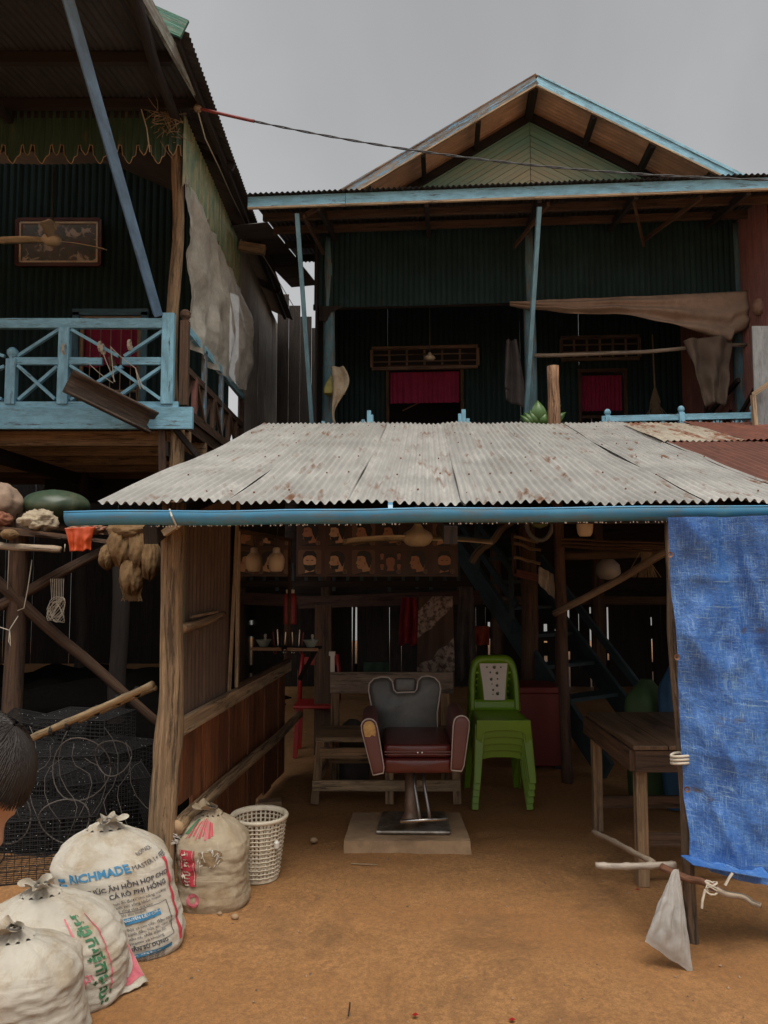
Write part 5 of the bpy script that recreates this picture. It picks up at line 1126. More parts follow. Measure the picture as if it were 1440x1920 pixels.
# ================================================================== stack of green plastic chairs
def green_chairs():
    g = ground(930, 1496); X, Y = g.x + .005, 5.36; w = .355
    T = thing('plastic_chair', (X, Y, 0), 'lime green plastic chair, lowest of the stack', 'chair', 'stack of green plastic chairs')
    sh = .375                                  # seat height
    # legs: channel-shaped, splayed
    for sx in (-1, 1):
        for fy, nm in ((-.20, 'front'), (.20, 'rear')):
            top = V(X + sx * w * .42, Y + fy * .85, sh - .02); bot = V(X + sx * w * .50, Y + fy * 1.18, .0)
            mb = MB(); s = V(sx, 0, 0); f = V(0, -1 if fy < 0 else 1, 0)
            mb.bar(top + f * .02, bot + f * .02, .06, .010, (0, 1, 0), w1=.042).bar(top + s * .028, bot + s * .019, .010, .05, (0, 1, 0), h1=.036); mb.build('leg', GREEN_PL, T, bevel=.004)
    # seat with rolled front apron arch
    def seat(u, v):
        x = X + (u - .5) * w * lerp(.98, .88, v); y = Y - .21 + v * .42; z = sh + .006 - .012 * sin(pi * u) * sin(pi * v) 
        return (x, y, z)
    MB().grid(seat, 14, 10).build('seat', GREEN_PL, T, smooth=True, solid=.008)
    ar = [(-w * .49, .015), (w * .49, .015), (w * .50, -.10)] + [(w * .40, -.13), (w * .385, -.085), (w * .34, -.062), (w * .2, -.052), (0, -.050), (-w * .2, -.052), (-w * .34, -.062), (-w * .385, -.085), (-w * .40, -.13)] + [(-w * .50, -.10)]
    MB().prism(ar, (X, Y - .212, sh), (1, 0, 0), (0, 0, 1), .010).build('front_apron', GREEN_PL, T, bevel=.003)
    for sx in (-1, 1): MB().bar((X + sx * w * .46, Y - .2, sh - .03), (X + sx * w * .43, Y + .2, sh - .03), .010, .06).build('side_apron', GREEN_PL, T)
    # backrest: frame with side openings and a middle splat
    BH = .385; up = V(0, .16, 1).normalized(); ex = V(1, 0, 0); o = V(X, Y + .19, sh)
    def P2(a, b, d=0.0): return o + ex * a + up * b + V(0, -d + .035 * (1 - (a / (w * .5)) ** 2) * 0, 0)
    def frame(u, v):     # outer band, v across the band
        t = u * 2 - 1; a = t * 1.0
        ang = pi * (1 - u); rx, rz = lerp(w * .50, w * .385, v), lerp(BH, BH - .055, v)
        cc, ss = cos(ang), sin(ang); k = 5.0; r = (abs(cc) ** k + abs(ss) ** k) ** (-1 / k); x = rx * cc * r; z = rz * ss * r
        x *= 1 - .04 * (z / BH); y = .02 * sin(pi * v)
        return P2(x, max(z, 0), y)
    MB().grid(frame, 48, 3).build('back_frame', GREEN_PL, T, smooth=True, solid=.010)
    MB().grid(lambda u, v: P2((u - .5) * w * .92, .005 + v * .075, .006), 10, 3).build('back_base', GREEN_PL, T, smooth=True, solid=.010)
    splat = lambda u, v: P2((u - .5) * lerp(.17, .235, v ** 1.5), .07 + v * (BH - .115), .004 + .008 * sin(pi * u))
    MB().grid(splat, 8, 12).build('back_splat', GREEN_PL, T, smooth=True, solid=.008)
    for sx in (-1, 1):
        for z0, h in ((BH * .62, .02), (BH * .82, .02)): MB().grid(lambda u, v: P2(sx * lerp(.085, w * .42, u), z0 + v * h + .03 * sin(pi * .5 * (1 - u)) - .02 + .03 * u, .003), 6, 2).build('back_bar', GREEN_PL, T, smooth=True, solid=.008)
    names = ('second from the bottom of the stack', 'in the middle of the stack', 'second from the top of the stack', 'on top of the stack, with a white printed panel')
    for k in range(4):
        c = copy_tree(T, (.002 * k, -.020 * (k + 1), .047 * (k + 1))); c['label'] = 'lime green plastic chair, ' + names[k]
        top = c
    d = V(.002 * 3, -.020 * 4, .047 * 4)
    pan = MB().grid(lambda u, v: splat(u * .86 + .07, v * .93 + .035) + d + V(0, -.016, 0), 8, 12).build('printed_panel', plain('white_print_panel', (.62, .54, .47), .4, .06, 6), top, smooth=True)
    # little apple marks
    r = random.Random(6); mb = MB()
    for u, v, s in ((.25, .90, .008), (.52, .90, .016), (.76, .90, .008), (.36, .76, .009), (.62, .74, .014), (.38, .57, .014), (.64, .58, .008), (.40, .44, .006), (.62, .40, .013), (.44, .28, .010), (.64, .18, .016), (.42, .16, .006)):
        c = splat(u * .86 + .07, v * .93 + .035) + d + V(0, -.021, 0)
        poly = [(0, .55), (.4, .75), (.85, .55), (.70, .25), (.68, -.1), (.9, -.35), (.6, -.85), (.25, -1), (0, -.9), (-.25, -1), (-.6, -.85), (-.95, -.2), (-.85, .5), (-.4, .75)]
        mb.add([c + V(p[0] * s * .8, 0, p[1] * s * .8) for p in poly], [tuple(range(len(poly) - 1, -1, -1))]); lf = [(.05, .8), (.4, 1.0), (.35, 1.35), (0, 1.1)]
        mb.add([c + V(p[0] * s * .8, 0, p[1] * s * .8) for p in lf], [(3, 2, 1, 0)])
    mb.build('apple_marks', plain('dark_mark', (.06, .07, .03), .6, .1, 8), pan, kind='stuff')
green_chairs()
# ================================================================== bench behind the chair
def bench():
    Y0, Y1 = 5.22, 5.62; zt = .425; xl, xr = at(592, 1385, Y0).x, at(868, 1385, Y0).x
    T = thing('wooden_bench', ((xl + xr) / 2, 5.4, 0), 'rough wooden bench with a pale backboard behind the barber chair', 'bench')
    for k in range(3): MB().bar((xl, Y0 + .065 + k * .135, zt), (xr, Y0 + .065 + k * .135, zt), .13, .022).build('seat_plank', WOOD_BENCH, T, bevel=.003)
    MB().bar((xl, Y0 - .004, zt - .006), (xr, Y0 - .004, zt - .006), .006, .026).build('seat_edge', WOOD_PALE, T)
    b0, b1 = at(619, 1280, Y1), at(850, 1280, Y1); MB().bar(b0, b1, .025, .15).build('backboard', wood('pinkish_board', (.40, .31, .245), (.24, .18, .135), .75), T, bevel=.004)
    for x in (b0.x + .035, b1.x - .06): MB().bar((x, Y1 + .03, 0), (x, Y1 + .03, b0.z + .03), .06, .045, (0, 1, 0)).build('rear_post', WOOD_BENCH, T)
    MB().bar((b0.x + .015, Y1 + .03, b0.z + .02), (b0.x + .015, Y1 + .03, b0.z + .19), .03, .03, (0, 1, 0)).bar((b0.x + .012, Y1 + .03, b0.z + .19), (b0.x + .012, Y1 + .03, b0.z + .22), .045, .04, (0, 1, 0)).build('post_cap', WHITE_PL, T)
    for x, lean in ((xl + .045, -.05), (xr - .06, .02), ((xl + xr) / 2 + .0, 0)):
        MB().bar((x + lean * .3, Y0 + .03, zt - .012), (x + lean, Y0 + .02, 0), .055, .045, (0, 1, 0)).build('front_leg', WOOD_BENCH, T, bevel=.003)
    MB().bar((xl + .03, Y0 + .0, zt - .09), (xr - .04, Y0 + .0, zt - .09), .022, .065).build('apron', WOOD_BENCH, T)
    MB().bar((xl - .02, Y0 - .01, .125), (xr - .02, Y0 - .01, .125), .022, .07).build('lower_rail', WOOD_PALE, T, bevel=.003)
    MB().bar((xl + .06, Y1, .20), (xr - .03, Y1, .20), .022, .06).build('rear_rail', WOOD_BENCH, T)
    for x in (xl, xr - .06): MB().bar((x + .02, Y0 + .02, .17), (x + .05, Y1 + .02, .17), .03, .05).build('end_rail', WOOD_BENCH, T)
bench()
# ================================================================== table on the right
def table():
    c0 = ground(1205, 1660); c1 = ground(1121, 1557); zt = .675
    fx, fy = c0.x, c0.y; bx, by = c1.x, c1.y
    T = thing('work_table', (1.75, 4.2, 0), 'rough plank work table with square legs near the blue tarpaulin', 'table')
    L = 1.05
    d = V(bx - fx, by - fy, 0).normalized(); s = V(d.y, -d.x, 0)
    A = V(fx, fy, 0) - d * .05 - s * .05; W = (V(bx, by, 0) - V(fx, fy, 0)).length + .10
    n = 6
    for k in range(n):
        o = A + s * (L * (k + .5) / n); MB().bar(o + V(0, 0, zt) - d * .012 * rnd.random(), o + d * W + V(0, 0, zt), L / n - .004, .022).build('top_plank', wood('wet_dark_plank', (.16, .095, .055), (.075, .042, .025), .38, tint=.25) if k == 0 else bpy.data.materials['wet_dark_plank'], T, bevel=.003)
    for p, q in ((A, A + d * W), (A, A + s * L), (A + d * W, A + d * W + s * L), (A + s * L, A + s * L + d * W)):
        dd = (q - p).normalized(); MB().bar(p + V(0, 0, zt - .065) + (d * .01 if abs(dd.dot(d)) > .9 else s * .01) , q + V(0, 0, zt - .065), .025, .10).build('apron', WOOD_MID, T)
    for a, b in ((.05, .05), (W - .05, .05), (.05, L - .05), (W - .05, L - .05)):
        p = A + d * a + s * b; MB().bar(p, p + V(0, 0, zt - .02), .055, .055, d).build('leg', WOOD_BENCH if b < .1 else WOOD_MID, T, bevel=.003)
    MB().bar(A + d * (W - .06) + s * .06 + V(0, 0, .17), A + d * (W - .06) + s * (L - .05) + V(0, 0, .17), .025, .07).build('stretcher', WOOD_MID, T)
    MB().bar(A + d * .05 + s * .06 + V(0, 0, .22), A + d * .05 + s * (L - .05) + V(0, 0, .22), .025, .06).build('stretcher', WOOD_MID, T)
table()
# ================================================================== blue tarpaulin, its pole, sticks and bag
def tarp_side():
    def fn(u, v):
        Y = 3.20 + .04 * sin(v * 3) + .55 * u * 0
        xl = lerp(1243, 1296, v ** .9); xr = 1560
        top = lerp(972, 962, u); bot = lerp(1619, 1690, u ** .8) if u > .12 else lerp(1622, 1628, u / .12)
        p = at(lerp(xl, xr, u), lerp(top, bot, v), Y)
        f = .04 * sin(u * 9 - v * 3.2 + 1.2) * (.25 + .75 * (1 - v)) + .03 * nz(u * 3, v * 4) + .03 * (.25 - abs(nz(u * 4 - v * 2, v * 2.5, 6))) * 2 + .012 * (.25 - abs(nz(u * 9, v * 12, 1))) + .010 * nz(u * 11, v * 13, 2) + .05 * max(0, .12 - abs(u - .28 - .45 * v)) * 4 * (1 - v)
        p.y -= f; return p
    tag(MB().grid(fn, 70, 90, su=.8, sv=1.45).build('blue_tarpaulin', TARP, smooth=True), 'scuffed blue tarpaulin hanging from the gutter at the shelter front', 'tarpaulin')
    c = at(1269, 1232, 3.14); tag(MB().lathe([(.006, .002), (.012, .004), (.012, 0), (.006, -.002)], c, 14, axis=(0, -1, 0)).build('eyelet', plain('rusty_eyelet', (.20, .10, .05), .5, .2, 20, metal=.6)), 'rusty metal eyelet in the edge of the blue tarpaulin', 'eyelet')
    for px, py, lab in ((1284, 1480, 'lower rusty eyelet in the edge of the blue tarpaulin'), (1252, 1040, 'upper rusty eyelet in the edge of the blue tarpaulin')):
        c = at(px + 4, py, 3.12); tag(MB().lathe([(.006, .002), (.012, .004), (.012, 0), (.006, -.002)], c, 14, axis=(0, -1, 0)).build('eyelet', bpy.data.materials['rusty_eyelet']), lab, 'eyelet')
    # folded corner flap at the bottom
    a, b, c2, d = at(1276, 1604, 3.22), at(1300, 1622, 3.12), at(1410, 1604, 3.30), at(1450, 1650, 3.15)
    tag(MB().add([a, b, d, c2], [(0, 1, 2, 3)], [[(0, 0), (.1, 0), (.1, .4), (0, .4)]]).build('tarpaulin_flap', TARP, solid=.003), 'blue tarpaulin hem folded over the low stick', 'tarpaulin')
    # pole behind it
    q = ground(1299, 1768); p, r = branch(q - V(0, 0, .05), at(1262, 1180, 3.30), .026, .024, .01, 16, 4.4); p2, r2 = branch(at(1262, 1180, 3.30), at(1256, 965, 3.36), .024, .022, .006, 6, 4.9)
    tag(MB().tube(p + p2[1:], r + r2[1:], 10, wob=.16, seed=6).build('tarpaulin_pole', wood('rough_pole', (.30, .205, .13), (.14, .09, .055), .85, (1.6, 24, 1), bump=.9), smooth=True), 'rough wooden pole standing behind the edge of the blue tarpaulin', 'pole')
    T = thing('rope_lashing', at(1275, 1425, 3.2), 'pale rope wound round the pole at the table corner', 'rope')
    c = at(1274, 1420, 3.26)
    for k in range(3): MB().tube([c + V(.034 * cos(t * .63), .034 * sin(t * .63), -.02 + .014 * k + .004 * sin(t)) for t in range(11)], .006, 6).build('turn', ROPE, T, smooth=True)
    # bamboo and sticks tied low down
    def pole(name, a, b, r0, r1, mat, label, seed, joints=True, bend=.006):
        p, r = branch(a, b, r0, r1, bend, 18, seed)
        if joints: r = [x * (1.22 if i % 5 == 2 else 1) for i, x in enumerate(r)]
        tag(MB().tube(p, r, 10, wob=.04, seed=seed).build(name, mat, smooth=True), label, 'stick')
    pole('bamboo_stick', at(1117, 1622, 3.35), at(1268, 1622, 3.30), .014, .013, wood('grey_bamboo', (.42, .35, .28), (.26, .2, .15), .5, (1, 20, 1), bump=.2), 'grey bamboo stick lashed level to the tarpaulin pole', 1.2)
    pole('thin_stick', at(1112, 1560, 4.0), at(1225, 1618, 3.36), .013, .012, STICK, 'thin jointed stick slanting back from the bamboo to the table leg', 2.2)
    pole('red_branch', at(1240, 1625, 3.28), at(1345, 1668, 3.02), .016, .013, wood('red_bark', (.26, .115, .06), (.12, .05, .03), .6), 'reddish branch poking out past the tarpaulin pole', 3.2, False, .012)
    pole('forked_branch', at(1335, 1662, 3.05), at(1428, 1700, 2.92), .013, .010, STICK, 'bare grey branch end tied to the reddish branch', 4.2, False, .014)
    T = thing('string_knot', at(1335, 1665, 3.0), 'white string tied in a messy knot round the branch', 'string'); c = at(1334, 1664, 3.03)
    MB().tube([c + V(.022 * cos(t * .7), .018 * sin(t * .7), .02 * sin(t * .45)) for t in range(40)], .003, 5).build('knot', ROPE, T)
    for pts in (((1322, 1668), (1317, 1690), (1316, 1703)), ((1360, 1660), (1368, 1645), (1374, 1637))): MB().tube([at(x, y, 2.99) for x, y in pts], .005, 5).build('tail', ROPE, T)
    # hanging white bag
    top = at(1268, 1630, 3.18)
    out = [(1268, 1630), (1252, 1668), (1238, 1712), (1222, 1745), (1209, 1764)]
    def fb(u, v):
        a = u * 2 * pi; k = v ** .9
        L, R = at(lerp(1264, 1209, k), lerp(1630, 1765, v), 3.10), at(lerp(1272, 1298, k), lerp(1630, 1826, v), 3.10)
        c = (L + R) / 2; hw = (R - L).length / 2; d = (R - L).normalized()
        r = hw * (1 + .05 * sin(a * 7 + v * 3) * (v < .97)) * (1 + .05 * nz(a * 2, v * 8)); y = hw * .42 * sin(pi * min(1, .15 + .8 * v)) * (1 if v < .92 else lerp(1, .25, (v - .92) / .08))
        return c + d * (r * cos(a)) + V(0, y * sin(a) * (1 + .38 * sin(a * 9 + 2 * nz(v * 4)) + .2 * nz(a * 5, v * 7)) , 0) + V(0, 0, .006 * nz(a * 2, v * 9))
    tag(MB().grid(fb, 44, 34, wrap=True).build('plastic_bag', FILM_BAG, smooth=True), 'limp white plastic bag hanging from the low bamboo stick', 'bag')
tarp_side()
# ================================================================== sacks and basket
def glyphs(txt, size, font_offset=0.0):
    """flat outlines of a piece of lettering: list of (verts2d, faces), and its width"""
    cu = bpy.data.curves.new('t', 'FONT'); cu.body = txt; cu.size = size; cu.resolution_u = 2; cu.offset = font_offset
    ob = bpy.data.objects.new('t', cu); COL.objects.link(ob); dg = bpy.context.evaluated_depsgraph_get(); dg.update()
    me = bpy.data.meshes.new_from_object(ob.evaluated_get(dg)); vs = [(v.co.x, v.co.y) for v in me.vertices]; fs = [tuple(p.vertices) for p in me.polygons]
    bpy.data.objects.remove(ob); bpy.data.curves.remove(cu); bpy.data.meshes.remove(me); return vs, fs
def letter(mb, txt, size, S, s0, t0, rot=0.0, mi=0, bold=0.0, flip=False):
    """set lettering on a surface S(s, t) -> point just above the skin"""
    vs, fs = glyphs(txt, size, bold); c, q = cos(rot), sin(rot)
    mb.add([S(s0 + x * c - y * q, t0 + x * q + y * c) for x, y in vs], [f if not flip else tuple(reversed(f)) for f in fs], mi=mi)
def make_sack(name, base, H, a, b, face, lean, mat, label, seed, top='tied', slump=.0, fold=1.0, twist=.0):
    """woven bag standing on base; a,b half-widths; face = direction its print looks (angle in plan)"""
    base = V(base); ex = V(-sin(face), cos(face), 0); ey = V(cos(face), sin(face), 0)       # ex: to the viewer's right, ey: outwards
    lean = V(lean)
    def rad(v):
        r = 1.0
        if v < .12: r = .86 + .14 * (v / .12) ** .6
        if v > .62: r = lerp(1.0, .30, ((v - .62) / .38) ** 2.3)
        return r * (1 + .045 * sin(v * 7 + seed) )
    def core(th, v):
        v = max(0.0, min(1.0, v))
        """th: angle from the facing direction, positive to the right"""
        k = 2.7; c_, s_ = sin(th), cos(th); r = (abs(c_) ** k + abs(s_) ** k) ** (-1 / k)
        x, y = a * r * c_ * rad(v), b * r * s_ * rad(v)
        n = 1 + fold * (.022 * (.22 - abs(nz(th * 2.6 + seed, v * 6.5, 3))) * 2 + .020 * (.22 - abs(nz(th * 5 + seed, v * 15, 9))) * 2) + fold * (.028 * nz(th * 2.2 + seed, v * 7) + .03 * nz(th * 1.1, v * 2.5 + seed)) + fold * .012 * sin(v * 46 + 3 * nz(th * 1.4, seed) * 2 + seed) * (.4 + .6 * nz(th * 2, v * 3 + seed) ** 2 * 3)
        z = v * H * (1 - slump * .12 * (1 - cos(th)) * v)
        if v > .60:   # gathers towards the tie
            n += (.05 * sin(th * 13 + seed + 2 * nz(th, seed)) + .03 * sin(th * 23 + seed)) * ((v - .60) / .40) ** 1.3
        sh = lean * (v ** 1.3)
        return base + ex * (x * n) + ey * (y * n) + V(sh.x, sh.y, z + sh.z * v)
    def skin(th, v): 
        v = max(0.0, min(.985, v)); p = core(th, v); q = core(th, v + .01); w = core(th + .01, v); n = (w - p).cross(q - p).normalized()
        if n.dot(p - (base + V(0, 0, v * H) + lean * v)) < 0: n = -n
        return p, n
    mb = MB(); mb.grid(lambda u, v: core(u * 2 * pi - pi, v), 84, 72, su=2 * (a + b) * 1.7, sv=H, wrap=True)
    ctr = base + V(0, 0, H) + lean
    tp = [core(u / 84 * 2 * pi - pi, 1.0) for u in range(84)]; cen = sum(tp, V(0, 0, 0)) / 84
    if top == 'tied':
        def cap(u, v):
            q = tp[int(round(u * 84)) % 84]; p = q.lerp(cen, v ** .8 * .88); return p + V(0, 0, .030 * sin(v * pi / 2) + .008 * sin(u * 2 * pi * 13 + seed) * (1 - v))
        mb.grid(cap, 84, 8, su=1, sv=.2, wrap=True)
    T = thing(name, base, label, 'sack'); mb.build('bag', mat, T, smooth=True)
    cc = cen + V(0, 0, .030)
    if top == 'tied':
        def fr(u, v):
            th = u * 2 * pi; r = lerp(.020, .052 + .012 * sin(th * 3 + seed), v ** 1.2) * (1 + .20 * sin(th * 7 + seed)); return cc + V(r * cos(th), r * sin(th), -.008 + .030 * v + .010 * sin(th * 5) * v) + ex * (.05 * v * sin(seed * 2.1)) - ey * (-.03 * v)
        MB().grid(fr, 54, 8, su=.4, sv=.1, wrap=True).build('gathered_mouth', mat, T, smooth=True)
        MB().tube([cc + V(.023 * cos(t * .6), .023 * sin(t * .6), .003 * sin(t)) for t in range(23)], .0045, 6).build('tie_string', ROPE_DK, T)
    def S(s, t):     # s metres to the right of the print's middle, t height fraction
        th = s / ((a + b) / 2 * .98); p, n = skin(th, t / H); return p + n * .0035
    return T, S, core
def band(mb, S, s0, s1, t0, t1, mi=0, n=12, m=4, slant=0.0):
    mb.grid(lambda u, v: S(lerp(s0, s1, u), lerp(t0, t1, v) + slant * (lerp(s0, s1, u))), n, m, mi)
def outline(mb, S, s0, s1, t0, t1, w=.002, mi=0, slant=0.0):
    band(mb, S, s0, s1, t0, t0 + w, mi, 14, 1, slant); band(mb, S, s0, s1, t1 - w, t1, mi, 14, 1, slant); band(mb, S, s0, s0 + w, t0, t1, mi, 1, 14, slant); band(mb, S, s1 - w, s1, t0, t1, mi, 1, 14, slant)
def sacks():
    V3 = Vector
    # --- 1: blue-printed feed sack
    g = ground(222, 1790); T, S, core = make_sack('feed_sack', (g.x + .0, g.y + .08, -.01), .465, .240, .165, radians(-72), (-.11, .05, 0), SACK, 'white feed sack with blue and black print, tied at the top', 1.3, fold=.9)
    mb = MB(); sl = .10
    z0 = .315
    letter(mb, 'RICHMADE', .040, S, -.135, z0, .12, 1, .0012); letter(mb, 'MASTER I + FEEDS', .022, S, .068, z0 + .028, .14, 0)
    for k, (x, y, w, h) in enumerate(((-.182, z0 + .022, .030, .012), (-.182, z0 - .002, .012, .018), (-.167, z0 + .004, .016, .009), (-.167, z0 - .012, .016, .010))): band(mb, S, x, x + w, y, y + h, 1, 3, 2, .12)
    letter(mb, 'THỨC ĂN HỖN HỢP CHO', .024, S, -.09, .268, .12, 0, .0006); letter(mb, 'CÁ RÔ PHI HỒNG', .024, S, -.02, .246, .12, 0, .0006)
    for k, tx in enumerate(('Thức ăn được cho tăng trưởng', 'nhanh, sức sống khỏe mạnh', 'tỷ lệ sống của quá cao', 'đến khi thu hoạch')): letter(mb, tx, .0145, S, -.02, .222 - .016 * k, .12, 0)
    band(mb, S, .005, .135, .148, .170, 1, 10, 2, .12); letter(mb, 'NGUYÊN LIỆU CHÍNH', .0135, lambda s, t: S(s, t) + (S(s, t) - core(s / .196, t / .50)) * .5, .012, .154, .12, 2)
    for k, tx in enumerate(('Bột cá cao cấp, đậu nành,', 'bánh dầu, bột mì, cám gạo,', 'dầu cá, chất dẫn dụ,', 'Vitamin và khoáng')): letter(mb, tx, .0145, S, .02, .126 - .0165 * k, .12, 0)
    outline(mb, S, -.002, .165, .062, .190, .0022, 0, .12); letter(mb, 'HƯỚNG DẪN SỬ DỤNG', .017, S, -.05, .045, .12, 0, .0005)
    band(mb, S, -.02, .15, .024, .039, 1, 10, 2, .12); letter(mb, 'Lượng cá lớn · lượng thức ăn', .010, lambda s, t: S(s, t) + (S(s, t) - core(s / .196, t / .50)) * .5, -.01, .028, .12, 2)
    for k in range(3): letter(mb, 'môi trường và tập tính bắt mồi', .011, S, -.01, .016 - .010 * k, .12, 0)
    letter(mb, 'RICHMADE', .016, S, .10, .385, .16, 0); band(mb, S, .19, .205, .05, .36, 3, 2, 20); 
    mb.build('printed_lettering', [INK, INK_BLUE, SACK, INK_RED], T)
    # flat empty bottom corner of the bag lying on the ground
    c0, c1, c2, c3 = ground(262, 1800), ground(340, 1755), ground(322, 1700), ground(290, 1640)
    # --- 2: red-printed rice sack
    g = ground(140, 1885); T, S, core = make_sack('rice_sack', (g.x - .08, g.y + .06, -.01), .36, .245, .185, radians(-68), (-.09, .03, 0), SACK, 'slumped white rice sack with red border and green script, marked 50KG', 4.6, fold=1.3)
    mb = MB(); band(mb, S, .075, .081, .05, .31, 3, 2, 24); band(mb, S, .155, .160, .06, .31, 3, 2, 24)
    letter(mb, 'អង្ករផ្កាម្លិះ', .050, S, .103, .315, -pi / 2 + .05, 4, .001)
    letter(mb, 'ប្រទេសកម្ពុជា', .034, S, -.08, .095, .15, 3, .0006); letter(mb, '0129', .036, S, -.05, .058, .15, 4); letter(mb, '3289', .036, S, -.01, .024, .15, 4)
    mb.build('printed_lettering', [INK, INK_BLUE, SACK, INK_PINK, INK_GREEN], T)
    # its flat lower corner with the weight mark, spread on the ground
    A, B, C, D = ground(178, 1790), ground(205, 1765), ground(278, 1848), ground(205, 1880)
    def flap(u, v):
        p = A.lerp(B, u).lerp(D.lerp(C, u), v); h = lerp(.16, .012, v ** .7); return p + V3((0, 0, h + .012 * nz(u * 5, v * 5)))
    fl = MB().grid(flap, 14, 14, su=.3, sv=.3).build('bag_corner', SACK, T, smooth=True, solid=.004)
    F2 = lambda s, t: flap(.5 + s, .5 + t) + V3((.003, -.006, .004))
    mb = MB(); mb.grid(lambda u, v: flap(lerp(.05, .98, u), lerp(.30, .92, v)) + V3((.002, -.004, .003)), 12, 12, 0)
    mb.grid(lambda u, v: flap(.5 + .40 * v * cos(u * 2 * pi), .60 + .25 * v * sin(u * 2 * pi)) + V3((.004, -.008, .006)), 24, 3, 1, wrap=True)
    vs, fs = glyphs('50KG', .34, .006); mb.add([flap(.84 - x * .80, .66 - y * .75) + V3((.006, -.012, .009)) for x, y in vs], fs, mi=2)
    mb.build('weight_mark', [INK_PINK, SACK, INK_GREEN], fl)
    # --- 3: nearest sack, low at the corner
    g = ground(60, 1960); make_sack('grain_sack', (g.x - .03, g.y + .0, -.01), .36, .20, .18, radians(-70), (-.03, -.02, 0), SACK, 'plain off-white sack with gathered top, nearest to the viewer', 7.9, fold=1.4)
    # --- 4: torn sack with the red banner beside the post
    g = ground(388, 1715); T, S, core = make_sack('torn_sack', (g.x, g.y + .15, -.01), .40, .165, .155, radians(-86), (-.02, .02, 0), SACK_T, 'dirty tan sack with a red banner and torn side, beside the post', 2.4, fold=1.1, top='tied')
    mb = MB(); band(mb, S, -.125, -.055, .13, .285, 3, 8, 20); 
    for s_ in (-.118, -.064): band(mb, lambda s, t: S(s, t) + (S(s, t) - core(s / .1544, t / .43)) * .4, s_, s_ + .003, .135, .28, 2, 1, 18)
    letter(mb, 'ស្រូវ ល្អ', .045, lambda s, t: S(s, t) + (S(s, t) - core(s / .1544, t / .43)) * .5, -.107, .275, -pi / 2, 2, .001)
    for k in range(9): band(mb, S, -.115 + .016 * k, -.110 + .017 * k, .325 + .006 * (k % 3), .395 - .004 * abs(k - 4), 3 if k % 3 else 5, 2, 10)
    band(mb, S, -.135, -.115, .34, .39, 4, 3, 8)
    mb.grid(lambda u, v: S(-.07 + .028 * (v * .5 + .5) * cos(u * 2 * pi), .07 + .030 * (v * .5 + .5) * sin(u * 2 * pi)), 20, 2, 5, wrap=True)
    mb.build('printed_banner', [INK, INK_BLUE, SACK, INK_RED, INK_GREEN, INK_PINK], T)
    mb = MB(); r = random.Random(8)     # frayed tear with the dark hole
    mb.grid(lambda u, v: S(.005 + .045 * v * cos(u * 2 * pi) * (1 + .3 * sin(u * 21)), .255 + .035 * v * sin(u * 2 * pi) * (1 + .3 * sin(u * 17))), 28, 3, 0, wrap=True)
    for k in range(26):
        a = r.random() * 6.28; s, t = .005 + .045 * cos(a), .255 + .036 * sin(a); p = S(s, t); q = S(s + r.gauss(0, .014), t + r.gauss(-.012, .016)) + V3((0, -.008 * r.random(), 0)); mb.tube([p, (p + q) / 2 + V3((0, -.003, 0)), q], .0011, 4, 1, cap=False)
    for k in range(16):
        p = S(-.15 + .01 * r.random(), .30 + .03 * r.random()); mb.tube([p, p + V3((-.03 * r.random(), -.02, .03 * r.random()))], .0014, 4, 1, cap=False)
    mb.build('torn_fringe', [plain('grain_in_tear', (.22, .15, .08), .9, .3, 40), WHITE_PL], T, kind='stuff')
sacks()
def basket():
    g = ground(478, 1660); cx, cy = g.x, g.y + .11; T = thing('plastic_basket', (cx, cy, 0), 'dirty cream plastic lattice basket beside the torn sack', 'basket'); H, r0, r1 = .30, .098, .135; N = 34
    c = V(cx, cy, 0)
    def P(a, z, d=0): r = lerp(r0, r1, z / H) + d; return c + V(r * cos(a), r * sin(a), z)
    for k in range(N): MB().bar(P(2 * pi * k / N, .012), P(2 * pi * k / N, H - .01), .0085, .0035, (cos(2 * pi * k / N), sin(2 * pi * k / N), 0)).build('upright', BASKET_PL, T)
    for z, h in [(.02 + i * .0205, .007) for i in range(13)]:
        MB().grid(lambda u, v: P(u * 2 * pi, z + v * h, .003 + .0025 * sin(u * 2 * pi * 17)), 68, 1, wrap=True).build('hoop', BASKET_PL, T, smooth=True, solid=.003)
    MB().lathe([(lerp(r0, r1, 1) - .006, H - .012), (r1 + .010, H - .008), (r1 + .014, H + .004), (r1 + .008, H + .012), (r1 - .006, H + .008), (r1 - .008, H - .012)], c, 48).build('rim', BASKET_PL, T, smooth=True)
    MB().lathe([(0, .012), (r0, .012), (r0 + .003, .0), (r0 + .004, .03)], c, 40).build('bottom', BASKET_PL, T)
    q = P(radians(-40), H * .62, .012); MB().lathe([(0, -.02), (.012, -.015), (.014, .01), (.006, .02), (0, .02)], q, 10).build('clip', WHITE_PL, T)
basket()
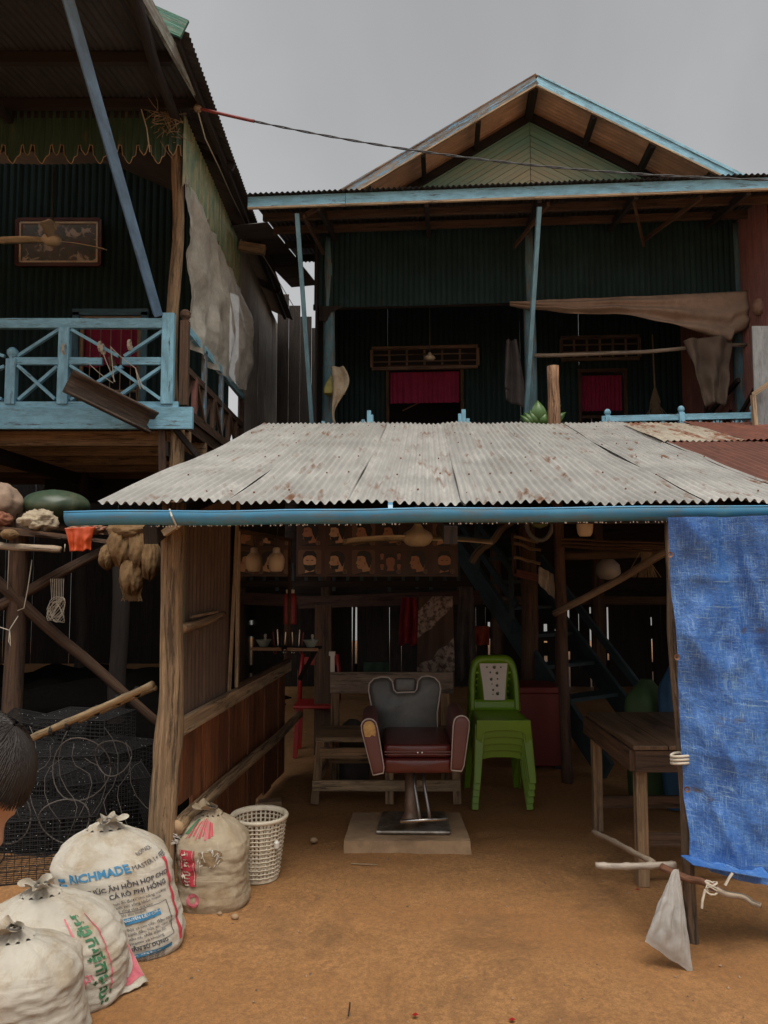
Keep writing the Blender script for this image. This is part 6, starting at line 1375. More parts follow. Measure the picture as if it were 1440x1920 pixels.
# ================================================================== haircut poster
def poster():
    Y = 6.36; x0, x1 = at(556, 1000, Y).x, at(858, 1000, Y).x; z1, z0 = at(720, 974, Y).z, at(720, 1081, Y).z
    T = thing('haircut_poster', ((x0 + x1) / 2, Y, z0), 'brown barber poster of twelve numbered haircut portraits', 'poster')
    brn = plain('poster_brown', (.06, .022, .014), .4, .2, 8)
    MB().box(((x0 + x1) / 2, Y + .006, (z0 + z1) / 2), (x1 - x0, .008, z1 - z0)).build('backing', brn, T)
    cw, chh = (x1 - x0) / 6, (z1 - z0) / 2; r = random.Random(12)
    bgs = [plain('portrait_ground_%d' % i, c, .4, .1, 5) for i, c in enumerate(((.07, .032, .018), (.12, .06, .03), (.045, .02, .012), (.16, .09, .048)))]
    skin = [plain('portrait_skin_%d' % i, c, .4, .12, 20) for i, c in enumerate(((.46, .22, .11), (.32, .13, .065), (.54, .31, .17)))]; hair = plain('portrait_hair', (.010, .006, .005), .4, .2, 20); num = plain('portrait_number', (.02, .012, .01), .5, .1, 8); disc = plain('number_disc', (.16, .09, .05), .4, .1, 8)
    prof = [(-.02, -.50), (.30, -.50), (.26, -.28), (.30, -.05), (.33, .16), (.24, .36), (.02, .43), (-.18, .36), (-.25, .20), (-.25, .08), (-.32, -.04), (-.26, -.08), (-.27, -.18), (-.22, -.26), (-.06, -.28)]      # a head in profile, facing left
    hairp = [(.26, -.20), (.30, -.05), (.345, .16), (.26, .39), (.02, .47), (-.20, .42), (-.28, .26), (-.20, .24), (-.05, .26), (.06, .20), (.10, .02), (.16, -.10), (.22, -.24)]
    front = [(-.22, -.50), (.22, -.50), (.16, -.30), (.24, -.12), (.26, .10), (.22, .32), (0, .42), (-.22, .32), (-.26, .10), (-.24, -.12), (-.16, -.30)]
    hairf = [(.275, .08), (.27, .30), (.16, .45), (-.16, .45), (-.27, .30), (-.275, .08), (-.22, .20), (-.10, .27), (.10, .27), (.22, .20)]
    beard = [(-.26, -.08), (-.10, -.12), (.10, -.12), (.26, -.08), (.18, -.30), (0, -.38), (-.18, -.30)]
    for i in range(12):
        col, row = i % 6, i // 6; cx, cz = x0 + (col + .5) * cw, z1 - (row + .5) * chh; mb = MB(); s = cw * .92; sk = r.randrange(3); y = Y
        def put(poly, d, mi, sx=1.0, k=1.0, dx=0, dz=0): mb.add([(cx + (p[0] * sx * k + dx) * s, y - d, cz + (p[1] * k + dz) * s) for p in poly], [tuple(range(len(poly) - 1, -1, -1))], mi=mi)
        put(rounded(.94, 1.0, .1, 4), .001, 0)
        if i in (6, 11): put(front, .002, 1); put(hairf, .003, 2); put(beard, .0032, 2); put([(-.14, .06), (-.05, .06), (-.05, .09), (-.14, .09)], .0034, 2); put([(.05, .06), (.14, .06), (.14, .09), (.05, .09)], .0034, 2)
        elif i == 9:
            put(front, .002, 1, k=.7); put(hairf, .003, 2, k=.72)
            for dx, dz in ((-.34, .26), (.34, .26), (-.34, -.16), (.34, -.16)): put(front, .002, 1, k=.30, dx=dx, dz=dz); put(hairf, .003, 2, k=.34, dx=dx, dz=dz)
        else:
            sx = -1 if i in (5,) else 1; hh = hairp if i != 7 else [(p[0], p[1] * .9 + .03) for p in hairp]
            put(prof if sx > 0 else [(-p[0], p[1]) for p in reversed(prof)], .002, 1); put(hh if sx > 0 else [(-p[0], p[1]) for p in reversed(hh)], .003, 2)
            if i in (1, 0, 7): put([(-.27, -.12), (-.10, -.14), (.10, -.10), (.05, -.28), (-.20, -.30)], .0032, 2)
            put([(.02, .0), (.07, .03), (.07, -.10), (.02, -.08)], .0034, 3)
            for e in ([(-.20, .085), (-.12, .095), (-.12, .075), (-.20, .07)], [(-.20, .13), (-.10, .15), (-.10, .135), (-.20, .115)], [(-.25, -.135), (-.16, -.125), (-.16, -.14), (-.25, -.15)]): put(e if sx > 0 else [(-p[0], p[1]) for p in reversed(e)], .0034, 2)
        put([(-.40, -.50), (.42, -.50), (.36, -.42), (.22, -.36), (-.06, -.40), (-.2, -.44)], .0031, 2)
        put([(.33 + .10 * cos(a * .5236), -.38 + .10 * sin(a * .5236)) for a in range(12)], .004, 4)
        vs, fs = glyphs(str(i + 1), .034); w = max(v[0] for v in vs); mb.add([(cx + .33 * s + v[0] - w / 2, y - .0052, cz - .38 * s + v[1] - .012) for v in vs], fs, mi=5)
        mb.build('portrait', [bgs[r.randrange(4)], skin[sk], hair, skin[1], disc, num], T)
poster()
# ================================================================== staircase up to the veranda
def stairs():
    T = thing('staircase', (1.4, 6.6, 0), 'steep dull teal wooden staircase rising under the gabled house', 'staircase')
    b0 = ground(1140, 1462); b0 = V(b0.x, b0.y, .0); t0 = at(775, 905, 8.9); t0.z = 2.58; off = V(.55, .36, 0)
    for o in (V(0, 0, 0), off): MB().bar(b0 + o + V(0, 0, .05), t0 + o, .04, .20, (0, 0, 1)).build('stringer', STAIR, T, bevel=.004)
    n = 11
    for k in range(1, n): p = b0.lerp(t0, k / n); MB().bar(p + off * .04 + V(0, 0, .02), p + off * .96 + V(0, 0, .02), .20, .03).build('tread', STAIR, T)
    for h, mat in ((.30, STAIR), (.56, STAIR)): MB().bar(b0.lerp(t0, .36) + V(0, -.02, h), t0 + V(0, -.02, h), .03, .06).build('handrail', mat, T)
    for k in (.38, .56, .74, .92): p = b0.lerp(t0, k); MB().bar(p + V(-.01, -.03, 0), p + V(-.01, -.03, .62), .045, .035, (0, 1, 0)).build('baluster', STAIR, T)
    MB().bar(b0.lerp(t0, .0) + off + V(.02, 0, .35), b0.lerp(t0, .5) + off + V(.02, 0, .38), .03, .07).build('handrail', STAIR, T)
stairs()
# ================================================================== hanging cloths, boxes and poles in the shelter
def cloth(name, p0, p1, drop, mat, label, cat, seed, amp=.03, pinch=.0, slant=.0):
    p0, p1 = V(p0), V(p1); n = (p1 - p0).cross(V(0, 0, 1)).normalized()
    def fn(u, v):
        k = 1 - pinch * (1 - v) ** 2; uu = .5 + (u - .5) * k
        return p0.lerp(p1, uu) - V(0, 0, v * drop * (1 + .08 * nz(u * 4, seed)) + slant * (u - .5) * v) + n * (amp * sin(u * 14 + seed + v * 2) * (.4 + .6 * v) + amp * nz(u * 4, v * 3, seed))
    return tag(MB().grid(fn, 28, 20, su=(p1 - p0).length, sv=drop).build(name, mat, smooth=True, solid=.004), label, cat)
cloth('red_cloth', at(748, 1120, 7.0), at(786, 1120, 7.0), .42, REDCLOTH, 'dark red cloth hanging over the beam behind the bench', 'cloth', 1.0, .03, .3)
cloth('patterned_cloth', at(782, 1118, 6.2), at(852, 1118, 6.2), .66, BATIK, 'brown and cream patterned cloth hanging behind the barber chair', 'cloth', 2.0, .03, .1, .1)
cloth('dark_garment', at(855, 1100, 6.3), at(892, 1100, 6.3), .75, DARKCLOTH, 'dark garment hanging beside the patterned cloth', 'garment', 3.0, .03, .3)
cloth('green_checked_cloth', at(682, 1242, 6.3), at(730, 1242, 6.3), .14, plain('dull_green_cloth', (.03, .06, .04), .9, .3, 20), 'dull green cloth draped low behind the bench', 'cloth', 4.0, .01)
cloth('orange_cloth', at(884, 1174, 7.4), at(917, 1174, 7.4), .18, plain('rust_orange_cloth', (.30, .05, .02), .9, .2, 8), 'small rusty orange cloth hanging beyond the dark garment', 'cloth', 5.0, .02)
def boxes_and_poles():
    a, b = at(968, 1290, 6.1), at(1062, 1400, 6.1); T = thing('red_chest', ((a.x + b.x) / 2, 6.2, 0), 'dark red chest standing behind the green chairs', 'chest')
    MB().box(((a.x + b.x) / 2, 6.3, .30), (b.x - a.x, .36, .56)).build('body', RED_BOX, T, bevel=.012); MB().box(((a.x + b.x) / 2, 6.3, .605), (b.x - a.x + .02, .38, .05)).build('lid', RED_BOX, T, bevel=.01)
    for x in (a.x + .06, b.x - .06): MB().box((x, 6.15, .011), (.05, .05, .024)).build('foot', BLACK, T)
    def pole(name, a, b, r0, r1, mat, label, seed, bend=.02): p, r = branch(a, b, r0, r1, bend, 14, seed); return tag(MB().tube(p, r, 9, wob=.08, seed=seed).build(name, mat, smooth=True), label, 'pole')
    pole('slanting_pole', at(1040, 1150, 5.55), at(1248, 1036, 4.9), .024, .026, STICK, 'long pale pole slanting up from the inner post towards the tarpaulin', 1.1)
    pole('crooked_branch', at(884, 1056, 6.9), at(968, 968, 6.9), .035, .03, STICK, 'crooked pale branch slanting up beside the staircase', 2.1, .05)
    pole('bamboo_beam', at(1052, 1042, 6.0), at(1250, 1036, 6.0), .035, .033, wood('brown_bamboo', (.14, .085, .045), (.07, .04, .022), .6), 'brown bamboo beam level behind the inner post', 3.1, .01)
    T = thing('pole_bundle', at(1150, 1018, 5.6), 'bundle of thin dark sticks stored level under the shelter roof', 'sticks')
    for k in range(5): p, r = branch(at(1052, 1012 + 3 * k, 5.6 + .03 * k), at(1245, 1019 + 4 * k, 5.5 + .03 * k), .010, .008, .01, 8, k + .5); MB().tube(p, r, 6).build('stick', WOOD_MID, T)
    # wooden rack lashed to a post
    T = thing('stick_rack', at(985, 1045, 6.4), 'small rack of bamboo rungs hung beside the staircase', 'rack'); Y = 6.4
    MB().bar(at(963, 1000, Y), at(964, 1076, Y), .035, .03, (0, 1, 0)).build('upright', WOOD_MID, T)
    for y0, y1, x1 in ((1006, 1017, 1009), (1019, 1032, 1014), (1045, 1057, 1013)): p, r = branch(at(963, y0, Y - .02), at(x1, y1, Y - .05), .014, .012, .008, 8, y0); MB().tube(p, r, 8).build('rung', BAMBOO, T, smooth=True)
    MB().bar(at(964, 1073, Y), at(1010, 1084, Y), .03, .06).build('bottom_board', wood('red_rack_board', (.22, .07, .05), (.1, .035, .025), .7), T)
    p, r = branch(at(992, 1100, 6.7) - V(0, 0, 1.3), at(988, 962, 6.7), .075, .07, .02, 10, 3.3); tag(MB().tube(p, r, 10, wob=.1, seed=4).build('thick_trunk', WOOD_MID, smooth=True), 'thick rough trunk behind the bamboo rung rack', 'post')
    cloth('white_rag', at(1008, 1060, 6.2), at(1040, 1078, 6.2), .17, plain('dirty_white_rag', (.42, .38, .32), .9, .2, 10), 'dirty white rag hanging from the bamboo rung rack', 'rag', 6.0, .02, .2, .05)
    c = at(1012, 985, 6.1); tag(MB().tube([c + V(.10 * cos(t * .35), .02 * sin(t * .9), .12 * sin(t * .35)) for t in range(20)], .018, 8).build('hose_coil', plain('grey_hose', (.20, .20, .19), .5, .2, 8), smooth=True), 'grey hose coil hanging under the roof by the staircase', 'hose')
    c = at(1012, 970, 6.15); 
    tag(MB().lathe([(0, -.09), (.06, -.07), (.10, 0), (.07, .07), (0, .09)], c, 14).build('green_melon_bag', plain('pale_green_bag', (.24, .30, .12), .5, .4, 14), smooth=True), 'pale green bundle inside the hanging hose coil', 'bundle')
    c = at(1140, 1070, 6.8); tag(MB().lathe([(0, -.08), (.07, -.07), (.11, -.02), (.10, .05), (.05, .10), (0, .11)], c, 16).build('white_helmet', plain('dull_white_shell', (.36, .34, .31), .4, .1, 6), smooth=True), 'dull white helmet hanging in the dark beyond the slanting pole', 'helmet')
    c = at(1213, 1045, 5.8); mb = MB(); r_ = random.Random(3)
    for k in range(60): mb.tube([c + V(r_.gauss(0, .02), 0, .06), c + V(r_.gauss(0, .045), r_.gauss(0, .02), -.15)], .003, 4, cap=False)
    tag(mb.build('straw_brush', PURPLE), 'short straw brush hanging upside down by the tarpaulin', 'brush')
    c = at(1250, 1300, 5.0)
    def bag(name, c, w, h, mat, label, seed):
        def fn(u, v): a = u * 2 * pi; r = w * (.75 + .3 * sin(pi * (v * .8 + .1))) * (1 + .07 * sin(a * 5 + seed + v * 4) + .10 * nz(a * .8 + seed, v * 2)) * (1 if v < .85 else lerp(1, .3, (v - .85) / .15)); return V(c[0] + r * cos(a), c[1] + .8 * r * sin(a), v * h)
        tag(MB().grid(fn, 32, 22, wrap=True).build(name, mat, smooth=True), label, 'sack')
    q = at(1228, 1330, 5.2); bag('green_sack', (q.x, 5.35, 0), .15, .80, plain('dark_green_sack', (.04, .085, .03), .7, .3, 6), 'dark green sack standing behind the work table', 1.0)
    q = at(1262, 1330, 5.1); bag('blue_sack', (q.x + .03, 5.15, 0), .10, .92, plain('dull_blue_sack', (.02, .08, .17), .6, .3, 6), 'dull blue bundle standing behind the tarpaulin edge', 2.0)
    # red plastic chair half hidden in the dark
    q = ground(590, 1425); X, Yc = q.x, q.y + .25; T = thing('red_chair', (X, Yc, 0), 'red plastic chair in the dark beside the wooden bench', 'chair')
    for sx in (-.17, .17):
        for sy in (-.17, .17): MB().bar((X + sx, Yc + sy, 0), (X + sx * .9, Yc + sy * .9, .40), .035, .03, (0, 1, 0)).build('leg', RED_PL, T)
    MB().box((X, Yc, .41), (.38, .38, .025)).build('seat', RED_PL, T, bevel=.01)
    for sx in (-.17, .17): MB().tube([(X + sx, Yc + .17, .41), (X + sx * 1.02, Yc + .22, .62), (X + sx * .9, Yc + .26, .80)], .018, 8).build('back_upright', RED_PL, T, smooth=True)
    for z, y in ((.74, .25),): MB().bar((X - .16, Yc + y, z), (X + .16, Yc + y, z), .02, .07).build('back_bar', RED_PL, T, bevel=.006)
    # motorbike-like dark lumps under the bench are left as bundles
    q = ground(668, 1420); bag('dark_bundle', (q.x, 5.75, 0), .13, .45, DARKCLOTH, 'dark cloth bundle on the ground behind the bench', 3.0)
    tag(MB().bar(ground(658, 1619, .004), ground(708, 1621, .004), .006, .004).build('straw_stalk', WOOD_PALE), 'thin dry stalk lying on the sand before the slab', 'stalk')
    tag(MB().tube([ground(655, 1895, .004), ground(656, 1880, .03), ground(653, 1905, .006)], .003, 5).build('small_twig', WOOD_DARK), 'small dark twig sticking up from the near sand', 'twig')
    r_ = random.Random(21)
    for px, py, s, lab in ((588, 1578, .022, 'small brown stone left of the concrete slab'), (440, 1722, .018, 'small brown stone at the foot of the torn sack'), (412, 1715, .012, 'tiny stone between post and torn sack')):
        g = ground(px, py); mb = MB(); mb.grid(lambda u, v: g + V(cos(u * 2 * pi) * sin(v * pi) * s * (1 + .3 * nz(u * 3, v * 3, s * 90)), sin(u * 2 * pi) * sin(v * pi) * s * .8, s * .4 - cos(v * pi) * s * .7), 12, 8, wrap=True); tag(mb.build('stone', CONCRETE, smooth=True), lab, 'stone')
    for px, py, lab in ((1195, 1668, 'red petal on the sand before the table'), (778, 1903, 'red petal on the near sand'), (960, 1912, 'bright red scrap near the lower edge')):
        g = ground(px, py, .003); tag(MB().add([g + V(-.012, 0, 0), g + V(0, -.012, .003), g + V(.014, .002, 0), g + V(.002, .012, .002)], [(0, 1, 2, 3)]).build('red_scrap', RED_PL), lab, 'scrap')
    g = ground(505, 1508); tag(MB().box((g.x, g.y, .012), (.16, .10, .03), rz=.2).build('flat_stone', CONCRETE, bevel=.008), 'flat stone lying at the far foot of the board wall', 'stone')
boxes_and_poles()
# ================================================================== store shelf and fish traps under the left house
def left_store():
    Y = 5.3
    T = thing('store_shelf', (at(100, 1010, Y).x, Y, 0), 'rough plank shelf on posts under the green house', 'shelf')
    q = at(33, 1100, 5.6); p, r = branch((q.x, 5.6, -.05), (q.x - .01, 5.6, 1.95), .072, .068, .012, 12, 3.7); MB().tube(p, r, 10, wob=.1, seed=5).build('post', WOOD_MID, T, smooth=True)
    p, r = branch((at(225, 1100, 6.4).x, 6.4, -.05), (at(225, 1100, 6.4).x, 6.4, 1.75), .075, .07, .015, 12, 6.7); MB().tube(p, r, 10, wob=.1, seed=6).build('post', WOOD_DARK, T, smooth=True)
    for k, (x0, y0, x1, y1, dy) in enumerate(((-60, 982, 205, 1016, .0), (-60, 992, 120, 1008, .25), (-60, 975, 200, 1000, .5), (-60, 975, 190, 996, .75))): MB().bar(at(x0, y0, Y + dy), at(x1, y1, Y + dy), .12 if k else .10, .025).build('plank', WOOD_MID, T)
    p, r = branch(at(-40, 1018, Y - .06), at(114, 1030, Y - .06), .026, .022, .01, 10, 1.7); MB().tube(p, [x * (1.15 if i % 4 == 1 else 1) for i, x in enumerate(r)], 8).build('bamboo_bearer', STICK, T, smooth=True)
    for a, b, m in (((-30, 1150), (245, 1005), WOOD_MID), ((-20, 1078), (320, 1376), WOOD_MID)):
        p, r = branch(at(*a, 5.5), at(*b, 6.0), .042, .036, .015, 10, a[1] * .1); MB().tube(p, r, 8, wob=.1, seed=2).build('brace', m, T, smooth=True)
    zs = at(60, 985, Y).z
    def blob(name, c, rx, ry, rz, mat, label, cat, seed, am=.12, n=26):
        tag(MB().grid(lambda u, v: V(c) + V(cos(u * 2 * pi) * sin(v * pi) * rx, sin(u * 2 * pi) * sin(v * pi) * ry, -cos(v * pi) * rz) * (1 + am * nz(cos(u * 6.28) * 1.5 + seed, sin(u * 6.28) * 1.5, v * 3) + am * crumple(u, v, seed)), max(n, 44), 30, su=1, sv=1, wrap=True).build(name, mat, smooth=True), label, cat)
    def crumple(u, v, s): a, b = cos(u * 6.2832), sin(u * 6.2832); return .9 * (.45 - abs(nz(a * 2.2 + s, b * 2.2, v * 4)) * 2) + .6 * (.3 - abs(nz(a * 4.5 + s, b * 4.5, v * 9)) * 2)
    blob('green_float', at(104, 950, 5.75), .25, .22, .125, GREENPOD, 'large dark green shell-like float on the store shelf', 'float', 1.0, .03, 36)
    blob('beige_bundle', at(-8, 945, 5.5), .17, .2, .15, BROWNCLOTH, 'beige bundle at the end of the store shelf', 'bundle', 2.0)
    blob('red_brown_bundle', at(2, 975, 5.3), .06, .1, .055, plain('red_brown_cloth', (.20, .075, .04), .9, .3, 10, .4), 'small red-brown bundle on the store shelf', 'bundle', 3.0, .2)
    blob('printed_sack_roll', at(72, 978, 5.35), .115, .12, .07, SACK_T, 'crumpled printed sack heaped on the store shelf', 'sack', 4.0, .35, 40)
    blob('striped_sack_roll', at(165, 992, 5.45), .13, .1, .035, plain('reddish_striped_sack', (.28, .13, .08), .8, .5, 30), 'flat reddish sack at the right end of the store shelf', 'sack', 5.0, .25)
    cloth('orange_bag', at(131, 990, 5.2), at(170, 988, 5.2), .16, ORANGE, 'bright orange plastic rag hanging over the store shelf', 'rag', 8.0, .015, -.5)
    blob('round_loaf_net', at(18, 1002, 5.2), .06, .05, .035, NET_TAN, 'small round net float on the bamboo bearer', 'float', 6.0)
    # tan net bundles hanging
    T = thing('net_bundle', at(240, 1050, 5.0), 'tan fishing net bunched and hanging beside the shelter post', 'fishing net')
    for px, py, rx, rz, s in ((228, 1025, .085, .13, 1), (262, 1030, .07, .14, 2), (202, 1045, .05, .08, 3), (282, 1050, .06, .13, 6), (245, 995, .15, .06, 4), (248, 1080, .075, .12, 5)):
        c = at(px, py, 5.0); MB().grid(lambda u, v: c + V(cos(u * 6.2832) * sin(v * pi) * rx * (1.2 - .4 * (1 - v)), sin(u * 6.2832) * sin(v * pi) * .09, -cos(v * pi) * rz) * (1 + .16 * nz(cos(u * 6.28) * 2 + s, sin(u * 6.28) * 2, v * 4) + .14 * crumple(u, v * .6, s) + .05 * nz(cos(u * 6.28) * 14, sin(u * 6.28) * 14, v * 22)), 60, 40, su=1, sv=1, wrap=True).build('net_fold', NET_TAN, T, smooth=True)
    mb = MB(); r_ = random.Random(14)
    for k in range(90):
        a = at(232 + r_.random() * 40, 1070, 5.0 + .05 * r_.random()); b = at(248 + r_.gauss(0, 8), 1118 + r_.random() * 10, 5.0); mb.tube([a, a.lerp(b, .6) + V(r_.gauss(0, .02), 0, 0), b], .003, 4, cap=False)
    mb.build('net_tail', NET_TAN, T, kind='stuff')
    T = thing('cord_hank', at(105, 1130, 5.6), 'tangled hank of pale cord hanging under the store shelf', 'cord'); mb = MB()
    c = at(107, 1138, 5.6)
    for k in range(14): mb.tube([c + V(.055 * cos(t * .5 + k) * (1 + .2 * sin(k)), .02 * sin(t + k), .075 * sin(t * .5 + k * 1.3) - .01 * k * .3) for t in range(14)], .0022, 4, cap=False)
    for k in range(8): mb.tube([at(95 + 3.5 * k, 1085, 5.6), at(97 + 3 * k, 1125, 5.6)], .0022, 4, cap=False)
    mb.build('tangle', ROPE, T, kind='stuff')
    for k, (pts, lab) in enumerate(((((17, 1025), (16, 1060), (14, 1105)), 'pale string dangling from the bamboo bearer'), (((60, 1050), (52, 1105), (45, 1140), (33, 1145)), 'thin cord looped down to the shelf post'), (((0, 1176), (18, 1182), (20, 1212), (16, 1202), (18, 1180), (34, 1155)), 'looped string tied to the shelf post'), (((122, 1020), (121, 1034)), 'short string end under the store shelf'))):
        tag(MB().tube([at(x, y, 5.42) for x, y in pts], .0035, 5).build('hanging_string', ROPE, smooth=True), lab, 'string')
left_store()
def traps():
    r_ = random.Random(17)
    def trap(c, sx, sy, sz, rz, tilt, label, ring=False):
        c = V(c); T = thing('fish_trap', c, label, 'fish trap', 'black net fish traps heaped under the green house'); R = Matrix.Rotation(rz, 3, 'Z') @ Matrix.Rotation(tilt, 3, 'Y')
        def W(x, y, z): return c + R @ V(x * sx, y * sy, z * sz)
        E = []
        for a in (-.5, .5):
            for b in (-.5, .5): E += [((a, b, 0), (a, b, 1)), ((a, -.5, .5 + b), (a, .5, .5 + b)), ((-.5, a, .5 + b), (.5, a, .5 + b))]
        for p, q in E: MB().tube([W(*p), W(*q)], .0035, 6).build('frame_wire', NET_BLK, T)
        mb = MB(); rb = .0016
        def line(p, q):
            p, q = W(*p), W(*q); d = (q - p).normalized(); s = d.cross(V(0, -1, .3)).normalized() * rb; mb.add([p - s, q - s, q + s, p + s], [(0, 1, 2, 3)])
        n = 15
        for f in range(6):
            for i in range(n + 1):
                t = i / n - .5
                for dirn in (0, 1):
                    a, b = (t, -.5), (t, .5)
                    if dirn: a, b = (-.5, t), (.5, t)
                    if f < 2: s = f - .5; line((a[0], s, a[1] + .5), (b[0], s, b[1] + .5))
                    elif f < 4: s = f - 2.5; line((s, a[0], a[1] + .5), (s, b[0], b[1] + .5))
                    else: s = f - 4; line((a[0], a[1], s), (b[0], b[1], s))
        mb.build('netting', NET_BLK, T, kind='stuff')
        if ring: MB().tube([W(.32 * cos(t * .2618), -.52, .5 + .38 * sin(t * .2618)) for t in range(25)], .005, 6).build('mouth_ring', ROPE_DK, T, smooth=True)
        mb = MB()
        for k in range(70):
            p = W(r_.random() - .5, -.5, r_.random()) if k % 3 else W(r_.random() - .5, r_.random() - .5, 1.0); s = .0011 + .0010 * r_.random(); mb.add([p + V(s, -s, 0), p + V(-s, -s, 0), p + V(0, -s, s * 1.4), p + V(0, -s * 2, 0)], [(0, 3, 2), (3, 1, 2), (0, 1, 3)])
        mb.build('water_drops', DROPS, T, kind='stuff')
    spec = ((90, 1640, 4.15, .52, .40, .30, .1, 'netted fish trap lying lowest behind the blue-printed feed sack', False), (60, 1560, 4.55, .5, .4, .40, -.12, 'netted fish trap with a round mouth ring, beside the near sacks', True), (190, 1600, 4.6, .48, .4, .36, .2, 'netted fish trap pushed in between sack and post', False), (120, 1480, 4.95, .52, .4, .42, .05, 'netted fish trap standing upright in the middle of the heap', False), (215, 1470, 5.1, .45, .4, .42, -.2, 'netted fish trap leaning behind the shelter post', False), (20, 1480, 5.05, .5, .4, .42, .15, 'netted fish trap at the outer end of the heap', False), (160, 1390, 5.2, .5, .4, .36, -.08, 'netted fish trap on top, under the bamboo pole', False), (60, 1400, 5.3, .5, .4, .36, .12, 'netted fish trap on top, behind the person', False), (-60, 1560, 4.7, .5, .4, .4, .12, 'netted fish trap beyond the outer end of the heap', False))
    for px, py, Y, sx, sy, sz, rz, lab, ring in spec:
        q = at(px, py, Y); z = max(0, q.z - sz * .5); trap((q.x, Y, z), sx, sy, sz, rz * 2.2, (rz * 1.2 + .1) if z > 0 else .0, lab, ring)
    # black net heaped under them, extended far back as a dark stand-in for shade
    def heap(u, v):
        x = lerp(-6.5, -1.12, u); y = lerp(4.35, 9.5, v); h = .55 * min(1, v * 2.2) * (.55 + .6 * abs(nz(u * 5, v * 4))) * min(1, u * 12) * min(1, (1 - u) * 10) + .10 * nz(u * 12, v * 9) * v
        return V(x, y, max(-.02, h))
    tag(MB().grid(heap, 70, 40, su=2.5, sv=2).build('net_heap', plain('wet_black_net', (.005, .0045, .004), 1.0, .5, 40, 1.0, bscale=160, spec=.0), smooth=True), 'wet black fishing net heaped under the fish traps, extended back to stand for shade', 'fishing net')
    # loose hoops and lengths of line lying over the traps
    for k, (px, py, Y, r0, lab) in enumerate(((120, 1540, 4.1, .13, 'large wire hoop lying over the netted fish traps'), (210, 1420, 4.3, .10, 'small wire hoop hanging by the bamboo pole'), (150, 1440, 4.3, .16, 'bent wire hoop among the upper fish traps'))):
        c = at(px, py, Y); tag(MB().tube([c + V(r0 * cos(t * .2618), .03 * sin(t * .52 + k), r0 * (.85 + .1 * k) * sin(t * .2618)) for t in range(25)], .0035, 5).build('wire_hoop', ROPE_DK, smooth=True), lab, 'hoop')
    for k in range(9):
        a, b = at(60 + 24 * k, 1370 + 20 * (k % 3), 4.25), at(40 + 30 * k, 1530 + 14 * (k % 4), 4.05); mb = MB().tube([a.lerp(b, t / 8) + V(.05 * sin(t * .8 + k), -.03, .03 * cos(t + k * 2)) for t in range(9)], .0018, 4)
        tag(mb.build('net_line', ROPE_DK, smooth=True), 'thin grey line trailing over the heaped fish traps, ' + ('nearest the person', 'second from the person', 'third from the person', 'fourth from the person', 'in the middle of them', 'fourth from the post', 'third from the post', 'second from the post', 'nearest the post')[k], 'line', 'lines trailing over the fish traps')
    T = thing('bamboo_pole', at(165, 1335, 4.3), 'bundle of brown bamboo poles slanting up to the shelter post', 'bamboo pole')
    for a, b, r0, s in (((50, 1388), (286, 1284), .020, 1.0), ((150, 1352), (290, 1290), .014, 2.0)):
        p, r = branch(at(*a, 4.25 if s < 2 else 4.32), at(*b, 3.75 if s < 2 else 3.85), r0, r0 * .8, .008, 18, s); MB().tube(p, [x * (1.18 if i % 4 == 2 else 1) for i, x in enumerate(r)], 9).build('cane', BAMBOO, T, smooth=True)
    for px, py in ((98, 1371), (128, 1360), (182, 1332), (222, 1312), (258, 1297)):
        c = at(px, py, lerp(4.22, 3.78, (px - 50) / 240)); MB().tube([c + V(.006 * (t / 10) - .01, .026 * cos(t * .7), .026 * sin(t * .7)) for t in range(28)], .003, 4).build('binding', BLACK, T)
traps()
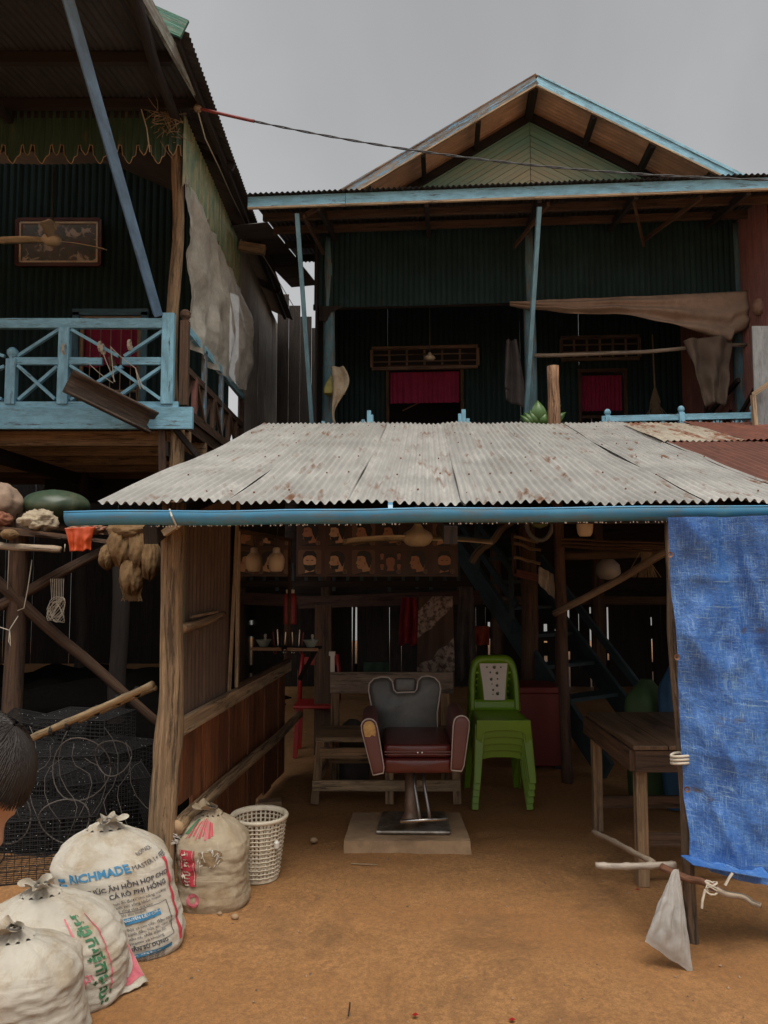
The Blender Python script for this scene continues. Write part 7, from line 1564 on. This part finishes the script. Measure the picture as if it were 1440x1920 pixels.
# ================================================================== person stooping past at the left edge
def person():
    HC = at(-70, 1470, 1.28); mb = MB()
    B = lambda pts, rad, n=12: mb.tube(pts, rad, n)
    def ell(c, rx, ry, rz, R=None, n=20):
        R = R or Matrix.Identity(3); mb.grid(lambda u, v: V(c) + R @ V(cos(u * 2 * pi) * sin(v * pi) * rx, sin(u * 2 * pi) * sin(v * pi) * ry, -cos(v * pi) * rz), n, 14, wrap=True)
    fwd = V(.72, -.12, -.68).normalized(); up = V(.68, -.05, .73).normalized(); lat = up.cross(fwd).normalized(); RH_ = Matrix((fwd, lat, up)).transposed()
    hd = lambda f, l, u: HC + fwd * f + lat * l + up * u
    ell(HC, .094, .076, .112, RH_); ell(hd(.022, 0, -.055), .072, .058, .070, RH_)                     # skull, jaw
    B([hd(.088, 0, .005), hd(.108, 0, -.022), hd(.095, 0, -.034)], [.010, .016, .012], 8)              # nose
    for s in (-1, 1): ell(hd(-.005, s * .077, -.012), .018, .008, .030, RH_, 10); ell(hd(.080, s * .030, .012), .014, .014, .009, RH_, 10)
    ell(hd(.086, 0, -.062), .012, .024, .008, RH_, 10)                                                  # mouth
    nb = V(HC.x - .135, HC.y + .02, HC.z - .145); ch = nb + V(-.10, .01, -.10); wa = V(nb.x - .22, nb.y + .03, .80); pe = V(nb.x - .25, nb.y + .03, .66)
    B([hd(-.03, 0, -.05), nb + V(.03, 0, .03), nb], [.052, .05, .058])
    ell(ch, .095, .145, .13); B([nb, ch, ch.lerp(wa, .6), wa, pe], [.06, .105, .105, .10, .105]); ell(pe, .10, .135, .10)
    hands = []
    for s in (-1, 1):
        sh = ch + V(.02, s * .150, .055); el = sh + V(.085 if s < 0 else .0, s * .04, -.215); wr = el + V(.05, -s * .01, -.195)
        B([ch + V(0, s * .08, .05), sh, sh.lerp(el, .5), el, el.lerp(wr, .4), wr], [.06, .052, .043, .036, .034, .025])
        ell(wr + V(.008, 0, -.045), .018, .034, .045)
        for k in range(4):
            b0 = wr + V(.008, (-.024 + .016 * k), -.078); L = (.055, .064, .060, .046)[k]; B([b0, b0 + V(.008, 0, -L * .5), b0 + V(.022, 0, -L)], [.0085, .0085, .0065], 7)
        b0 = wr + V(.012, -s * .030, -.035); B([b0, b0 + V(.02, -s * .016, -.022), b0 + V(.034, -s * .016, -.045)], [.010, .0095, .0075], 7)
        hip = pe + V(.0, s * .075, -.04); kn = V(hip.x + (.07 if s < 0 else -.06), hip.y, .36); an = V(kn.x - (.02 if s < 0 else .10), kn.y, .065)
        B([hip + V(0, 0, .05), hip, hip.lerp(kn, .5), kn, kn.lerp(an, .35), an], [.085, .082, .068, .052, .052, .034]); ell(an + V(.055, 0, -.035), .105, .042, .03); B([an, an + V(.01, 0, -.04)], [.034, .04])
    tmp = mb.build('tmp_body', SKIN); md = tmp.modifiers.new('r', 'REMESH'); md.mode = 'VOXEL'; md.voxel_size = .0075; sm = tmp.modifiers.new('s', 'SMOOTH'); sm.iterations = 5; sm.factor = .5
    dg = bpy.context.evaluated_depsgraph_get(); dg.update(); me = bpy.data.meshes.new_from_object(tmp.evaluated_get(dg)); off = V(tmp.location); bpy.data.objects.remove(tmp)
    me.materials.clear(); [me.materials.append(m) for m in (SKIN, SHIRT, TROUSER)]
    hl = []
    for p in me.polygons:
        c = V(p.center) + off; p.use_smooth = True; neck = (c - nb).dot((HC - nb).normalized())
        if c.z < .10: p.material_index = 2
        elif c.z < .74 and c.x < pe.x + .30 and abs(c.y - pe.y) < .19 and not (c.z > .42 and abs(c.y - pe.y) > .15): p.material_index = 2
        elif neck < -.005 and c.z > .70 and (c.z > ch.z - .13 or abs(c.y - ch.y) < .15): p.material_index = 1
        else: p.material_index = 0
    T = thing('person', (pe.x, pe.y, 0), 'person with dark hair and a blue shirt stooping past the sacks', 'person')
    o = bpy.data.objects.new('body', me); COL.objects.link(o); o.parent = T; o.location = off - worldloc(T)
    # hair: a thick cap made of many locks combed from the crown
    mb = MB(); r_ = random.Random(5)
    def hp(a, b, k=1.0):      # a: round the crown, b: down from it
        st, ct = sin(b), cos(b); return hd(.100 * k * st * cos(a) - .004, .083 * k * st * sin(a), .118 * k * ct)
    def lim(a): return 1.08 if abs(((a + pi) % (2 * pi)) - pi) < .7 else (1.45 if abs(((a + pi) % (2 * pi)) - pi) < 1.7 else 2.25)
    mb.grid(lambda u, v: hp(u * 2 * pi, v * lim(u * 2 * pi), 1.04 + .015 * nz(u * 30, v * 3)), 60, 14, wrap=True)
    for k in range(3000):
        a = r_.random() * 2 * pi; l = lim(a) * (.9 + .25 * r_.random()); b0 = .05 + r_.random() * .9; w = (r_.random() - .5) * .22; kk = 1.045 + .03 * r_.random()
        mb.tube([hp(a + w * t, lerp(b0 * .5, l, t), kk + .02 * sin(t * 3)) for t in (0, .25, .5, .75, 1)], [.0008, .0011, .0011, .0009, .0004], 3, cap=False)
    mb.build('hair', HAIR, T, smooth=True)
person()
